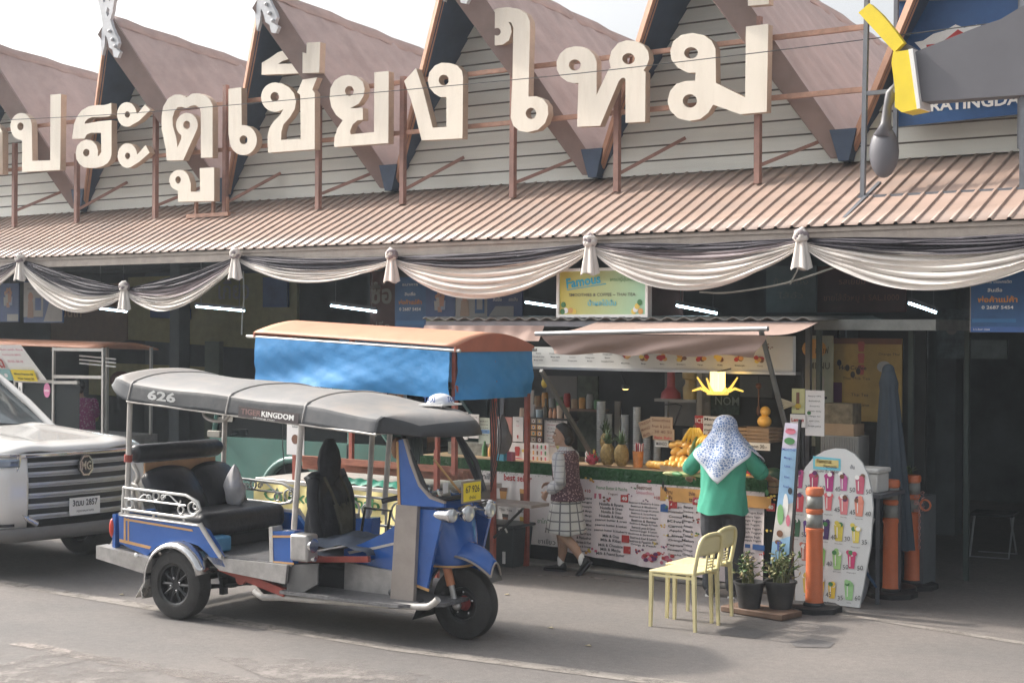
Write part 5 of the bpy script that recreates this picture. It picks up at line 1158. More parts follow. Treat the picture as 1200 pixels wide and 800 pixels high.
m = MB(); m.tube(catmull([(-.62, -.5, .84), (-.66, -.5, 1.0), (-.60, -.5, 1.12), (-.66, -.5, 1.22)], 5), .02, M_WPIPE, 8); m.tube(catmull([(-.5, -.53, .84), (-.56, -.53, 1.02), (-.64, -.53, 1.06)], 5), .016, M_WPIPE, 8); m.build('curved_tube', tuk)
r = bag(Vector((0, 0, 0)), (.11, .07, .17), 'white plastic bag with blue print leaning on the tuk-tuk seat', mk('bag_white', (.50,.50,.52), .4, var=.15, scale=9, dirt=.5, dcol=(.15,.2,.4), dscale=12))
p = Rt.inverted() @ Vector((-.17, .22, 1.0)); r.location = TO+p
m = MB(); m.bx(-.06, .06, -.08, .08, 0, .13, mk('light_blue_box', (.08,.28,.5), .5)); r = m.build('plastic_container', None, bevel=.02); r.location = TO+(Rt.inverted() @ Vector((.22, -.38, .54))); tag(r, 'light blue plastic container on the passenger floor of the tuk-tuk', 'container')
# side railings with scrolls
def ring(m, c, r, w_=.009, n=14): m.tube([c+Vector((r*math.cos(2*PI*i/n), 0, r*math.sin(2*PI*i/n))) for i in range(n)], w_, M_CHROME2, 6, closed=True)
M_CHROME2 = mk('white_chrome_rail', (.62, .62, .60), .3, metal=.4, var=.1)
for sg in (-1, 1):
    m = MB(); y_ = .60
    def q(a, b): 
        v = TL(a, b, -.6); return Vector((v.x, sg*y_, v.z))
    m.tube([q(145,571), q(218,580), q(232,588), q(235,597), q(228,604), q(216,606), q(143,596)], .013, M_CHROME2, 8)
    m.tube([q(146,583), q(218,592)], .010, M_CHROME2, 6); m.tube([q(142,603), q(232,615)], .012, M_CHROME2, 6)
    for a, b, c, d in ((180,600,180,607),(215,606,216,612),(150,597,150,604)): m.tube([q(a, b), q(c, d)], .010, M_CHROME2, 6)
    m.tube([q(145,571), q(143,604)], .013, M_CHROME2, 6)
    ring(m, q(183,581), .034); ring(m, q(152,590), .036); ring(m, q(212,597), .032); ring(m, q(226,595), .05); ring(m, q(229,593), .022)
    for s_ in (-1, 1):
        c = q(183+s_*8, 583); pts = [c+Vector((s_*.03*math.cos(t*1.1)*(1-t/8)+s_*.0, 0, .03*math.sin(t*1.1)*(1-t/8))) for t in range(7)]; m.tube(catmull(pts, 3), .007, M_CHROME2, 5)
        m.tube(catmull([c, q(183+s_*14, 579), q(183+s_*22, 586), q(183+s_*27, 590 if s_ > 0 else 584), q(183+s_*29, 586 if s_ > 0 else 581)], 4), .007, M_CHROME2, 5)
    m.build('side_railing', tuk, smooth=60)
# far-side front railing by the driver
m = MB()
for z_ in (.72, .95): m.tube([(.7, .6, z_), (1.75, .56, z_)], .012, M_CHROME2, 6)
for x_ in (.72, 1.2, 1.72): m.tube([(x_, .59, .55), (x_, .59, .95)], .012, M_CHROME2, 6)
for x_, r_ in ((.85,.07),(1.0,.05),(1.35,.09),(1.5,.06),(1.62,.05)): ring(m, Vector((x_, .585, .84)), r_)
m.build('far_railing', tuk, smooth=60)
m = MB(); m.tube([(1.15, .3, .64), (1.2, .3, .9), (1.5, .25, .9), (1.46, .25, .66)], .012, M_BLACK, 6); m.build('seat_rail', tuk)
# roof posts
def roofz(x): return 1.76-(x+.6)/2.87*.19
for sg in (-1, 1):
    for (a, b) in (((147,603),(151,470)),((343,620),(352,500)),((429,612),(439,510))):
        if a[0] == 429 and sg == -1: continue
        p, q_ = TL(*a, .6 if a[0] == 429 else -.6), TL(*b, .6 if a[0] == 429 else -.6)
        m = MB(); m.tube([(p.x, sg*.585, max(.52, p.z-(0 if a[0] < 400 else .0)) if a[0] < 400 else .34), (q_.x, sg*.585, roofz(q_.x)+.03)], .024, M_WPIPE, 8); m.build('roof_post', tuk, smooth=60)
        if a[0] == 147 and sg == -1: m = MB(); m.cyl((p.x+.01, -.585, 1.25), (p.x+.015, -.585, 1.31), .035, M_REDF, 10); m.build('clamp', tuk)
# canopy
XS = [-.86, -.85, -.80, -.70, -.60, -.2, .3, .8, 1.27, 1.31, 1.8, 1.98, 2.12, 2.26, 2.38, 2.44]
def can(u, v):
    i = u*(len(XS)-1); k = min(int(i), len(XS)-2); x = XS[k]+(XS[k+1]-XS[k])*(i-k)
    rr_ = max(0, min(1, (-.60-x)/.26)); ff = max(0, min(1, (x-2.0)/.44))
    e = roofz(x) + .11*rr_**1.6 + .035*ff - .03*ff**3
    hw = .62*(1-.10*rr_**3) if x < 1.95 else .62-.26*max(0, (x-1.95)/.49)**2.4
    cr = .22*math.sqrt(max(.0, 1-rr_**3))+.004
    cr *= (1 if x < 1.5 else max(.0, 1-.42*(x-1.5)/.9))*math.sqrt(max(0, 1-ff**5))
    a = (v-.5)*2; s_ = abs(a)
    if s_ > .55: yy = hw*(.93+.07*(s_-.55)/.45); zz = e+ cr*.66*(1-(s_-.55)/.45)
    else: yy = hw*.93*(s_/.55); zz = e+cr*(1-.34*(s_/.55)**2.6)
    zz += .006*math.cos((x-.3)*6.5)
    return Vector((x-.42*ff*(yy/.5)**2+.04*ff, math.copysign(yy, a), zz))
m = MB(); nu, nv = (len(XS)-1)*3, 24
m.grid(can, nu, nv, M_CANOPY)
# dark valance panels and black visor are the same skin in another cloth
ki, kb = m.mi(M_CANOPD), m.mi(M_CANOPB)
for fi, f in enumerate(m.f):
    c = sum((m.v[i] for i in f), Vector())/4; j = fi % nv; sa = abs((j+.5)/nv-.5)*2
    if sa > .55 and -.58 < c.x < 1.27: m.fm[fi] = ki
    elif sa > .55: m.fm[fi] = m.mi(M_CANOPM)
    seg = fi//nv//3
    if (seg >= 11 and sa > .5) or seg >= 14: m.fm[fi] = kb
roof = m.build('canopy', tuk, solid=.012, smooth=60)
for x_ in (-.60, .50, 1.29):
    m = MB(); m.tube([can((next(i for i, xx in enumerate(XS) if xx >= x_)-( (XS[next(i for i, xx in enumerate(XS) if xx >= x_)]-x_)/max(1e-6, XS[next(i for i, xx in enumerate(XS) if xx >= x_)]-XS[next(i for i, xx in enumerate(XS) if xx >= x_)-1])))/(len(XS)-1), j/30)+Z*.006 for j in range(31)], .011, M_CANOPY, 6); m.build('seam', roof, smooth=60)
m = MB()
for sg in (-1, 1): m.tube([(x_, sg*.615, roofz(x_)) for x_ in (-.62, .3, 1.3, 2.0)], .012, M_WPIPE, 6)
m.tube([(-.62, -.6, roofz(-.62)), (-.62, .6, roofz(-.62))], .014, M_WPIPE, 6); m.tube([(1.95, -.6, roofz(1.95)), (1.95, .6, roofz(1.95))], .014, M_WPIPE, 6)
m.build('roof_rim', roof, smooth=60)
m = MB(); tx = Vector((1, 0, -.066)).normalized(); tz = Vector((0, .11, 1)).normalized()
m.text('626', (-.36, -.638, 1.790), tx, tz, .075, mk('number_paint', (.45,.46,.46), .7, var=.2), 'l', .035, width=.32, d=.002); m.build('number', roof)
m = MB(); m.box((.95, -.6305, 1.70), (.62, .004, .085), mk('ad_patch', (.09,.075,.075), .6), rot=Matrix.Rotation(.066, 3, 'Y')); m.text('TIGER', (.67, -.634, 1.702), tx, tz, .045, mk('ad_brown', (.24,.14,.13), .6), 'l', .03, width=.21, d=.003); m.text('KINGDOM', (.885, -.634, 1.688), tx, tz, .045, M_WHT, 'l', .035, width=.33, d=.003); m.text('chiang mai', (.80, -.634, 1.670), tx, tz, .014, M_WHT, 'l', .0, width=.22, d=.003); m.build('advert_print', roof)
# taxi lamp on the roof
m = MB(); m.grid(lambda u, v: Vector((.10*math.sin(PI*v)*math.cos(2*PI*u), .13*math.sin(PI*v)*math.sin(2*PI*u), (.075 if math.cos(PI*v) > 0 else .02)*math.cos(PI*v))), 20, 12, mk('taxi_lamp', (.72,.74,.78), .3, var=.03), closeu=True)
tl = m.build('taxi_sign', tuk, (2.05, .16, 1.80), smooth=180); m = MB(); m.cyl((0, 0, -.12), (0, 0, 0), .025, M_CHROME, 8); m.box((0,0,-.012), (.22,.28,.012), M_WHT); m.build('stand', tl)
m = MB(); ux = Vector((.93, .2, 0)).normalized(); m.text('TAXI', (-.065, -.14, .012), X, Z, .042, ink(.05,.12,.35), 'l', .03, width=.11, d=.0); m.text('TAXI', (.108, -.06, .012), Y, Z, .042, ink(.05,.12,.35), 'l', .03, width=.10, d=.0); m.build('lettering', tl)
m = MB(); m.tube(catmull([(.62, 0, 1.70), (.62, 0, 1.64), (.7, 0, 1.6), (.82, 0, 1.6), (.9, 0, 1.64), (.9, 0, 1.70)], 4), .014, M_WPIPE, 8); o = m.build('grab_handle', tuk, (-.55, -.42, .02), smooth=60)
# ---- front
cab = TP('cheek_panel', [(466,516),(474,514),(481,540),(490,565),(502,580),(520,588),(520,594),(466,592)], -.38, .03, M_TBLUE, bevel=.004)
TP('pinstripe', [(464,517),(466.5,517),(469,592),(466,592)], -.386, .034, M_GOLD)
TP('trim', [(472,514),(474.5,514),(483,541),(492,566),(504,581),(520,588),(520,590),(503,584),(490,569),(480,543)], -.386, .034, M_TAUPE)
mir('leg_shield', [(464,591),(489,593),(484,706),(478,709),(457,705)], -.40, .04, M_TAUPE, bevel=.006)
mir('rubber_foot', [(456,704),(480,708),(492,704),(492,709),(478,713),(457,709)], -.41, .05, M_BLACK)
# windshield
WB, WT = 2.36, 2.10; zb, zt = 1.10, 1.56
def ws(y, v): return Vector((WB+(WT-WB)*v-.04*(y/.36)**2, y, zb+(zt-zb)*v))
m = MB(); m.grid(lambda u, v: ws(-.33+.66*u, .03+.94*v), 12, 4, M_TGLASS); m.build('windscreen', tuk, smooth=180)
m = MB(); fr = [ws(-.35, 1)]+[ws(-.36, t) for t in (.8, .5, .2, .08)]+[ws(-.30, .0)]+[ws(y, -.02) for y in (-.15, 0, .15)]+[ws(.30, 0)]+[ws(.36, t) for t in (.08, .2, .5, .8)]+[ws(.35, 1)]+[ws(y, 1.02) for y in (.15, 0, -.15)]
m.tube(fr, .020, M_BLACK, 8, closed=True); m.build('windscreen_frame', tuk, smooth=60)
m = MB(); m.tube([ws(.36, 0)+X*.02, ws(.39, .5)+X*.05, ws(.36, 1.05)], .022, M_CANOPB, 8); m.build('pillar', tuk); m = MB(); m.tube([ws(-.02, .05)+X*.02, ws(-.16, .62)+X*.02], .010, M_GOLD, 6); m.build('wiper', tuk)
m = MB(); m.box((2.12, -.07, 1.50), (.015, .10, .12), mk('brown_mirror', (.28,.16,.10), .4)); m.build('inner_mirror', tuk, bevel=.02)
m = MB(); m.box((2.33, -.17, 1.17), (.01, .06, .08), M_BANW); m.build('sticker', tuk)
m = MB(); 
for q_ in range(7): m.tube([(2.06, -.33+q_*.035, 1.55), (2.07, -.33+q_*.035+.01*math.sin(q_), 1.40-.03*(q_ % 3))], .014, mk('curtain_fringe', (.22,.24,.24), .8), 5)
m.build('curtain', tuk)
# cowl: lofted blue nose
def cowl(u, v):            # u around (-1..1 in y), v down from windscreen base to above the wheel
    a = (u-.5)*2
    zz = 1.09-.53*v
    xf = 2.34+.09*math.sin(v*PI*.55)+.02*v; hw = .36-.07*v-.10*v*v
    return Vector((xf-(.33-.05*v)*abs(a)**2.6-.0, hw*math.sin(a*PI/2)*1.0 if abs(a) < 1 else hw*a, zz))
m = MB(); m.grid(cowl, 24, 14, M_TBLUE); nose = m.build('front_cowl', tuk, solid=.01, smooth=180)
m = MB(); m.tube([cowl(i/24, .02)+Vector((.012, 0, 0)) for i in range(25)], .010, M_TAUPE, 6); m.tube([cowl(i/24, .98)+Vector((.008, 0, 0)) for i in range(25)], .010, M_GOLD, 6); m.build('cowl_trim', nose, smooth=60)
mir('shield_panel', [(486,596),(520,598),(510,640),(500,690),(485,684)], -.36, .03, M_TBLUE, bevel=.004)
mir('pinstripe', [(484,600),(486.5,600),(482,682),(503,690),(502,693),(479,684)], -.363, .005, M_GOLD)
# front fender over the wheel
m = MB()
def fend(u, v):
    a = rad(160-122*u); r_ = .375; yy = (v-.5)*2
    w_ = .16*math.sin(PI*(.12+.80*u))**.6
    return Vector((2.38+math.cos(a)*r_*1.02, yy*w_, .37+math.sin(a)*r_*1.02-.10*abs(yy)**2.2))
m.grid(fend, 22, 12, M_TBLUE); fd = m.build('front_fender', tuk, solid=.008, smooth=180)
m = MB()
for v_ in (0, 1): m.tube([fend(i/22, v_) for i in range(23)], .009, M_TAUPE, 6)
m.tube([fend(1, j/12) for j in range(13)], .009, M_TAUPE, 6); m.build('fender_trim', fd, smooth=60)
m = MB(); m.add([fend(.93, .1)-Z*.02, fend(.93, .9)-Z*.02, fend(.93, .9)+Vector((.05, 0, -.12)), fend(.93, .1)+Vector((.05, 0, -.12))], [(0,1,2,3)], mk('grey_flap', (.10,.10,.10), .5)); m.build('mud_flap', tuk, solid=.006)
m = MB(); m.add([(2.08, -.16, .26), (2.08, .16, .26), (2.02, .16, .13), (2.02, -.16, .13)], [(0,1,2,3)], M_BLACK); m.build('mud_flap', tuk, solid=.006)
# fork
for sg in (-1, 1):
    m = MB(); m.tube([(2.28, sg*.115, .66), (2.35, sg*.115, .42)], .034, mk('orange_fork', (.48,.19,.09), .45, var=.15), 12); m.build('fork_tube', tuk, smooth=60)
    m = MB(); m.tube([(2.35, sg*.115, .43), (2.395, sg*.115, .26)], .024, M_BRUSH, 10); m.ell((2.405, sg*.115, .27), .035, M_BRUSH, 10); m.build('fork_slider', tuk, smooth=60)
# lamps
def lamp(name, p, d, r, L, lab=None):
    d = d.normalized(); u = d.orthogonal().normalized(); w_ = d.cross(u); R_m = Matrix((u, w_, d)).transposed()
    o = MB(); pr = [(0, -L), (r*.45, -L*.85), (r*.85, -L*.4), (r, -.02), (r, 0), (r*.9, .01)]
    vs = []; n = 18
    for r_, z_ in pr:
        for k in range(n): vs.append(R_m @ Vector((r_*math.cos(2*PI*k/n), r_*math.sin(2*PI*k/n), z_))+Vector(p))
    o.add(vs, [(i*n+k, i*n+(k+1) % n, (i+1)*n+(k+1) % n, (i+1)*n+k) for i in range(len(pr)-1) for k in range(n)], M_CHROME)
    h = o.build(name, tuk, smooth=60); g = MB(); g.ell((0, 0, 0), (r*.9, r*.9, .02), M_LAMPG, 18); q = g.build('lens', h, smooth=180); q.data.transform((R_m.to_4x4())); q.data.transform(Matrix.Translation(Vector(p)+d*.008)); return h
fdv = Vector((1, -.08, -.02))
for y_ in (-.15, .15): lamp('headlight', (2.53, y_, .985), fdv, .068, .15)
lamp('turn_lamp', (2.50, -.33, .985), Vector((1, -.1, 0)), .058, .30); lamp('turn_lamp', (2.42, .34, .985), Vector((1, .1, 0)), .058, .30)
m = MB(); m.tube([(2.42, -.34, .99), (2.38, .34, .99)], .02, M_CHROME, 8); m.build('lamp_bar', tuk)
# plate
o = MB(); o.box((0, 0, 0), (.012, .26, .165), mk('plate_frame', (.25,.22,.18), .4)); pl_ = o.build('licence_plate', tuk, (2.50, -.07, 1.145)); 
o = MB(); o.box((.008, 0, 0), (.004, .235, .14), M_YEL); u_ = Vector((0, 1, 0)); o.text('67 926', (.011, 0, -.005), u_, Z, .055, I_BLK, 'c', .01, width=.19, d=.002); o.text('เชียงใหม่', (.011, 0, -.055), u_, Z, .024, I_BLK, 'c', .01, width=.09, d=.002); o.build('plate_face', pl_)
# tank, seat box, driver seat
m = MB()
tp = [(TL(a, b, -.24).x, TL(a, b, -.24).z) for a, b in ((403,643),(425,636),(448,625),(466,613),(466,671),(430,663),(403,656))]
m.prism(tp, (0, -.24, 0), X, Z, Y*.48, M_TBLUE); m.build('tank_cowl', tuk, bevel=.04, seg=3)
m = MB(); tp = [(TL(a, b, -.26).x, TL(a, b, -.26).z) for a, b in ((406,646),(440,640),(466,634),(466,637),(440,643),(408,649))]; m.prism(tp, (0, -.246, 0), X, Z, Y*.01, M_WPIPE); m.build('stripe', tuk)
mir('battery_box', [(404,658),(462,669),(460,698),(403,690)], -.27, .10, M_BRUSH, bevel=.004)
m = MB(); m.tube([(1.95, -.34, .36), (2.1, -.34, .42), (2.25, -.34, .45)], .014, M_CHROME, 6); m.ell((1.95, -.34, .36), (.03, .02, .03), M_BLACK); m.build('brake_pedal', tuk)
M_DENIM = mk('blue_grey_cloth', (.075, .095, .135), .85, var=.25, scale=8, bump=.4, bscale=12)
m = MB(); m.grid(lambda u, v: Vector((1.10+.62*u, -.34+.64*v, .60+.13*math.sin(PI*min(1, .12+u*.88))**.4*math.sin(PI*(.06+.88*v))**.35+.012*math.sin(u*14+v*5)+.01*math.sin(v*17-u*6))), 26, 26, M_DENIM); m.grid(lambda u, v: Vector((1.10+.62*u, -.34+.64*v, .585)), 2, 2, M_DENIM); m.build('driver_seat', tuk, smooth=180)
m = MB(); m.grid(lambda u, v: Vector((1.04+.06*math.sin(PI*v)+.02*math.sin(v*9)-.05*v, -.20+.42*u, .62+.58*v)), 8, 12, M_VINYL); sb = m.build('driver_backrest', tuk, solid=.10, smooth=180)
# jacket with hood draped over the backrest (lies on it: a thing of its own)
M_JACK = mk('black_jacket_cloth', (.022, .023, .028), .8, var=.3, scale=9, bump=.5, bscale=14)
M_OLIVE = mk('olive_bag_cloth', (.085, .08, .055), .85, var=.3, scale=12, bump=.4, bscale=20)
jk = empty('draped_jacket', TO+(Rt.inverted() @ Vector((1.04, .0, .66))), TA, 'black hooded jacket with olive sling bag draped over the driver backrest', 'jacket')
def jf(u, v):
    a = 2*PI*u; z = .82*v; w_ = [.21, .225, .22, .20, .17, .10, .115, .125, .105, .05]; k = v*9; i = min(int(k), 8); w = w_[i]+(w_[i+1]-w_[i])*(k-i)
    fold = 1+.07*math.sin(5*a+z*6)*(1-v)+.03*math.sin(11*a)
    return Vector((.115*w/.2*math.cos(a)*fold + (.02 if v > .62 else 0), w*math.sin(a)*fold, z))
m = MB(); m.grid(jf, 44, 40, M_JACK, closeu=True); m.build('jacket_body', jk, smooth=180)
for sg in (-1, 1): m = MB(); m.tube(catmull([(.0, sg*.17, .50), (.03, sg*.225, .38), (.06, sg*.23, .18), (.08, sg*.2, .02)], 5), [.05]*8+[.045]*8, M_JACK, 10); m.build('sleeve', jk, smooth=180)
m = MB(); m.tube(catmull([(.05, -.10, .52), (.13, -.07, .35), (.16, .0, .16), (.17, .08, .14), (.14, .12, .33), (.05, .10, .52)], 5), .012, M_OLIVE, 6)
for q_ in range(7): m.tube(catmull([(.14, -.06+.03*q_, .30-.02*(q_ % 3)), (.17, -.03+.02*q_, .14), (.15, .02+.015*q_, .03)], 4), .022, M_OLIVE, 6)
m.build('sling_bag', jk, smooth=60)
# chrome box and blue housing behind the post
m = MB(); p, q_ = TL(345, 624, -.60), TL(368, 658, -.60); m.bx(p.x, q_.x-.02, -.66, -.52, q_.z, p.z, M_BRUSH); o = m.build('chrome_lamp_box', tuk, bevel=.02, seg=3)
m = MB(); m.cyl((q_.x-.03, -.60, (p.z+q_.z)/2+.02), (q_.x+.0, -.60, (p.z+q_.z)/2+.02), .055, M_CHROME, 16); m.cyl((q_.x+.0, -.62, (p.z+q_.z)/2-.08), (q_.x+.03, -.62, (p.z+q_.z)/2-.08), .02, M_CHROME, 8); m.build('lamp_rim', o)
mir('post_housing', [(319,622),(345,622),(343,662),(321,660)], -.56, .12, M_TBLUE, bevel=.01); mir('pinstripe', [(319,627),(345,627),(345,629.5),(319,629.5)], -.567, .005, M_GOLD); mir('pinstripe', [(320,657),(344,659),(344,661.5),(320,659.5)], -.567, .005, M_GOLD); mir('trim', [(315,617),(319,617),(320,662),(316,662)], -.565, .12, M_WPIPE)
# handlebar and levers
m = MB(); m.tube(catmull([(1.98, -.30, 1.08), (2.02, -.18, 1.10), (2.14, -.05, 1.06), (2.14, .05, 1.06), (2.02, .18, 1.10), (1.98, .30, 1.08)], 4), .014, M_CHROME, 8); m.build('handlebar', tuk, smooth=60)
for sg in (-1, 1): m = MB(); m.tube([(1.86, sg*.35, 1.055), (1.985, sg*.285, 1.09)], .021, M_BLACK, 10); m.build('grip', tuk)
m = MB(); m.cyl((2.14, 0, .6), (2.16, 0, 1.06), .03, M_BLACK, 10); m.ell((2.1, -.1, 1.13), (.05, .05, .05), M_CHROME, 12); m.build('steering_column', tuk)
m = MB(); m.tube([(1.72, .08, .66), (1.75, .06, .76)], .012, M_BLACK, 6); m.tube([(1.745, .06, .74), (1.76, .05, .86)], [.018, .026], M_BLACK, 8); m.build('gear_lever', tuk)
m = MB(); m.ell((2.0, -.36, 1.47), (.02, .06, .08), mk('brown_mirror', (.28,.16,.10), .4), 12); m.build('side_mirror', tuk)
# ================================================================ white SUV pick-up (left)
M_WPAINT = mk('white_car_paint', (.68, .67, .65), .2, var=.03, scale=2, coat=.8, dirt=.12, dcol=(.42,.38,.33), dscale=3)
M_PBLK = mk('black_trim', (.022, .023, .026), .5, var=.2)
M_CGLASS = mk('dark_car_glass', (.10, .12, .13), .05, metal=.3, var=.2, scale=2)
M_LAMPC = mk('car_lamp', (.25, .30, .38), .08, metal=.6, var=.2, scale=12)
SO = Vector((-3.55, -3.50, 0)); SA = rad(-1.0)
suv = empty('parked_pickup', SO, SA, 'white pickup truck with big chrome grille cut off by the left edge', 'pickup truck')
Rs = Matrix.Rotation(-SA, 3, 'Z')
def SL(px, py, lx):                      # pixel -> truck frame, on the plane x = lx
    o = Rs @ (C0-SO); d = Rs @ ray(px, py); k = (lx-o.x)/d.x; return o+d*k
def front(y):                            # bowed nose
    return -.16*(abs(y)/.95)**2.4 - (.0 if abs(y) < .78 else 1.3*(abs(y)-.78)**1.3)
# body: lofted sections along x (0 = nose) ; each section: list of (y, z)
def sect(x):
    t = -x
    hw = .95 - .0*t
    hood = 1.12+.13*min(1, t/.35)**.6+.05*min(1, t/1.2)
    return hw, hood
m = MB()
NX, NY = 26, 28
def hoodf(u, v):
    y = (v-.5)*2*.93; x = front(y)+.005-1.5*u
    e = abs(y)/.93
    z = 1.195+.07*min(1, (u*1.5)/.16)**.6*(1-.25*e**4)+.09*u-.05*e**5 + (.02 if .35 < e < .8 else 0)*math.sin(PI*(e-.35)/.45)
    return Vector((x, y, z))
m.grid(hoodf, NX, NY, M_WPAINT); m.build('hood', suv, solid=.02, smooth=180)
def side(sg):
    m = MB()
    def f(u, v):
        x = -.30-4.4*u; z = 1.12-.72*v+.08*u*(1-v)
        y = sg*(.955+.02*math.sin(PI*v)); return Vector((x+(.0), y, z))
    # wheel arches cut with prism outline
    out = [(-.26, 1.17), (-.26, .45)]+[(-1.0-.46*math.cos(a), .40+.46*math.sin(a)) for a in [PI-i*PI/12 for i in range(13)]][::1]+[(-3.0, .42)]+[(-3.96-.46*math.cos(a), .40+.46*math.sin(a)) for a in [PI-i*PI/12 for i in range(13)]]+[(-4.9, .45), (-4.9, 1.22), (-1.2, 1.18)]
    m.prism(out, (0, sg*.90, 0), X, Z, Y*sg*.06, M_WPAINT); m.build('fender', suv, bevel=.015)
for sg in (-1, 1): side(sg)
# bumper corners, face
def face(name, y0, y1, z0, z1, off, mat, nu=14, par=suv, th=.03, curve=0):
    m = MB(); m.grid(lambda u, v: Vector((front(y0+(y1-y0)*u)+off+curve*math.sin(PI*v), y0+(y1-y0)*u, z0+(z1-z0)*v)), nu, 3, mat)
    return m.build(name, par, solid=th, smooth=60)
face('bumper_corner', -.95, -.60, .50, 1.17, .0, M_WPAINT, curve=.03); face('bumper_corner', .60, .95, .50, 1.17, .0, M_WPAINT, curve=.03)
face('lower_bumper', -.93, .93, .38, .49, .02, mk('grey_skid', (.14,.135,.13), .5), curve=.02, th=.05)
m = MB(); m.bx(-1.2, -.3, -.75, .75, .36, .6, M_PBLK); m.build('underbody', suv)
M_GRB = mk('grille_chrome', (.46, .48, .52), .32, metal=.6, var=.1)
g = face('grille', -.64, .64, .54, 1.165, -.025, M_PBLK, curve=.0)
for i, z in enumerate((.60, .70, .80, .90, 1.0, 1.09)):
    face('grille_bar', -.60+.03*(i == 0), .60-.03*(i == 0), z-.014, z+.014, .0, M_GRB, par=g, th=.03)
    face('grille_bar', -.60, .60, z-.034, z-.018, -.005, M_GRB, par=g, th=.02)
face('grille_trim', -.70, .70, 1.15, 1.19, .01, M_CHROME, par=g); face('grille_trim', -.93, -.66, 1.165, 1.195, .01, M_CHROME, par=g); face('grille_trim', .66, .93, 1.165, 1.195, .01, M_CHROME, par=g)
for sg in (-1, 1):
    m = MB(); pts = [(front(.66)+.01, sg*.68, 1.16), (front(.7)+.015, sg*.70, .88), (front(.66)+.015, sg*.65, .64), (front(.5)+.02, sg*.5, .52)]; m.tube(catmull(pts, 4), .028, M_CHROME, 6, flat_=.6); m.build('grille_trim', g, smooth=60)
    face('headlight', *(sorted((sg*.68, sg*.95))), 1.07, 1.145, .022, M_LAMPC)
    face('fog_lamp', *(sorted((sg*.80, sg*.93))), .66, .86, .012, M_PBLK); face('bumper_vent', *(sorted((sg*.72, sg*.92))), .515, .54, .014, M_PBLK)
face('bumper_lip', -.95, .95, .455, .485, .03, M_PBLK, th=.03)
# badge: chrome octagon with MG
o8 = [(.085*math.cos(rad(22.5+45*i)), .105*math.sin(rad(22.5+45*i))) for i in range(8)]
m = MB(); m.prism(o8, (.03, 0, 1.05), Y, Z, X*.025, M_CHROME, side=M_PBLK); m.build('badge', g)
m = MB(); m.prism(o8, (.055, 0, 1.05), Y, Z, X*.006, M_CHROME, holes=[[(a*.82, b*.82) for a, b in o8]]); m.text('MG', (.056, 0, 1.01), Y, Z, .085, M_CHROME, 'c', .03, width=.115, d=.004); m.build('badge_emblem', g)
pl2 = MB(); pl2.box((.035, 0, .66), (.012, .35, .165), M_WHT); o = pl2.build('licence_plate', suv)
m = MB(); m.text('3ฒบ 2857', (.042, 0, .665), Y, Z, .060, I_BLK, 'c', .02, width=.29, d=.002); m.text('กรุงเทพมหานคร', (.042, 0, .605), Y, Z, .022, I_BLK, 'c', .01, width=.20, d=.002); m.build('plate_lettering', o)
# cabin: windscreen, pillars, roof
m = MB(); m.grid(lambda u, v: Vector((-1.50-.90*v-.10*(abs(u-.5)*2)**2, (-.78+1.56*u)*(1-.10*v), 1.30+.52*v)), 12, 6, M_CGLASS); m.build('windscreen', suv, smooth=180)
for sg in (-1, 1): m = MB(); m.tube([(-1.56, sg*.82, 1.28), (-2.0, sg*.79, 1.56), (-2.5, sg*.73, 1.85)], .04, M_WPAINT, 8); m.build('pillar', suv, smooth=60)
m = MB(); m.tube([(-1.47, -.6, 1.33), (-1.56, .1, 1.38), (-1.62, .55, 1.34)], .012, M_PBLK, 5); m.build('wiper', suv)
m = MB(); m.bx(-3.6, -2.42, -.75, .75, 1.80, 1.86, M_WPAINT); m.build('roof', suv, bevel=.03)
m = MB(); m.prism([(-1.6, 1.22), (-2.5, 1.8), (-3.5, 1.8), (-3.7, 1.22)], (0, -.80, 0), X, Z, Y*.03, M_CGLASS); m.prism([(-1.6, 1.22), (-2.5, 1.8), (-3.5, 1.8), (-3.7, 1.22)], (0, .77, 0), X, Z, Y*.03, M_CGLASS); 
for sg in (-1, 1): pass
m.build('side_glass', suv)
m = MB(); m.bx(-4.85, -1.25, -.88, .88, .45, 1.2, M_PBLK); m.build('cabin_core', suv)
for (x_, sg) in ((-1.0, -1), (-1.0, 1), (-3.96, -1), (-3.96, 1)): wheel(x_, sg*.80, .385, .25, .24, sg < 0, suv, 8)
m = MB(); m.ell((-.3, .1, .40), (.03, .03, .03), M_CHROME); m.build('tow_hook', suv)

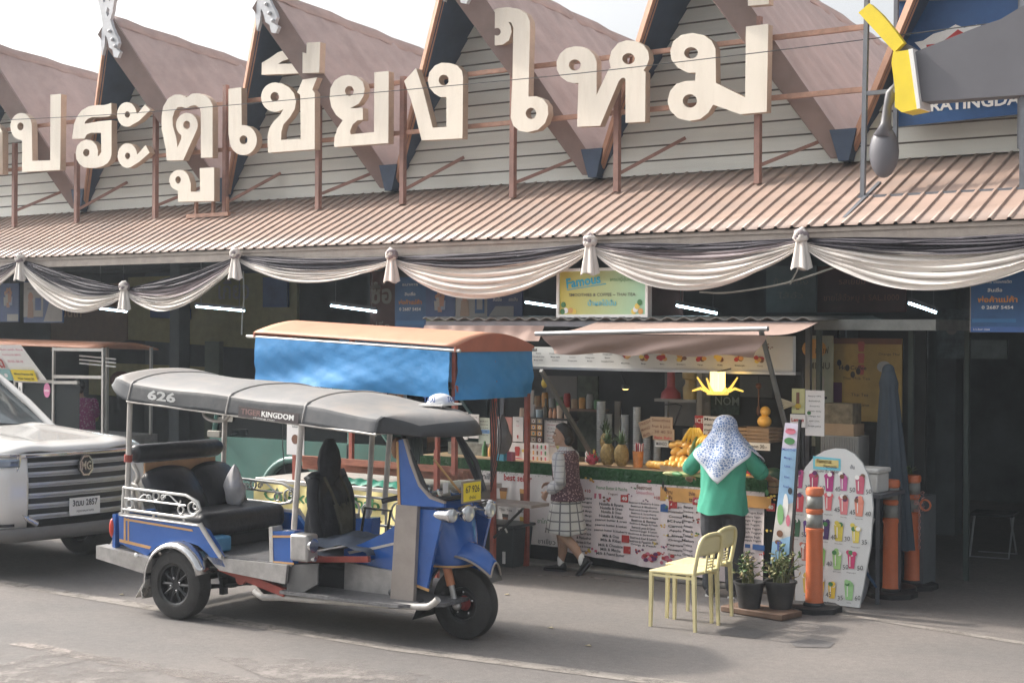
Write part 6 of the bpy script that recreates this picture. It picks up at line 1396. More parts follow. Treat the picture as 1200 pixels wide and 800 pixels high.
# ================================================================ teal 4x4 behind the kebab cart
M_TEAL = mk('teal_car_paint', (.10, .20, .175), .22, var=.08, scale=2, coat=.4, dirt=.2)
M_DKG = mk('black_car_glass', (.012, .015, .017), .06, var=.2)
PO = Vector((-3.94, .72, 0)); grn = empty('parked_jeep', PO, 0, 'teal green off-road car parked behind the yellow kebab cart', 'car')
for sg in (-1, 1):
    m = MB(); out = [(-1.45, .45), (-1.47, 1.02)]+[(-1.40, 1.08), (1.45, 1.10), (1.55, 1.0), (1.6, .45)]+[(.50*math.cos(a), .33+.50*math.sin(a)) for a in [i*PI/12 for i in range(13)]]
    m.prism(out, (0, sg*.86, 0), X, Z, Y*sg*.06, M_TEAL); m.build('side_panel', grn, bevel=.02)
    m = MB(); m.tube([(.54*math.cos(a), sg*.93, .33+.54*math.sin(a)) for a in [i*PI/16 for i in range(17)]], .045, M_TEAL, 8); m.build('wheel_flare', grn, smooth=60)
    m = MB(); m.prism([(-1.42, 1.06), (-1.3, 1.66), (.9, 1.68), (1.45, 1.08)], (0, sg*.83, 0), X, Z, Y*sg*.02, M_DKG); m.build('window', grn)
    for a, b in (((-1.42, 1.06), (-1.3, 1.66)), ((.82, 1.08), (.80, 1.68)), ((1.45, 1.08), (.9, 1.68))): m = MB(); m.tube([(a[0], sg*.865, a[1]), (b[0], sg*.865, b[1])], .03, M_TEAL, 6); m.build('pillar', grn)
    wheel(0, sg*.80, .37, .24, .22, sg < 0, grn, 8)
    m = MB(); m.bx(.82, .835, sg*.925-.004, sg*.925+.004, .6, 1.08, M_PBLK); m.build('door_gap', grn)
m = MB(); m.bx(-1.3, .9, -.84, .84, 1.66, 1.70, M_TEAL); m.build('roof', grn, bevel=.02)
m = MB(); m.bx(-1.4, 1.5, -.82, .82, .5, 1.05, M_PBLK); m.build('cabin_core', grn)
m = MB(); m.tube([(-1.2, -.90, 1.08), (-1.2, -1.04, 1.12)], .02, M_PBLK, 6); m.bx(-1.3, -1.08, -1.08, -1.02, 1.08, 1.16, M_DIMT); m.build('side_mirror', grn, bevel=.015)
m = MB(); pts = [(-.16, -.96, 1.60), (-.14, -.97, 1.0), (-.10, -.97, .7)]; m.tube(pts, .006, M_PBLK, 4); m.build('antenna', grn)
m = MB(); m.prism([(-.16, -.10), (.16, -.10), (.17, -.04), (.04, -.02), (.02, .1), (-.04, .13), (-.10, .08)], (-1.45+.2, -.868, 1.36), X, Z, Y*-.002, M_DIMT, holes=[[(-.09, -.05), (-.02, -.05), (-.03, .04), (-.07, .04)]]); m.build('window_sticker', grn)

# ================================================================ blue kebab cart
M_TARP = mk('blue_tarp', (.04, .25, .56), .6, var=.10, scale=3, bump=.25, bscale=9)
M_TARPR = mk('orange_cart_roof', (.50, .24, .15), .6, var=.12, scale=3, dirt=.3, dcol=(.35,.2,.14))
M_REDP = mk('rust_red_post', (.33, .085, .06), .6, var=.25, scale=9, dirt=.3)
M_KEB = mk('kebab_yellow', (.74, .64, .28), .55, var=.08, scale=2)
KO = Vector((-1.8, -1.0, 0)); kc = empty('kebab_cart', KO, 0, 'kebab cart with blue tarps, orange roof, red posts and yellow banner', 'food cart')
def kz(x, z): return z-.045*(x+1.3)                    # the cart leans to the right
x0_, x1_ = -1.30, 1.34
m = MB()
def kroof(u, v):
    x = x0_-.03+(x1_-x0_+.06)*u; a = (v-.5)*2; return Vector((x, a*.64, kz(x, 2.34)+.125*(1-abs(a)**1.7)))
m.grid(kroof, 20, 16, M_TARPR); rf_ = m.build('roof', kc, solid=.015, smooth=60)
for x in (x0_-.03, x1_+.03):
    m = MB(); ps = [(a/8*.64, .125*(1-abs(a/8)**1.7)) for a in range(-8, 9)]+[(.64, -.05), (-.64, -.05)]; m.prism(ps, (x-.01, 0, kz(x, 2.34)), Y, Z, X*.02, mk('red_gable', (.40,.13,.08), .6)); m.build('gable_end', rf_)
m = MB()
for sg in (-1, 1): m.tube([(x0_-.15, sg*.62, kz(x0_, 2.30)), (x1_+.08, sg*.62, kz(x1_, 2.30))], .018, M_WPIPE, 6)
m.build('frame_rail', kc)
def tarp(name, a, b, z0, z1, ph):
    a, b = Vector(a), Vector(b); d = b-a; n_ = Vector((d.y, -d.x, 0)).normalized()
    def f(u, v):
        p = a+d*u; w_ = .018*math.sin(u*11+v*3+ph)*v+.010*abs(math.sin(u*19-v*8+ph+math.sin(u*7)))*(.3+v)+.006*abs(math.sin(u*41+v*13+3*math.sin(u*5)))+.02*math.sin(v*6+u*5)*v
        return Vector((p.x, p.y, kz(p.x, z1+(z0-z1)*v)))+n_*(w_+.02)
    m = MB(); m.grid(f, 50, 14, M_TARP); return m.build(name, kc, smooth=180)
tarp('side_tarp', (x0_, -.62, 0), (x1_-.03, -.62, 0), 1.84, 2.29, 0); tarp('side_tarp', (x1_, -.60, 0), (x1_, .62, 0), 1.83, 2.29, 2); tarp('side_tarp', (x1_, .62, 0), (x0_, .62, 0), 1.9, 2.29, 4)
pA, pB, pC = W(346, 550, -1.58).x-KO.x, W(412, 520, -.42).x-KO.x, W(512, 550, -1.58).x-KO.x
for (x, y) in ((pA, -.58), (x1_, .58), (pB, .58), (x1_, .02), (pC, -.58), (x1_-.02, -.57)):
    m = MB(); m.bar((x, y, .0 if x != x1_-.02 else 1.0), (x, y, kz(x, 2.30)), .045, M_REDP); m.build('post', kc)
m = MB(); m.bx(x0_+.03, .95, -.58, .50, .28, .77, mk('cart_box', (.30,.29,.26), .6, dirt=.3)); m.build('body', kc); m = MB(); m.bx(x0_-.02, 1.05, -.62, .55, .771, .82, M_WPIPE); m.build('work_top', kc, bevel=.008)
def keb(u, v): return Vector((x0_-.02+1.98*u, -.625-.012*math.sin(u*30+v*5)-.02*v*math.sin(u*8), .78-.46*v))
m = MB(); m.grid(keb, 40, 8, M_KEB)
q = MB(); q.text('Chicken  Kebab', (x0_+.12, 0, .60), X, Z, .12, mk('kebab_green', (.02,.13,.03), .6), 'l', .02, width=1.62, d=0); q.text('Chiang Mai', (x0_+.15, 0, .44), X, Z, .05, I_BRN, 'l', .01, width=.5, d=0); q.text('by Zabeshes.com', (x0_+.85, 0, .42), X, Z, .06, mk('kebab_olive', (.12,.16,.05), .6), 'l', .01, width=.85, d=0)
for v in q.v: u = (v.x-x0_+.02)/1.98; vv = (.78-v.z)/.46; v.y = keb(u, vv).y-.004
b_ = len(m.v); m.v += q.v
for f, k in zip(q.f, q.fm): m.f.append([b_+i for i in f]); m.fm.append(m.mi(q.m[k]))
m.build('printed_banner', kc, smooth=180)
for i in range(3):
    m = MB(); m.box((.2+.03*i, -.40+.12*i, .95+.0*i+.02), (2.0, .10, .085), mk('red_timber', (.36,.14,.09), .7, var=.3, scale=7, stretch=(1, 6, 6))); m.build('timber_rail', kc, bevel=.006)
m = MB(); m.box((.2, -.5, 1.04), (2.1, .06, .06), MATS['red_timber']); m.build('timber_rail', kc)
m = MB(); m.grid(lambda u, v: Vector((-.15+1.05*u, -.60+.18*v, .83+.05*math.sin(PI*v)+.01*math.sin(u*40))), 40, 5, mk('green_plastic_sheet', (.02,.20,.14), .4, var=.2)); m.build('green_cover', kc, smooth=180)
def hang(px4, t, mat, name, pr=None):
    a, b = W(px4[0], px4[3], t), W(px4[2], px4[1], t); m = MB(); m.bx(a.x-KO.x, b.x-KO.x, t-KO.y, t-KO.y+.01, a.z, b.z, mat)
    if pr: pr(m, a.x-KO.x, b.x-KO.x, t-KO.y, a.z, b.z)
    return m.build(name, kc)
def foodp(m, x0, x1, y, z0, z1):
    rr = random.Random(4)
    for i in range(26): m.blob([(p[0]*.05, p[1]*.035) for p in CIRC], (rr.uniform(x0+.05, x1-.05), y-.0005*i, rr.uniform(z0+.04, z1-.04)), X, Z, rr.choice([I_ORG, I_BRN, mk('bread', (.5,.33,.2), .7), mk('bread2', (.42,.22,.14), .7)]), .002)
hang((331,446,346,461), -1.45, M_KEB, 'food_poster', lambda m, x0, x1, y, z0, z1: m.text('kebab', ((x0+x1)/2, y, z0+.06), X, Z, .04, I_GRN, 'c', .01))
hang((347,446,362,462), -1.45, M_BANW, 'food_poster', foodp); hang((363,447,388,462), -1.45, M_BANW, 'food_poster', lambda m, x0, x1, y, z0, z1: m.text('ไก่ 60', ((x0+x1)/2, y, z0+.06), X, Z, .05, I_BLK, 'c', .01))
hang((414,453,453,472), -1.3, mk('food_pink', (.48,.30,.24), .6), 'food_poster', foodp); hang((455,455,476,478), -1.25, mk('food_blue', (.38,.48,.52), .6), 'food_poster', foodp)
hang((336,487,356,532), -1.66, M_BANW, 'food_poster', lambda m, x0, x1, y, z0, z1: (m.rect(x0, x1, z1-.08, z1, (0, y-.001, 0), X, Z, M_YEL, .002), m.blob([(p[0]*.05, p[1]*.05) for p in CIRC], ((x0+x1)/2, y, z0+.16), X, Z, I_BRN, .003), m.text('kebab', ((x0+x1)/2, y, z0+.28), X, Z, .025, I_BLK, 'c', .01)))
m = MB(); a = W(560, 592, -1.1); m.bx(1.20, 1.90, -.12, .18, .68, .71, mk('grey_plank', (.24,.21,.19), .7, var=.2)); m.build('side_tray', kc); m = MB(); m.tube([(1.38, -.02, .35), (1.75, -.02, .68)], .014, M_BLACK, 5); m.build('tray_bracket', kc)
for x in (-.8, .7):
    w_ = empty('wheel', (x, -.35, .22)); w_.parent = kc; m = MB(); m.lathe([(.16, -.03), (.2, -.035), (.22, 0), (.2, .035), (.16, .03)], (0, 0, 0), M_TIRE, 24, 'Y', cap=False); m.build('tyre', w_); m = MB(); m.lathe([(0, -.02), (.165, -.02), (.165, .02), (0, .02)], (0, 0, 0), M_BRUSH, 20, 'Y'); m.build('rim', w_)
m = MB(); 
for i in range(5): m.tube(catmull([(1.33, -.05+.03*i, 1.75), (1.40+.03*i, -.1, 1.3), (1.36, -.05, 1.0-.05*i)], 4), .006, M_BLACK, 4)
m.build('cable', kc)

# ================================================================ fried chicken cart at the far left, with its seller
FO = Vector((-9.2, .2, 0)); fc = empty('fried_chicken_cart', FO, 0, 'fried chicken cart with slanted sign board and glass case, far left', 'food cart')
def FP(px, py, t=0.0): v = W(px, py, t); return Vector((v.x-FO.x, t-FO.y, v.z))
m = MB(); a, b = FP(-40, 402), FP(62, 402); c = FP(125, 404)
m.grid(lambda u, v: Vector((a.x+(c.x-a.x-.15)*u, -.2+1.0*v, 2.12+.09*math.sin(PI*min(1, v*.9+.1))-.03*u)), 10, 8, M_TARPR); m.build('roof', fc, solid=.02, smooth=60)
sb = [FP(-60, 404), FP(48, 404), FP(62, 445), FP(-60, 445)]
m = MB(); m.add([sb[3]+Y*-.10, sb[2]+Y*-.10, sb[1]+Y*-.32, sb[0]+Y*-.32], [(0,1,2,3)], M_WHT)
ux = X; uy = (sb[1]+Y*-.32-sb[2]-Y*-.10); uy.x = 0; uy.normalize(); o = Vector((FP(-20, 445).x, -.30, sb[3].z))
m.text('ร้านไก่ทอด', o+X*-.17+uy*.24, ux, uy, .16, I_RED, 'l', .03, width=.98, d=.006); m.text('Fried Chicken with Rice', o+X*.50+uy*.50, ux, uy, .03, I_PNK, 'l', .01, width=.85, d=.006); m.text('Fried Pork 081-889910', o+X*.86+uy*.42, ux, uy, .03, I_PNK, 'l', .01, width=.40, d=.006); m.text('50.50.-50.10', o+X*.92+uy*.32, ux, uy, .035, I_PNK, 'l', .02, width=.34, d=.006)
m.rect(.30, .88, .04, .21, o, ux, uy, mk('sign_teal', (.25,.45,.45), .6), .006); m.rect(.90, 1.42, .04, .21, o, ux, uy, M_YEL, .006); m.text('Mixed Papaya 50', o+X*.95+uy*.135, ux, uy, .028, I_BLK, 'l', .02, width=.42, d=.009); m.text('Thai Salad 35', o+X*1.0+uy*.065, ux, uy, .028, I_BLK, 'l', .02, width=.36, d=.009)
for i in range(4): m.blob([(p[0]*.04, p[1]*.03) for p in CIRC], o+X*(.37+.13*i)+uy*.12, ux, uy, [M_BANW, I_BRN, I_GRN, M_BANW][i], .009)
m.build('sign_board', fc)
M_FST = mk('cart_steel', (.40,.39,.37), .4, metal=.4, var=.1)
for px_, y_ in ((18, 0), (63, 0), (90, .5), (121, .0), (121, .8)):
    p = FP(px_, 445); m = MB(); m.bar((p.x, y_-.2, .0), (p.x, y_-.2, 2.12), .035, M_FST); m.build('post', fc)
for a_, b_ in (((64, 409), (122, 410)), ((64, 441), (122, 442)), ((18, 446), (64, 447)), ((64, 448), (92, 448))):
    p, q_ = FP(*a_), FP(*b_); m = MB(); m.bar((p.x, -.2, p.z), (q_.x, -.2, q_.z), .04, M_FST, up=Z); m.build('rail', fc)
m = MB(); p, q_ = FP(72, 417), FP(114, 421)
for k in range(3): m.bar((p.x, .1, p.z-.05*k), (q_.x, .1, q_.z-.05*k), .02, M_WHT, up=Z)
m.build('lamp_slats', fc)
m = MB(); p, q_ = FP(18, 448), FP(92, 520); m.bx(p.x, q_.x, -.19, -.185, q_.z, p.z, mglass('case_glass', (.55,.62,.64), .12, .05)); m.build('glass_pane', fc)
m = MB(); m.bx(p.x-.2, FP(122, 500).x, -.2, .7, .0, .95, M_BRUSH); m.build('counter_body', fc)
m = MB(); p = FP(35, 465); m.ell((p.x, .05, p.z), (.10, .10, .13), mk('hung_chicken', (.35,.30,.27), .6), 12); m.cyl((p.x, .05, p.z+.1), (p.x, .05, p.z+.3), .008, M_BLACK, 4); m.build('hanging_bag', fc)
m = MB(); p = FP(56, 457); m.prism([(math.cos(i/20*6.28)*.07, math.sin(i/20*6.28)*.10) for i in range(20)], (p.x, -.215, p.z), X, Z, Y*.004, mk('pink_tag', (.55,.16,.32), .5)); m.text('OPEN', (p.x, -.217, p.z-.02), X, Z, .03, M_WHT, 'c', .02); m.build('pink_tag', fc)
m = MB(); p = FP(25, 453); m.bx(p.x-.04, p.x+.04, -.22, -.205, p.z-.08, p.z+.06, M_WHT); m.text('6', (p.x, -.222, p.z-.05), X, Z, .06, I_BLK, 'c', .02); m.build('number_card', fc)
# ================================================================ people
def mpattern(name, kind, c1, c2, scale, rough=.85):
    m = bpy.data.materials.new(name); m.use_nodes = True; n = m.node_tree.nodes; L = m.node_tree.links; b = n['Principled BSDF']; b.inputs['Roughness'].default_value = rough
    tc = n.new('ShaderNodeTexCoord'); mi = n.new('ShaderNodeMix'); mi.data_type = 'RGBA'; mi.inputs['A'].default_value = (*c1, 1); mi.inputs['B'].default_value = (*c2, 1)
    if kind == 'check':
        outs = []
        sp = n.new('ShaderNodeSeparateXYZ'); L.new(tc.outputs['Object'], sp.inputs[0])
        at = n.new('ShaderNodeMath'); at.operation = 'ARCTAN2'; L.new(sp.outputs[0], at.inputs[0]); L.new(sp.outputs[1], at.inputs[1])
        for src, k in ((at.outputs[0], scale*.16), (sp.outputs[2], scale)):
            mu = n.new('ShaderNodeMath'); mu.operation = 'MULTIPLY'; mu.inputs[1].default_value = k; L.new(src, mu.inputs[0])
            fr = n.new('ShaderNodeMath'); fr.operation = 'FRACT'; L.new(mu.outputs[0], fr.inputs[0]); lt = n.new('ShaderNodeMath'); lt.operation = 'LESS_THAN'; lt.inputs[1].default_value = .16; L.new(fr.outputs[0], lt.inputs[0]); outs.append(lt.outputs[0])
        mx = n.new('ShaderNodeMath'); mx.operation = 'MAXIMUM'; L.new(outs[0], mx.inputs[0]); L.new(outs[1], mx.inputs[1]); L.new(mx.outputs[0], mi.inputs['Factor'])
    else:
        v = n.new('ShaderNodeTexVoronoi'); v.inputs['Scale'].default_value = scale; v.feature = 'F1' if kind == 'floral' else 'DISTANCE_TO_EDGE'; L.new(tc.outputs['Object'], v.inputs['Vector'])
        mr = n.new('ShaderNodeMapRange'); mr.inputs[1].default_value = .25 if kind == 'floral' else .06; mr.inputs[2].default_value = .4 if kind == 'floral' else .14; L.new(v.outputs['Distance'], mr.inputs[0]); L.new(mr.outputs[0], mi.inputs['Factor'])
    L.new(mi.outputs['Result'], b.inputs['Base Color']); return m
M_SKINP = mk('skin_tan', (.42, .26, .18), .5, var=.06)
M_HAIR = mk('black_hair', (.012, .010, .010), .45, var=.2, bump=.5, bscale=60)
def limb(m, pts, rs, mat, n=14, k=4, fl=1.0, up=None):
    P = catmull([Vector((*p, 0)) if False else Vector(p) for p in pts], k); R4 = []
    N = len(pts)
    for i in range(len(P)):
        t = i/k; j = min(int(t), N-2); f = t-j; f = f*f*(3-2*f); R4.append(rs[j]+(rs[j+1]-rs[j])*f)
    m.tube(P, R4, mat, n, flat_=fl, up=up)
    m.ell(P[0], R4[0]*.98, mat, 12); m.ell(P[-1], R4[-1]*.98, mat, 12)
def torso(m, secs, mat, n=20):
    """secs: (centre, half width x, half depth y)"""
    C_ = catmull([s[0] for s in secs], 4); N = len(secs); vs = []
    for i, c in enumerate(C_):
        t = i/4; j = min(int(t), N-2); f = t-j; f = f*f*(3-2*f)
        a = secs[j][1]+(secs[j+1][1]-secs[j][1])*f; b = secs[j][2]+(secs[j+1][2]-secs[j][2])*f
        for k in range(n):
            th = 2*PI*k/n; vs.append(c+Vector((a*abs(math.cos(th))**.85*math.copysign(1, math.cos(th)), b*math.sin(th), 0)))
    K = len(C_)
    m.add(vs, [(i*n+k, i*n+(k+1) % n, (i+1)*n+(k+1) % n, (i+1)*n+k) for i in range(K-1) for k in range(n)]+[tuple(range(n))[::-1], tuple((K-1)*n+k for k in range(n))], mat)
def hand(m, wrist, d, palm_n, mat, curl=.5, s=1.0):
    """d: direction to the fingers, palm_n: palm normal"""
    d = Vector(d).normalized(); pn = Vector(palm_n); pn = (pn-d*pn.dot(d)).normalized(); sd = d.cross(pn)
    w_ = Vector(wrist); pc = w_+d*.045*s
    R_m = Matrix((sd, pn, d)).transposed()
    m.ell(pc, (.040*s, .016*s, .050*s), mat, 10, rot=R_m)
    for i, (o, L) in enumerate(((-.028, .062), (-.010, .072), (.009, .068), (.027, .052))):
        b = w_+d*.082*s+sd*o*s; a = curl
        p1 = b+(d*math.cos(a*.6)+pn*math.sin(a*.6))*L*.5*s; p2 = p1+(d*math.cos(a*1.6)+pn*math.sin(a*1.6))*L*.5*s
        m.tube([b-d*.02*s, b, p1, p2], [.0095*s, .0095*s, .009*s, .0075*s], mat, 7); m.ell(p2, .0078*s, mat, 7)
    t0 = w_+d*.03*s-sd*.034*s; t1 = t0+(d*.6-sd*.7+pn*.3).normalized()*.035*s; t2 = t1+(d*.9-sd*.1+pn*.4).normalized()*.028*s
    m.tube([t0, t1, t2], [.013*s, .011*s, .009*s], mat, 7); m.ell(t2, .009*s, mat, 7)
def head(m, c, yaw, mat, s=1.0, face=True):
    """faces +Y before the yaw"""
    R_m = Matrix.Rotation(yaw, 3, 'Z'); c = Vector(c)
    m.ell(c+Vector((0, 0, .015))*s, (.073*s, .092*s, .105*s), mat, 18, rot=R_m, k=14)
    m.ell(c+R_m @ Vector((0, .028, -.055))*s, (.052*s, .058*s, .058*s), mat, 14, rot=R_m)
    m.ell(c+R_m @ Vector((0, .070, -.093))*s, (.022*s, .018*s, .018*s), mat, 10)
    if face:
        m.ell(c+R_m @ Vector((0, .095, -.012))*s, (.012*s, .019*s, .026*s), mat, 10, rot=R_m @ Matrix.Rotation(.3, 3, 'X'))
        m.ell(c+R_m @ Vector((0, .101, -.026))*s, (.016*s, .012*s, .010*s), mat, 10)
        m.ell(c+R_m @ Vector((0, .086, -.058))*s, (.024*s, .012*s, .008*s), mat, 10)
        for sg in (-1, 1): m.ell(c+R_m @ Vector((sg*.030, .080, .022))*s, (.022*s, .012*s, .008*s), mat, 8)
    for sg in (-1, 1): m.ell(c+R_m @ Vector((sg*.075, -.005, -.005))*s, (.010*s, .020*s, .031*s), mat, 10, rot=R_m)
def face_parts(root, c, yaw, s=1.0):
    R_m = Matrix.Rotation(yaw, 3, 'Z'); c = Vector(c)
    m = MB(); 
    for sg in (-1, 1):
        m.ell(c+R_m @ Vector((sg*.030, .083, .008))*s, (.012*s, .007*s, .006*s), M_WHT, 8); m.ell(c+R_m @ Vector((sg*.030, .089, .008))*s, (.006*s, .004*s, .006*s), M_BLACK, 8)
    m.build('eyes', root, smooth=180)
    m = MB()
    for sg in (-1, 1): m.tube([c+R_m @ Vector((sg*.015, .091, .026))*s, c+R_m @ Vector((sg*.032, .089, .032))*s, c+R_m @ Vector((sg*.048, .078, .026))*s], .004*s, M_HAIR, 6)
    m.build('eyebrows', root, smooth=180)
    m = MB(); m.ell(c+R_m @ Vector((0, .096, -.058))*s, (.021*s, .007*s, .006*s), mk('lips', (.28,.09,.08), .5), 10); m.build('lips', root, smooth=180)
def shoe(m, toe_dir, ankle, mat, sole, pitch=0, s=1.0):
    d = Vector(toe_dir).normalized(); R0 = Matrix((d.cross(Z)*-1, d, Z)).transposed(); R_p = Matrix.Rotation(pitch, 3, d.cross(Z)); a = Vector(ankle)
    def P(v): return a + R_p @ (R0 @ Vector(v))*s
    prof = [(-.055, .030, .075), (-.03, .038, .085), (.02, .038, .07), (.08, .042, .05), (.14, .045, .038), (.18, .036, .030), (.20, .015, .02)]
    n = 10; vs = []
    for y, w_, h in prof:
        for k in range(n):
            t = 2*PI*k/n; z = math.sin(t); vs.append(P((w_*math.cos(t), y, -.085+max(-.012, .0)+ (h*(z*.5+.5)))))
    m.add(vs, [(i*n+k, i*n+(k+1) % n, (i+1)*n+(k+1) % n, (i+1)*n+k) for i in range(len(prof)-1) for k in range(n)]+[tuple(range(n)), tuple((len(prof)-1)*n+k for k in range(n))], mat)
    vs = []
    for y, w_, h in prof:
        for sx, zz in ((-1, -.098), (1, -.098), (1, -.082), (-1, -.082)): vs.append(P((sx*w_*1.02, y, zz)))
    m.add(vs, [(i*4+k, i*4+(k+1) % 4, (i+1)*4+(k+1) % 4, (i+1)*4+k) for i in range(len(prof)-1) for k in range(4)]+[(0,1,2,3), tuple((len(prof)-1)*4+k for k in range(4))], sole)

# ---- woman walking to the left past the counter (faces +Y locally; turned so that +Y is world -X)
wg = G(664, 671); WR = rad(97)
wm = empty('person', (wg.x, wg.y, 0), WR, 'person in floral vest and checked skirt walking left past the white counter', 'person')
F = M_SKINP
b = MB()
torso(b, [(Vector((0,0,.70)), .15, .10), (Vector((0,.0,.80)), .165, .115), (Vector((0,.01,.95)), .14, .10), (Vector((0,.02,1.10)), .155, .11), (Vector((0,.02,1.22)), .17, .10), (Vector((0,.015,1.27)), .10, .07), (Vector((0,.02,1.30)), .052, .052)], F)
limb(b, [(0,.02,1.24), (0,.035,1.36)], [.055, .05], F)
HC = Vector((0, .055, 1.425)); head(b, HC, rad(34), F, .98)
# left side of her body is towards the camera: local -X? (+Y=-worldX, +X = world +Y) so camera side is local -X
ls, le, lw = Vector((-.165, .02, 1.20)), Vector((-.215, -.03, .95)), Vector((-.16, .16, .84))
limb(b, [ls, (ls+le)/2+Vector((-.01,0,0)), le], [.050, .042, .036], F); limb(b, [le, (le+lw)/2, lw], [.036, .032, .024], F); hand(b, lw, (.35, .55, -.75), (.9, -.2, .2), F, .7, .95)
rs, re, rw = Vector((.165, .02, 1.20)), Vector((.205, .06, .95)), Vector((.15, .24, .90)); limb(b, [rs, (rs+re)/2, re], [.050, .042, .036], F); limb(b, [re, (re+rw)/2, rw], [.036, .032, .024], F); hand(b, rw, (-.4, .9, 0), (-.5, 0, -.8), F, .7, .95)
# legs: left (camera side) leg trails with the heel up, right leg leads, flat
lk, la = Vector((-.08, .02, .42)), Vector((-.07, -.215, .150)); limb(b, [(-.08,0,.74), (-.08,.03,.58), lk, (lk+la)/2+Vector((0,-.02,.01)), la], [.085, .075, .055, .052, .032], F)
rk, ra = Vector((.07, .10, .42)), Vector((.06, .10, .085)); limb(b, [(.08,0,.74), (.08,.07,.58), rk, (rk+ra)/2+Vector((0,-.02,0)), ra], [.085, .075, .055, .052, .032], F)
b.build('body', wm, remesh=.0085, smoothit=3, smooth=180)
face_parts(wm, HC, rad(34), .98); wm.scale = (.95, .95, .945)
h = MB(); h.grid(lambda u, v: HC+Matrix.Rotation(rad(34), 3, 'Z') @ Vector((.083*math.sin(PI*v*.60)*math.cos(2*PI*u), -.012+.104*math.sin(PI*v*.60)*math.sin(2*PI*u)-(.03*max(0, math.sin(2*PI*u))*v), .012+.118*math.cos(PI*v*.60)-(.045*v*max(0, -math.sin(2*PI*u))**.6)+(.11*v**2*max(0, math.sin(2*PI*u))**.7))), 36, 16, M_HAIR, closeu=True)
h.ell(HC+Vector((0, -.07, -.05)), (.058, .035, .05), M_HAIR, 14); h.build('hair', wm, solid=.012, smooth=180)
M_FLOR = mpattern('floral_vest_cloth', 'floral', (.40, .27, .27), (.085, .045, .06), 48); M_CHK = mpattern('checked_white_cloth', 'check', (.55, .55, .53), (.16, .16, .17), 11); M_PLAID = mpattern('pale_plaid_cloth', 'check', (.52, .52, .53), (.30, .31, .34), 16)
v = MB(); torso(v, [(Vector((0,-.01,.76)), .205, .165), (Vector((0,-.0,.84)), .195, .155), (Vector((0,.01,.97)), .168, .13), (Vector((0,.02,1.10)), .172, .13), (Vector((0,.02,1.20)), .178, .118), (Vector((0,.012,1.275)), .115, .085)], M_FLOR, 28); v.build('vest', wm, smooth=180)
c = MB(); torso(c, [(Vector((0,.01,1.15)), .17, .11), (Vector((0,.012,1.25)), .13, .09), (Vector((0,.02,1.315)), .062, .062)], M_PLAID)
for (s0, e0, w0) in ((ls, le, lw), (rs, re, rw)):
    limb(c, [s0+Vector((0,0,.005)), (s0+e0)/2, e0], [.068, .066, .060], M_PLAID); limb(c, [e0, e0+(w0-e0)*.55], [.060, .066], M_PLAID)
c.build('checked_shirt', wm, smooth=180)
s = MB()
def sk(u, v):
    a = 2*PI*u; r = 1+.06*math.sin(7*a+v)*v; return Vector((math.cos(a)*(.17+.045*v)*r, math.sin(a)*(.125+.085*v)*r-.0+.01, .84-.42*v+.012*math.sin(3*a)*v))
s.grid(sk, 56, 12, M_CHK, closeu=True); s.build('skirt', wm, solid=.006, smooth=180)
sh = MB(); 
for a_, pz in ((la, .0), (ra, 0)): pass
limb(sh, [la+Vector((0,.02,.05)), la+Vector((0,0,-.02))], [.037, .036], M_WHT); sh.build('sock', wm, smooth=180); sh = MB(); limb(sh, [ra+Vector((0,0,.055)), ra-Vector((0,0,.02))], [.037, .036], M_WHT); sh.build('sock', wm, smooth=180)
for a_, d_, pt in ((la, (0, 1, 0), -.85), (ra, (0, 1, 0), 0)):
    sh = MB(); shoe(sh, d_, a_+Vector((0, 0, .013)), M_BLACK, mk('shoe_sole', (.05,.05,.06), .7), pt, .98); sh.build('shoe', wm, smooth=50)

# ---- man in the green shirt, back to us, both hands on the goods
mg = G(843, 699); MR = rad(14)
mn = empty('person', (mg.x, mg.y+.05, 0), MR, 'person in green T-shirt with blue patterned headscarf, seen from behind at the counter', 'person')
b = MB()
torso(b, [(Vector((0,0,.84)), .155, .11), (Vector((0,.0,.95)), .165, .115), (Vector((0,.01,1.10)), .155, .105), (Vector((0,.02,1.27)), .185, .12), (Vector((0,.02,1.40)), .20, .105), (Vector((0,.02,1.45)), .12, .08), (Vector((0,.025,1.48)), .06, .06)], F)
limb(b, [(0,.03,1.42), (0,.05,1.54)], [.06, .055], F); HM = Vector((0, .085, 1.585)); head(b, HM, 0, F, 1.02)
for sg, e0, w0 in ((-1, Vector((-.36, .14, 1.20)), Vector((-.43, .34, 1.11))), (1, Vector((.33, .16, 1.18)), Vector((.34, .40, 1.12)))):
    s0 = Vector((sg*.19, .02, 1.385)); limb(b, [s0, (s0+e0)/2+Vector((sg*.01,0,0)), e0], [.060, .050, .042], F); limb(b, [e0, (e0+w0)/2, w0], [.042, .037, .028], F); hand(b, w0, (sg*.15, .9, -.25), (0, -.2, -1), F, .45, 1.05)
    t = limb
for sg in (-1, 1): limb(b, [(sg*.09,0,.86), (sg*.10,.02,.68), (sg*.10,.03,.47), (sg*.10,.0,.28), (sg*.10,-.02,.10)], [.095, .088, .062, .055, .038], F)
b.build('body', mn, remesh=.0085, smoothit=3, smooth=180); face_parts(mn, HM, 0, 1.02); mn.scale = (.97, .97, .935)
M_GRT = mk('green_tshirt', (.065, .36, .25), .85, var=.12, scale=5, bump=.5, bscale=5)
c = MB()
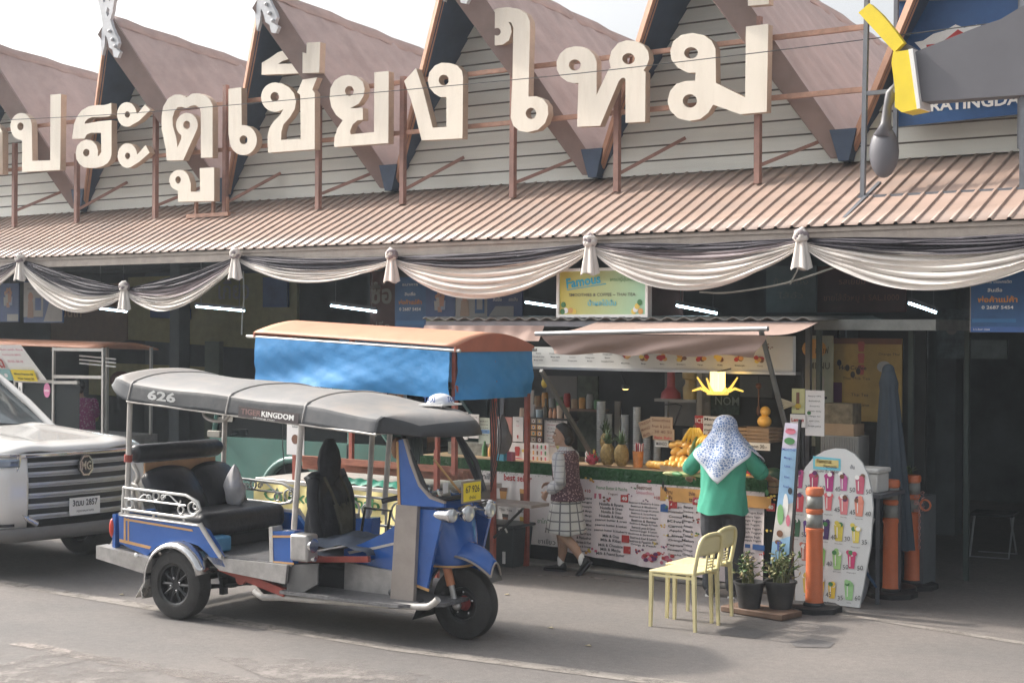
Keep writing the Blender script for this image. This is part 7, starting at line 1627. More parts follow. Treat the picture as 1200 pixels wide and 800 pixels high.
def ts(u, v):
    a = 2*PI*u; ks = [(.235,.165,.80),(.225,.155,.90),(.205,.145,1.02),(.208,.145,1.15),(.222,.15,1.28),(.225,.135,1.38),(.16,.10,1.445),(.085,.075,1.47)]
    t = v*(len(ks)-1); i = min(int(t), len(ks)-2); f = t-i; w_, d_, z = [ks[i][k]+(ks[i+1][k]-ks[i][k])*f for k in range(3)]
    r = 1+.035*math.sin(6*a+z*7)*(1-v)+.012*math.sin(13*a-z*20)
    return Vector((w_*abs(math.cos(a))**.9*math.copysign(1, math.cos(a))*r, d_*math.sin(a)*r+.005+.02*v, z+.012*math.sin(4*a)*(v < .05)))
c.grid(ts, 60, 34, M_GRT, closeu=True)
for sg, e0 in ((-1, Vector((-.36, .14, 1.20))), (1, Vector((.33, .16, 1.18)))):
    s0 = Vector((sg*.18, .02, 1.385)); limb(c, [s0, s0+(e0-s0)*.5, s0+(e0-s0)*.93], [.088, .082, .080], M_GRT)
c.build('green_tshirt', mn, smooth=180)
p = MB(); M_JEANS = mk('dark_grey_trousers', (.045, .048, .055), .85, var=.2, bump=.6, bscale=9)
torso(p, [(Vector((0,0,.78)), .19, .135), (Vector((0,.0,.90)), .185, .13), (Vector((0,.0,.97)), .175, .125)], M_JEANS)
for sg in (-1, 1): limb(p, [(sg*.09,0,.84), (sg*.105,.02,.66), (sg*.105,.03,.46), (sg*.105,.0,.28), (sg*.11,-.01,.10)], [.118, .108, .088, .080, .075], M_JEANS)
p.build('trousers', mn, remesh=.012, smoothit=2, smooth=180)
for sg in (-1, 1): sh = MB(); shoe(sh, (sg*.15, 1, 0), Vector((sg*.11, -.02, .098)), mk('grey_trainer', (.10,.10,.11), .7), M_WHT, 0, 1.08); sh.build('shoe', mn, smooth=50)
# headscarf: cloth over the head, falling to a point on the back
M_SCARF = mpattern('blue_white_scarf', 'edge', (.72, .76, .84), (.14, .23, .46), 40); M_SCB = mk('scarf_border', (.62,.66,.74), .8, var=.05)
def scarf(u, v):
    a = PI*(-1.10+2.20*u)-PI/2; side = abs(u-.5)*2
    if v < .34:
        t = v/.34; th = t*PI*.52; r = .112*math.sin(th)**.85
        return HM+Vector((math.cos(a)*r, math.sin(a)*r*1.12-.002, .035+.118*math.cos(th)))
    t = (v-.34)/.66
    if side < .36: L = .50-.30*(side/.36)
    else: L = .20+.12*math.sin(PI*min(1, (side-.36)/.5))
    fold = .016*math.sin(u*50+t*2)*t**.5
    z = .028-L*t; dz = max(0, -z)
    spread = .114+.135*min(1, dz/.24)**1.1+.06*max(0, dz-.24) + (.07*t*math.sin(PI*min(1, side*1.05)) if u > .5 else .035*t*math.sin(PI*side)) + fold
    return HM+Vector((math.cos(a)*spread*(1.0+.10*t), math.sin(a)*(spread*.93)-.012, z+.02*math.sin(u*23)*t))
c = MB(); c.grid(scarf, 72, 30, M_SCARF); kb2 = c.mi(M_SCB)
for fi in range(len(c.f)):
    if fi % 30 >= 28: c.fm[fi] = kb2
c.build('headscarf', mn, solid=.006, smooth=180)

# ---- seller in a pink shirt behind the glass of the left cart
pg = W(96, 500, .9); pk = empty('person', (pg.x, .9, .22), rad(70), 'person in pink patterned shirt sitting behind the glass of the chicken cart', 'person')
b = MB(); z0 = -.12
torso(b, [(Vector((0,0,.60)), .17, .13), (Vector((0,.0,.75)), .16, .12), (Vector((0,.04,.98)), .17, .12), (Vector((0,.06,1.12)), .18, .10), (Vector((0,.07,1.18)), .06, .06)], F)
limb(b, [(0,.08,1.14), (0,.11,1.25)], [.055, .05], F); HP = Vector((0, .15, 1.31)); head(b, HP, 0, F, 1.0)
for sg in (-1, 1): limb(b, [(sg*.18,.06,1.08), (sg*.24,.12,.86), (sg*.16,.34,.84)], [.05, .042, .028], F); hand(b, (sg*.16,.34,.84), (0,1,-.2), (0,0,-1), F); limb(b, [(sg*.1,0,.60), (sg*.11,.38,.58), (sg*.11,.40,.32), (sg*.11,.38,.06)], [.10,.07,.055,.04], F)
b.build('body', pk, remesh=.011, smoothit=3, smooth=180); face_parts(pk, HP, 0)
c = MB(); M_PNKP = mpattern('pink_patterned_cloth', 'floral', (.55,.35,.50), (.36,.07,.22), 30); torso(c, [(Vector((0,0,.58)), .20, .16), (Vector((0,.0,.75)), .19, .145), (Vector((0,.04,.98)), .195, .14), (Vector((0,.06,1.13)), .20, .12), (Vector((0,.07,1.17)), .08, .075)], M_PNKP)
for sg in (-1, 1): limb(c, [(sg*.18,.06,1.09), (sg*.22,.10,.93)], [.075, .07], M_PNKP)
c.build('pink_shirt', pk, smooth=180)
c = MB(); c.ell(HP+Vector((0, -.02, .03)), (.088, .10, .10), M_HAIR, 16); c.ell(HP+Vector((0, -.10, -.03)), (.04, .04, .05), M_HAIR); c.build('hair', pk, smooth=180)
c = MB(); torso(c, [(Vector((0,.0,.52)), .19, .17), (Vector((0,0,.66)), .18, .15)], M_JEANS)
for sg in (-1, 1): limb(c, [(sg*.1,0,.59), (sg*.11,.38,.57), (sg*.11,.40,.30), (sg*.11,.38,.08)], [.11,.085,.07,.06], M_JEANS)
c.build('trousers', pk, smooth=180)
st = empty('plastic_stool', (pg.x, .9, .22), 0, 'dark stool under the seller in the pink shirt', 'stool'); m = MB(); m.lathe([(0,.46),(.17,.46),(.18,.43),(0,.43)], (0,0,0), M_BLACK, 18); m.build('seat', st)
pm_ = MB(); pm_.bx(pg.x-.6, pg.x+.6, .5, 1.4, 0, .215, M_WOODD); tag(pm_.build('pallet'), 'low dark wooden pallet under the seated seller', 'pallet')
for i in range(4): a = PI/4+i*PI/2; m = MB(); m.cyl((.13*math.cos(a), .13*math.sin(a), .43), (.18*math.cos(a), .18*math.sin(a), 0), .016, M_BLACK, 8); m.build('leg', st)
# ================================================================ two pale yellow plastic chairs
M_CHR = mk('pale_yellow_plastic', (.68, .61, .34), .4, var=.05, scale=4, dirt=.15)
ch = empty('plastic_chair', (2.385, -2.19, 0), 0, 'pale yellow plastic chair nearest the camera', 'chair', 'yellow plastic chairs')
m = MB(); m.grid(lambda u, v: Vector((-.20+.42*u, -.20+.40*v, .445-.012*math.sin(PI*u)*math.sin(PI*v)+.01*u)), 10, 10, M_CHR); m.build('seat', ch, solid=.022, bevel=.004)
def legp(x, y, dx, dy, top): 
    m = MB(); m.tube([(x, y, top), (x+dx, y+dy, 0)], [.022, .016], M_CHR, 4, up=X); m.build('leg', ch)
legp(-.185, -.185, -.005, -.005, .44); legp(-.185, .185, -.005, .005, .44); legp(.205, -.185, .015, -.005, .44); legp(.205, .185, .015, .005, .44)
m = MB()
for sg in (-1, 1): m.tube(catmull([(.205, sg*.185, .44), (.225, sg*.19, .56), (.25, sg*.185, .70), (.262, sg*.15, .785), (.268, sg*.06, .812)], 4), .017, M_CHR, 8)
m.tube([(.268, -.065, .812), (.268, .065, .812)], .017, M_CHR, 8); m.build('back_frame', ch, smooth=60)
m = MB(); m.grid(lambda u, v: Vector((.245+.02*v+.02*(2*u-1)**2*-1, -.175+.35*u, .62+.18*v*(1-.22*abs(2*u-1)**4))), 12, 6, M_CHR); m.build('backrest', ch, solid=.014, smooth=180)
m = MB()
for k in range(4): m.tube([(.236+.004*k, -.05, .50+.028*k), (.236+.004*k, .05, .50+.028*k)], .007, M_CHR, 6)
for y_ in (-.05, .05): m.tube([(.232, y_, .455), (.25, y_, .63)], .009, M_CHR, 6)
m.build('back_slats', ch)
m = MB()
for sg in (-1, 1): m = MB(); m.tube([(-.185, sg*.19, .42), (.205, sg*.19, .42)], .014, M_CHR, 4); m.build('seat_rail', ch)
for c_ in [x for x in COL.objects if x.parent == ch and x.name.startswith('back')]: c_.scale = (1, 1, .86); c_.location = (0, 0, .445*.14)
copy_tree(ch, loc=(2.29, -1.78, 0), rz=rad(3), label='pale yellow plastic chair farther from the camera, touching the first one')

# ================================================================ orange bollards
M_OR = mk('orange_plastic', (.62, .17, .07), .4, var=.10, scale=6, dirt=.3, dcol=(.45,.2,.12)); M_REFL = mk('grey_reflective', (.24, .25, .235), .4, var=.12, scale=30)
def bollard(p, label, first=None):
    r = empty('traffic_bollard', p, 0, label, 'bollard', 'orange bollards at the hall entrance')
    m = MB(); o8_ = [(.27*math.cos(rad(22.5+45*i)), .27*math.sin(rad(22.5+45*i))) for i in range(8)]; m.prism(o8_, (0, 0, 0), X, Y, Z*.045, mk('rubber_base', (.025,.025,.027), .85, var=.3)); m.lathe([(.11, .045), (.10, .07), (.09, .075)], (0, 0, 0), M_BLACK, 20); m.build('base', r, bevel=.008)
    m = MB(); m.lathe([(.088, .05), (.094, .06), (.086, .09), (.080, .66), (.088, .675), (.088, .70), (.076, .705), (.074, .83), (.084, .84), (.084, .865), (.074, .87), (.072, .985), (.086, .99), (.088, 1.03), (.078, 1.05), (0, 1.05)], (0, 0, 0), M_OR, 24); m.build('tube', r, smooth=40)
    for z0, z1 in ((.712, .825), (.875, .980)):
        m = MB(); m.lathe([(.0775, z0), (.0765, z1)], (0, 0, 0), M_REFL, 24, cap=False); m.build('reflective_band', r, solid=.003)
    return r
b0 = bollard(G(957, 714)+Vector((0, -.05, 0)), 'orange bollard in front of the round-topped drinks board')
b1 = copy_tree(b0, loc=G(1044, 698), label='orange bollard right of the round-topped board, nearer of that pair')
b2 = copy_tree(b0, loc=G(1069, 688), label='orange bollard at the back wrapped in a knotted pale chain')
m = MB(); p = G(1069, 688)
M_CHN = mk('red_white_chain', (.50, .27, .24), .5, var=.4, scale=20)
for i in range(34):
    a = i*.9; z = .80+.05*math.sin(i*1.7)+.04*math.cos(i*.6); c = Vector((.10*math.cos(a), .10*math.sin(a), z)); d = Vector((-math.sin(a), math.cos(a), .4*math.sin(i*2))).normalized(); e = d.orthogonal()
    m.tube([c+d*.02*math.cos(t)+e*.012*math.sin(t) for t in [k*PI/3 for k in range(6)]], .005, M_CHN, 5, closed=True)
for i in range(14): 
    c = Vector((.085, -.05, .78-.03*i)); m.tube([c+Z*.018*math.cos(t)+(X if i % 2 else Y)*.011*math.sin(t) for t in [k*PI/3 for k in range(6)]], .0045, M_CHN, 5, closed=True)
for c_ in (Vector((.13, -.02, .78)), Vector((-.02, -.12, .40))): m.tube([c_+Z*.05*math.cos(t)+X*.05*math.sin(t) for t in [k*PI/6 for k in range(12)]], .010, M_OR, 6, closed=True)
o = m.build('plastic_chain', None, p, smooth=60)
for b_ in (b0, b1, b2): b_.scale = (.88, .88, 1)
tag(o, 'tangled red and white plastic chain hung around the back bollard', 'chain')

# ================================================================ round-topped drinks board
t = -.60; MBT = t
outl = [(932,712),(930,640),(929,600),(931,580),(936,562),(944,547),(954,535),(966,528),(978,525),(990,526),(1001,532),(1010,542),(1017,556),(1021,574),(1023,595),(1020,640),(1007,716)]
pb = [W(a, b, t) for a, b in outl]; ob_ = Vector((pb[0].x, t, 0)); bd = empty('drinks_board', ob_, 0, 'tall white round-topped drinks board with rows of cup pictures and prices', 'menu board')
m = MB(); m.prism([(p.x-ob_.x, max(.01, p.z)) for p in pb], (0, 0, 0), X, Z, Y*.025, mk('drinks_board_white', (.60, .62, .62), .45, var=.05, scale=2))
def bp(px, py): v = W(px, py, t); return Vector((v.x-ob_.x, -.001, v.z))
def btxt(s, px, py, h, mat, w_=None, bold=.01): m.text(s, bp(px, py)-Z*h/2, X, Z, h, mat, 'c', bold, width=w_, d=.003)
m.prism([(-.13, -.055), (.13, -.055), (.13, .05), (-.13, .06)], bp(969, 543)+Y*-.001, X, Z, Vector((0,0,0)), ink(.15,.50,.62)); m.rect(-.11, .11, -.03, .035, bp(969, 543)+Y*-.001, X, Z, ink(.6,.5,.2), .002); btxt('Famous', 966, 540, .035, ink(.6,.2,.08), .14, .03); btxt('Famous', 973, 546, .03, ink(.05,.15,.35), .12, .02)
btxt('นมสด ปั่น โยเกิร์ต', 970, 552, .02, I_BLK, .22); btxt('ปั่น', 999, 547, .03, ink(.05,.05,.08), .04)
DR = [[(937,563),(954,564),(972,565),(989,566),(1008,568)], [(937,589),(950,589),(971,589),(989,592),(1007,594)], [(933,618),(946,620),(967,621),(983,623),(1003,627)], [(943,648),(962,652),(981,656),(998,657)], [(946,684),(961,688),(975,692),(995,692)]]
CL = [[ink(.40,.05,.18), ink(.42,.06,.14), ink(.38,.04,.20), ink(.45,.10,.28), ink(.50,.10,.16)], [ink(.6,.08,.10), ink(.62,.10,.14), ink(.62,.14,.16), ink(.62,.20,.22), ink(.68,.25,.18)], [ink(.05,.14,.08), ink(.10,.04,.20), ink(.06,.03,.12), ink(.62,.52,.08), ink(.66,.55,.10)], [ink(.5,.2,.15), ink(.25,.50,.15), ink(.30,.52,.20), ink(.50,.05,.15)], [ink(.68,.50,.10), ink(.68,.45,.05), ink(.68,.48,.06), ink(.30,.55,.25)]]
PR = [['30','50','45','50','50'], ['35','35','45','45','40'], ['50','35','40','30','35'], ['40','40','50','50'], ['45','45','35','60']]
for r_ in range(5):
    for k, (px, py) in enumerate(DR[r_]):
        c_ = bp(px, py); cc = CL[r_][k]; s = 1.15 if (r_ + k) % 3 else .95
        m.blob([(p[0]*.085*s, p[1]*.135*s) for p in CUP], c_, X, Z, cc, .003)
        rr = random.Random(r_*9+k)
        for q in range(5): m.blob([(p[0]*.022, p[1]*.02) for p in CIRC], c_+Vector((rr.uniform(-.03, .03), -.0006*q, .06+rr.uniform(-.01, .025))), X, Z, [cc, M_WHT, I_BRN, cc, I_PUR][(q+k) % 5] if r_ < 2 else [cc, I_GRN, cc, M_WHT, cc][(q+k) % 5], .005)
        m.rect(-.018, -.010, -.05, .05, c_, X, Z, M_WHT, .0045)
        if k != 0 or r_ != 4: m.text(PR[r_][k], c_+Vector((.055, 0, -.075)), Vector((.98, 0, .17)), Z, .042, I_BLK, 'l', .0, d=.006)
        m.text(['Berry shake', 'Mango yogurt', 'Lychee', 'Watermelon', 'Kiwi lime'][(r_+k) % 5], c_+Vector((0, 0, -.105)), X, Z, .011, I_BLK, 'c', .0, d=.004)
m.build('panel', bd)

# ================================================================ tall narrow flag banner and its black stand
fb = empty('flag_banner', G(923, 717), 0, 'narrow light blue banner on a black stand beside the drinks board', 'banner')
O_ = G(923, 717); 
def fq(px, py, t=-1.12): v = W(px, py, t); return v-O_
m = MB(); a = fq(938, 494); m.bar((0, 0, 0), (a.x, 0, a.z+.02), .022, M_BLACK, up=X); m.build('pole', fb)
m = MB(); q0, q1, q2, q3 = fq(920,495), fq(936,496), fq(925,652), fq(903,660)
def fl_(u, v):
    a_, b_ = q0+(q3-q0)*v, q1+(q2-q1)*v; p_ = a_+(b_-a_)*u; return Vector((p_.x, p_.y-.01*math.sin(v*9), p_.z))
M_FB = [mk('flag_lilac', (.48,.45,.55), .5), mk('flag_blue', (.25,.42,.60), .5), mk('flag_green', (.20,.42,.18), .5), mk('flag_pale', (.50,.48,.46), .5), mk('flag_brown', (.22,.12,.10), .5)]
m.grid(fl_, 6, 32, M_FB[1])
for fi in range(len(m.f)):
    v = fi % 32; m.fm[fi] = m.mi(M_FB[0] if v < 6 else M_FB[1] if v < 19 else M_FB[3] if v < 27 else M_FB[1])
for u, v, sx, sz, c in ((.5,.06,.05,.025,I_PNK),(.5,.13,.05,.03,I_GRN),(.45,.12,.03,.015,I_YEL),(.3,.66,.03,.09,M_FB[2]),(.55,.6,.025,.10,M_WHT),(.8,.72,.02,.05,I_PNK),(.4,.8,.03,.03,I_BRN),(.35,.86,.03,.02,I_BRN),(.75,.5,.02,.03,I_BLK)):
    m.blob([(p[0]*sx, p[1]*sz) for p in CIRC], fl_(u, v)+Y*-.003, X, Z, c, .004)
for u, v, s_ in ((.5,.05,'Lemon'),(.5,.20,'SMOOTHIE'),(.5,.26,'Mango'),(.5,.32,'Lime'),(.5,.40,'Kiwi'),(.5,.47,'Fresh'),(.5,.93,'E')):
    m.text(s_, fl_(u, v)+Y*-.004, Vector((1,0,-.05)).normalized(), Z, .02 if s_ != 'E' else .08, ink(.05,.08,.3) if s_ != 'Lemon' else I_RED, 'c', .02, d=.006)
m.build('banner_cloth', fb, smooth=180)
m = MB(); a, b2_ = fq(903, 662), fq(926, 650); m.bar((a.x, 0, a.z), (b2_.x, 0, b2_.z), .02, M_BLACK); m.build('banner_bar', fb); m = MB(); m.bar((-.12, -.15, .015), (.05, .15, .015), .025, M_BLACK); m.bar((-.15, .1, .03), (.12, -.05, .03), .025, M_BLACK); m.build('stand', fb)
# papers and leaflets beside it
def bcard(px4, t, mat, lab, pr=None): 
    m = board('notice_card', px4, t, mat, lab, 'notice', th=.008)
    if pr: pr(m)
    return done(m)
bcard((928,455,943,484), -.30, mk('notice_yellow', (.50,.50,.26), .6), 'yellow notice with a bottle picture above the narrow blue banner', lambda m: [R_(m, .35, .15, .6, .85, I_BRN), B_(m, CIRC, .5, .3, .14, .1, I_YEL, .004)])
bcard((926,485,944,500), -.32, M_BANW, 'small white notice with red lettering under the yellow one', lambda m: [T_(m, 'Lemon', .5, .45, .28, I_RED, width=.8, bold=.03)])
bcard((944,457,966,510), -.30, M_BANW, 'white green-tinted notice sheet clipped beside the yellow notice', lambda m: [T_(m, s, .5, .86-.11*i, .035, I_BLK, width=.7-.08*(i % 3)) for i, s in enumerate(('Natural 100%', 'BANANA', 'Avocado lime', 'Open daily', 'Mango tea', 'KIWI COOL', 'Fresh juice'))]+[B_(m, CIRC, .2, .5, .05, .04, I_GRN)])
m = MB(); a = W(943, 500, -.27); m.bar((a.x, -.27, 0), (a.x-.02, -.27, 2.05), .02, M_BLACK, up=X); pts = [W(b_[0], b_[1], -.3) for b_ in ((944,560),(940,600),(946,620),(948,590))]; m.tube(catmull(pts, 4), .006, M_BLACK, 5); tag(m.build('notice_pole'), 'thin black pole behind the notices, with a looping cord', 'pole')
m = MB(); p = W(920, 473, -.35)
for i in range(5): m.tube([(.1, 0, .0), (-.08, -.03+.02*i, .06-.03*i)], .009, mk('dry_straw', (.45,.40,.28), .8), 5)
tag(m.build('straw_bundle', None, p), 'small bundle of pale dry stalks sticking out by the yellow notice', 'stalks')
# back cluster: awning beam, banners, parasol, boxes
rb = empty('side_stall_frame', (2.6, .55, 0), 0, 'grey framed side stall with a flat metal roof edge right of the juice stall', 'stall frame')
m = MB(); a, b = W(936, 372, .5), W(1066, 388, .5); m.bx(-.35, .85, -.05, .9, 2.40, 2.50, mk('zinc_edge', (.24,.25,.24), .5, metal=.3, var=.2)); m.build('roof_edge', rb)
for x_, y_ in ((-.32, .0), (.40, .5), (.80, .9)): m = MB(); m.bar((x_, y_, 0), (x_, y_, 2.4), .045, mk('dark_green_post', (.05,.07,.065), .6)); m.build('post', rb)
m = MB(); m.bx(-.3, .40, .86, .9, 0, 2.4, M_DRK); m.build('rear_panel', rb)
m = board('hanging_banner', (945, 393, 976, 522), .95, mk('juice_banner_pale', (.36,.37,.27), .6, var=.2, scale=4), 'narrow pale green drinks banner hanging left of the yellow poster', 'banner')
B_(m, CIRC, .3, .88, .12, .09, I_ORG); T_(m, 'กาแฟ', .6, .84, .06, I_BLK, width=.5); T_(m, 'MENU', .5, .70, .06, mk('dim_ink', (.12,.12,.1), .7), width=.8, bold=.02)
B_(m, CUP, .5, .56, .12, .14, ink(.42,.40,.36)); R_(m, .2, .43, .8, .45, I_BLK); B_(m, CIRC, .3, .2, .10, .08, ink(.2,.3,.15)); B_(m, CIRC, .7, .1, .10, .07, ink(.2,.3,.15)); done(m)
m = board('wall_poster', (976, 396, 1057, 492), 1.1, mk('poster_ochre', (.36,.25,.08), .6, var=.25, scale=3), 'large ochre poster with red drink cups and English drink names', 'poster')
for y_ in (.9, .76, .62): B_(m, CUP, .42, y_, .10, .12, ink(.36,.09,.07))
R_(m, .0, .18, .14, .46, ink(.12,.05,.10)); T_(m, 'Thai Milk Tea', .35, .5, .035, I_BLK, width=.4); T_(m, 'Orange Thai', .82, .80, .03, I_BLK, width=.3); T_(m, 'Thai Tea', .4, .30, .04, I_BLK, width=.25); T_(m, 'Thai Lime', .4, .18, .04, I_BLK, width=.28); T_(m, 'Hot Coffee', .3, .62, .05, I_BLK, width=.4, bold=.02)
for x_, y_ in ((.22,.64),(.3,.56),(.38,.6),(.1,.7)): B_(m, CIRC, x_, y_, .03, .04, I_BLK, .005)
B_(m, CIRC, .75, .66, .09, .07, M_GREYW); B_(m, LEAF, .85, .5, .09, .14, ink(.42,.20,.08)); R_(m, 0, .93, 1, 1, I_BRN); done(m)
M_SLATE = mk('slate_parasol_cloth', (.045, .062, .082), .8, var=.15, bump=.3, bscale=8)
pp = W(1033, 650, .45); ps = empty('folded_parasol', (3.02, .45, 0), 0, 'tall folded dark slate parasol standing behind the foam box', 'parasol')
def par_(u, v):
    a = 2*PI*u; z = 2.04-1.65*v; r = (.055+.06*min(1, v*8)) if v < .10 else .075+.115*((v-.10)/.9)**.9
    r *= (1+.13*math.sin(8*a)*(v > .1)); return Vector((r*math.cos(a)+.05*v, r*math.sin(a)*.7, z))
m = MB(); m.grid(par_, 48, 26, M_SLATE, closeu=True); m.ell((0, 0, 2.03), (.06, .05, .06), M_SLATE); m.build('cloth', ps, smooth=180)
m = MB(); m.cyl((.05, 0, 0), (.05, 0, 2.0), .022, M_BLACK); m.build('pole', ps); m = MB(); m.lathe([(0, 0), (.22, 0), (.22, .05), (.05, .09), (0, .09)], (.05, 0, 0), M_BLACK, 18); m.build('base', ps)
tb = empty('side_table', (3.0, -.05, 0), 0, 'dark folding table under the white foam box', 'table')
m = MB(); m.bx(-.42, .28, -.28, .28, .93, .96, M_STEEL); m.build('table_top', tb)
for x_ in (-.38, .24):
    for y_ in (-.24, .24): m = MB(); m.bar((x_, y_, 0), (x_, y_, .93), .028, M_STEEL); m.build('leg', tb)
m = MB(); m.bar((-.38, -.25, .9), (.24, -.25, .15), .02, mk('blue_strut', (.04,.09,.18), .5)); m.build('strut', tb)
M_FOAM = mk('white_foam', (.62,.62,.60), .8, var=.05, dirt=.25)
fbx = empty('foam_box', (3.03, -.08, .961), 0, 'white foam box with lid on the folding table beside the drinks board', 'foam box'); m = MB(); m.bx(-.17, .17, -.13, .13, 0, .17, M_FOAM); m.build('box', fbx, bevel=.012); m = MB(); m.bx(-.185, .185, -.145, .145, .172, .215, M_FOAM); m.build('lid', fbx, bevel=.012)
rc_ = empty('ribbed_crate', (2.58, .48, 1.05), 0, 'pale grey ribbed plastic crate stacked behind the drinks board', 'crate'); m = MB(); m.bx(-.19, .19, -.12, .12, 0, .36, M_GREYW)
for i in range(15): m.bx(-.185+.025*i, -.175+.025*i, -.13, -.119, .01, .35, M_GREYW)
m.build('crate_body', rc_)
m = MB(); m.bx(-.18, .16, -.12, .12, 0, .11, M_CARD); m.bx(-.15, .14, -.1, .1, .11, .30, mk('dull_boxes', (.20,.17,.12), .8, var=.4, scale=12)); o = m.build('cardboard_box', None, (2.56, .48, 1.412)); tag(o, 'cardboard box on top of the pale ribbed crate', 'box')
m = MB(); m.bx(-.3, .3, -.2, .25, 0, 1.05, mk('under_cabinet', (.10,.11,.11), .7, var=.3)); o = m.build('cabinet', None, (2.55, .5, 0)); tag(o, 'dark cabinet carrying the ribbed crate behind the drinks board', 'cabinet')
m = MB(); m.grid(lambda u, v: Vector((.16*math.cos(2*PI*u)*(.4+.6*math.sin(PI*min(1, v+.15)))*(1+.12*math.sin(10*PI*u)), .13*math.sin(2*PI*u)*(.4+.6*math.sin(PI*min(1, v+.15)))*(1+.15*math.sin(8*PI*u)), .62*v)), 40, 12, mk('silver_sack', (.30,.31,.33), .45, var=.3, scale=9, bump=.6, bscale=10), closeu=True); o = m.build('tarpaulin_bundle', None, (2.98, -.30, .0), smooth=180); tag(o, 'crumpled silver grey sack under the folding table', 'sack')
m = MB(); m.box((0, 0, .2), (.34, .03, .4), M_GREYW, rot=Matrix.Rotation(.35, 3, 'Y')); o = m.build('leaning_panel', None, (3.0, -.33, .42)); tag(o, 'pale panel leaning against the folding table', 'panel')
# ---- potted plants on a plank
M_POT = mk('black_pot', (.035, .035, .038), .6, var=.25, dirt=.3); M_SOIL = mk('soil', (.05,.035,.025), .95)
pk_ = G(886, 721); m = MB(); m.box((0, 0, .03), (.62, .30, .05), M_WOODD, rot=rad(-8)); o = m.build('plank', None, (2.66, -1.36, 0), bevel=.008); tag(o, 'weathered brown plank on the ground under the plant pots', 'plank')
def pot(p, r, h, lab, leafm, n, sp, seed, tall):
    e = empty('potted_plant', p, 0, lab, 'potted plant', 'potted plants by the stall')
    m = MB(); m.lathe([(r*.72, 0), (r, h*.92), (r*1.08, h*.93), (r*1.08, h), (r*.96, h), (r*.92, h*.85), (0, h*.85)], (0, 0, 0), M_POT, 22); m.build('pot', e); 
    rr = random.Random(seed); m = MB(); st_ = MB()
    for i in range(n):
        a = rr.random()*6.28; L = rr.uniform(.5, 1)*tall; bend = rr.uniform(.1, 1)*sp; b = Vector((rr.uniform(-.4, .4)*r, rr.uniform(-.4, .4)*r, h*.85)); d = Vector((math.cos(a), math.sin(a), 0))
        pts = [b+d*bend*t**2+Z*L*(t-.35*t*t*bend/sp*1.1) for t in (0, .25, .5, .75, 1)]
        st_.tube(pts, [.006, .005, .005, .004, .003], mk('plant_stem', (.14,.15,.06), .7), 5)
        for q in range(7):
            t = .3+.7*q/6; c = b+d*bend*t*t+Z*L*(t-.35*t*t*bend/sp*1.1); e_ = Vector((rr.uniform(-1, 1), rr.uniform(-1, 1), rr.uniform(-.5, .7))).normalized(); w_ = e_.cross(Vector((rr.random(), rr.random(), 1))).normalized(); s_ = rr.uniform(.035, .07)
            m.add([c, c+e_*s_*.5+w_*s_*.28, c+e_*s_, c+e_*s_*.5-w_*s_*.28], [(0,1,2,3)], leafm[rr.randrange(len(leafm))])
    st_.build('stem', e); m.build('foliage', e, solid=.001, smooth=20)
LG = [mk('leaf_green', (.06,.12,.035), .6), mk('leaf_light', (.14,.19,.07), .6)]; LD = [mk('leaf_dry', (.30,.24,.12), .8), mk('leaf_pale', (.32,.31,.16), .7), mk('leaf_green', (.06,.12,.035), .6)]
pot(Vector((2.57, -1.40, .056)), .125, .22, 'half-dry plant in the left black pot on the plank', LD, 18, .16, 1, .30)
pot(Vector((2.79, -1.26, .056)), .13, .23, 'greener leafy plant in the right black pot by the banner stand', LG+LD[1:2], 22, .16, 2, .38)
pot(Vector((2.70, -1.08, .0)), .11, .2, 'pale trailing plant in a pot behind the other two', LD, 14, .18, 3, .34)
pot(W(1066, 560, .9)*1.0+Vector((0, 0, -.15)), .08, .12, 'small bright green plant on the ledge right of the parasol', LG, 14, .12, 5, .2)
m = MB(); p = W(1066, 560, .9)+Vector((0, 0, -.15)); m.bx(-.2, .2, -.15, .15, -p.z, -.001, M_DARKWALL); o = m.build('low_cabinet', None, p); tag(o, 'dark low cabinet carrying a small green plant', 'cabinet')
# bin by the counter
bn = empty('rubbish_bin', G(592, 661), 0, 'dark grey plastic bin standing against the white coffee banner', 'bin'); m = MB(); m.box((0, 0, .2), (.40, .30, .40), mk('bin_grey', (.05,.06,.065), .5, var=.15), taper=1.15); m.build('bin_body', bn, bevel=.02); m = MB(); m.bx(-.25, .25, -.19, .19, .401, .43, MATS['bin_grey']); m.build('rim', bn, bevel=.01)
m = MB(); m.tube(catmull([(.08, -.20, .36), (.09, -.225, .40), (.16, -.225, .40), (.17, -.20, .36)], 4), .010, M_WHT, 6); m.build('handle', bn)
m = MB(); m.bx(.10, .13, -.185, -.17, .04, .16, M_WHT); m.build('sticker', bn)
# metal bench glimpsed deep inside
bq = empty('folding_chair', (3.05, 3.1, 0), rad(10), 'dim metal folding chair standing deep in the dark hall', 'chair'); m = MB()
M_DST = mk('dim_steel', (.30,.31,.32), .4, metal=.3)
m.tube([(-.2, 0, 0), (.2, 0, 0), (.24, .05, .44)], .012, M_DST, 6); m.tube([(-.2, 0, 0), (-.16, .05, .44)], .012, M_DST, 6); m.tube([(-.18, .42, 0), (.22, .42, 0), (.2, .1, .44)], .012, M_DST, 6); m.build('leg_frame', bq); m = MB(); m.bx(-.2, .24, .0, .4, .44, .465, M_DRK); m.build('seat', bq)
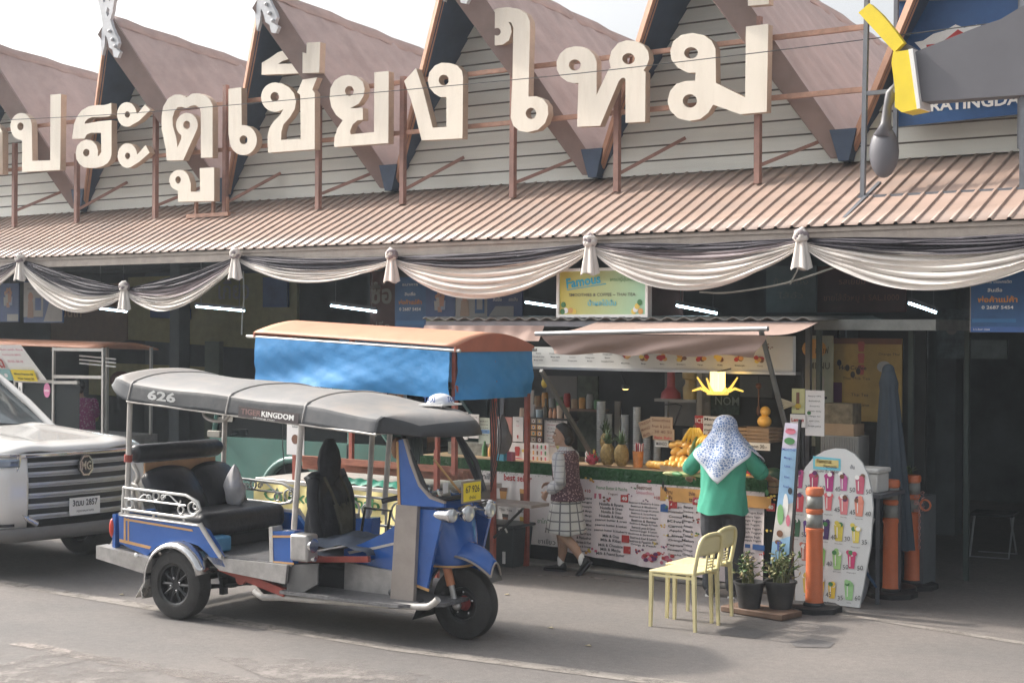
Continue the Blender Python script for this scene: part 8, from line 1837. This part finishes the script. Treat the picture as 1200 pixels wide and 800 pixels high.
# dim market clutter deep in the hall: counters and stacked goods seen as shapes in the dark
rr = random.Random(11)
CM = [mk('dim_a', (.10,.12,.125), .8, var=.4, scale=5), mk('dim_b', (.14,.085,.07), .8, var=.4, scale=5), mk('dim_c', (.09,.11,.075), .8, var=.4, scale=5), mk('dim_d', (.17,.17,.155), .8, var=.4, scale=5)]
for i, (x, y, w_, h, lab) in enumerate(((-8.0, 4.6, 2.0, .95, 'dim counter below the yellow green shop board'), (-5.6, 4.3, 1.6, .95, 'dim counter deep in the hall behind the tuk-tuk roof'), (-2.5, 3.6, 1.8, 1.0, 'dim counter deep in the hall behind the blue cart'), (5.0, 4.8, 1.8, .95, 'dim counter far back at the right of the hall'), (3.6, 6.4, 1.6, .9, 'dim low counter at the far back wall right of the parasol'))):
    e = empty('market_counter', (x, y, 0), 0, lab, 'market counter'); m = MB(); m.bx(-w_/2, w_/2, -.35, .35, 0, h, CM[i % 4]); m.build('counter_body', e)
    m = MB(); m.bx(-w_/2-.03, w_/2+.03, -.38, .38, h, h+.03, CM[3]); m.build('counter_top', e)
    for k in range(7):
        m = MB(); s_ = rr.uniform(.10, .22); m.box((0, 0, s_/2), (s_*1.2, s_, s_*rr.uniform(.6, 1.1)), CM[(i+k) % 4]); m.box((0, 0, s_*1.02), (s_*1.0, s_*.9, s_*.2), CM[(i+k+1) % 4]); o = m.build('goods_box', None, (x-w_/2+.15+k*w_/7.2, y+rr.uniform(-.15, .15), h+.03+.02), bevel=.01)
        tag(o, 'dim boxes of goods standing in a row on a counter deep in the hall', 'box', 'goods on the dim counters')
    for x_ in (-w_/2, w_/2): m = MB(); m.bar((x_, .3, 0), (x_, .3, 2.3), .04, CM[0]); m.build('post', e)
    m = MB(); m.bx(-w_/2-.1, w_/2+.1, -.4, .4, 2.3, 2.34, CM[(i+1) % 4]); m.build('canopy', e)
# small litter on the road
for (px, py, l) in ((645, 736, 'small crumpled yellow leaf lying on the road'), (689, 757, 'small white scrap of paper on the sunlit road edge'), (594, 697, 'tiny pale scrap on the road right of the front wheel'), (142, 697, 'tan scrap lying left of the rear wheel')):
    m = MB(); m.add([(-.03, 0, .004), (.0, -.02, .012), (.035, .0, .006), (.0, .02, .015)], [(0,1,2,3)], mk('litter', (.45,.38,.25), .8)); tag(m.build('litter_scrap', None, G(px, py), solid=.001), l, 'litter')

# shelf of jars on the back wall of the stall, and more goods behind the counter
sj = empty('wall_shelf', W(668, 478, 1.0), 0, 'dim back shelf with a row of small jars left of the pale post', 'shelf'); m = MB(); m.bx(-.5, .45, -.1, .1, -.025, 0, M_WOODD); m.build('board', sj)
for x_ in (-.45, .4): m = MB(); m.bx(x_-.015, x_+.015, .06, .1, -.2, -.026, M_WOODD); m.build('bracket', sj)
for i in range(9):
    m = MB(); h_ = [.12, .16, .10][i % 3]; m.lathe([(0, 0), (.036, 0), (.038, h_*.8), (.03, h_), (0, h_)], (0, 0, 0), [M_CARD, I_ORG, M_GREYW, I_GRN, I_RED][i % 5], 12)
    o = m.build('jar', None, sj.location+Vector((-.44+.1*i, 0, .001)), smooth=50); tag(o, 'small jar in the row on the dim back shelf of the stall', 'jar', 'jars on the back shelf')
for i, (px, mt, h_, l) in enumerate(((689, M_WHT, .15, 'white squeeze bottle behind the dragon fruit'), (696, I_YEL, .13, 'yellow squeeze bottle behind the dragon fruit'), (788, I_RED, .14, 'red squeeze bottle behind the banana bunch'), (792, I_BRN, .17, 'brown syrup bottle behind the banana bunch'), (575, I_ORG, .14, 'orange syrup bottle at the left part of the counter'), (568, I_GRN, .16, 'green syrup bottle at the left part of the counter'), (656, M_GREYW, .10, 'grey tin behind the yellow melon'))):
    p = W(px, 540, .12 if i < 4 else .0); m = MB(); m.lathe([(0, 0), (.03, 0), (.03, h_*.6), (.012, h_*.8), (.01, h_), (0, h_)], (0, 0, 0), mt, 12); tag(m.build('syrup_bottle' if i < 6 else 'tin', None, (p.x, p.y, ZC), smooth=50), l, 'bottle' if i < 6 else 'tin')
# ================================================================ thin haze volume added to lift the dark tones
hm = bpy.data.materials.new('haze_lift'); hm.use_nodes = True; hn = hm.node_tree.nodes; hl = hm.node_tree.links
for x in list(hn):
    if x.type == 'BSDF_PRINCIPLED': hn.remove(x)
pv = hn.new('ShaderNodeVolumePrincipled'); pv.inputs['Color'].default_value = (.80, .88, .95, 1); pv.inputs['Density'].default_value = .0013; pv.inputs['Anisotropy'].default_value = .3
hl.new(pv.outputs[0], [x for x in hn if x.type == 'OUTPUT_MATERIAL'][0].inputs['Volume'])
m = MB(); m.bx(-60, 60, -40, 60, -1, 9.5, hm); tag(m.build('haze', smooth=180), kind='stuff')
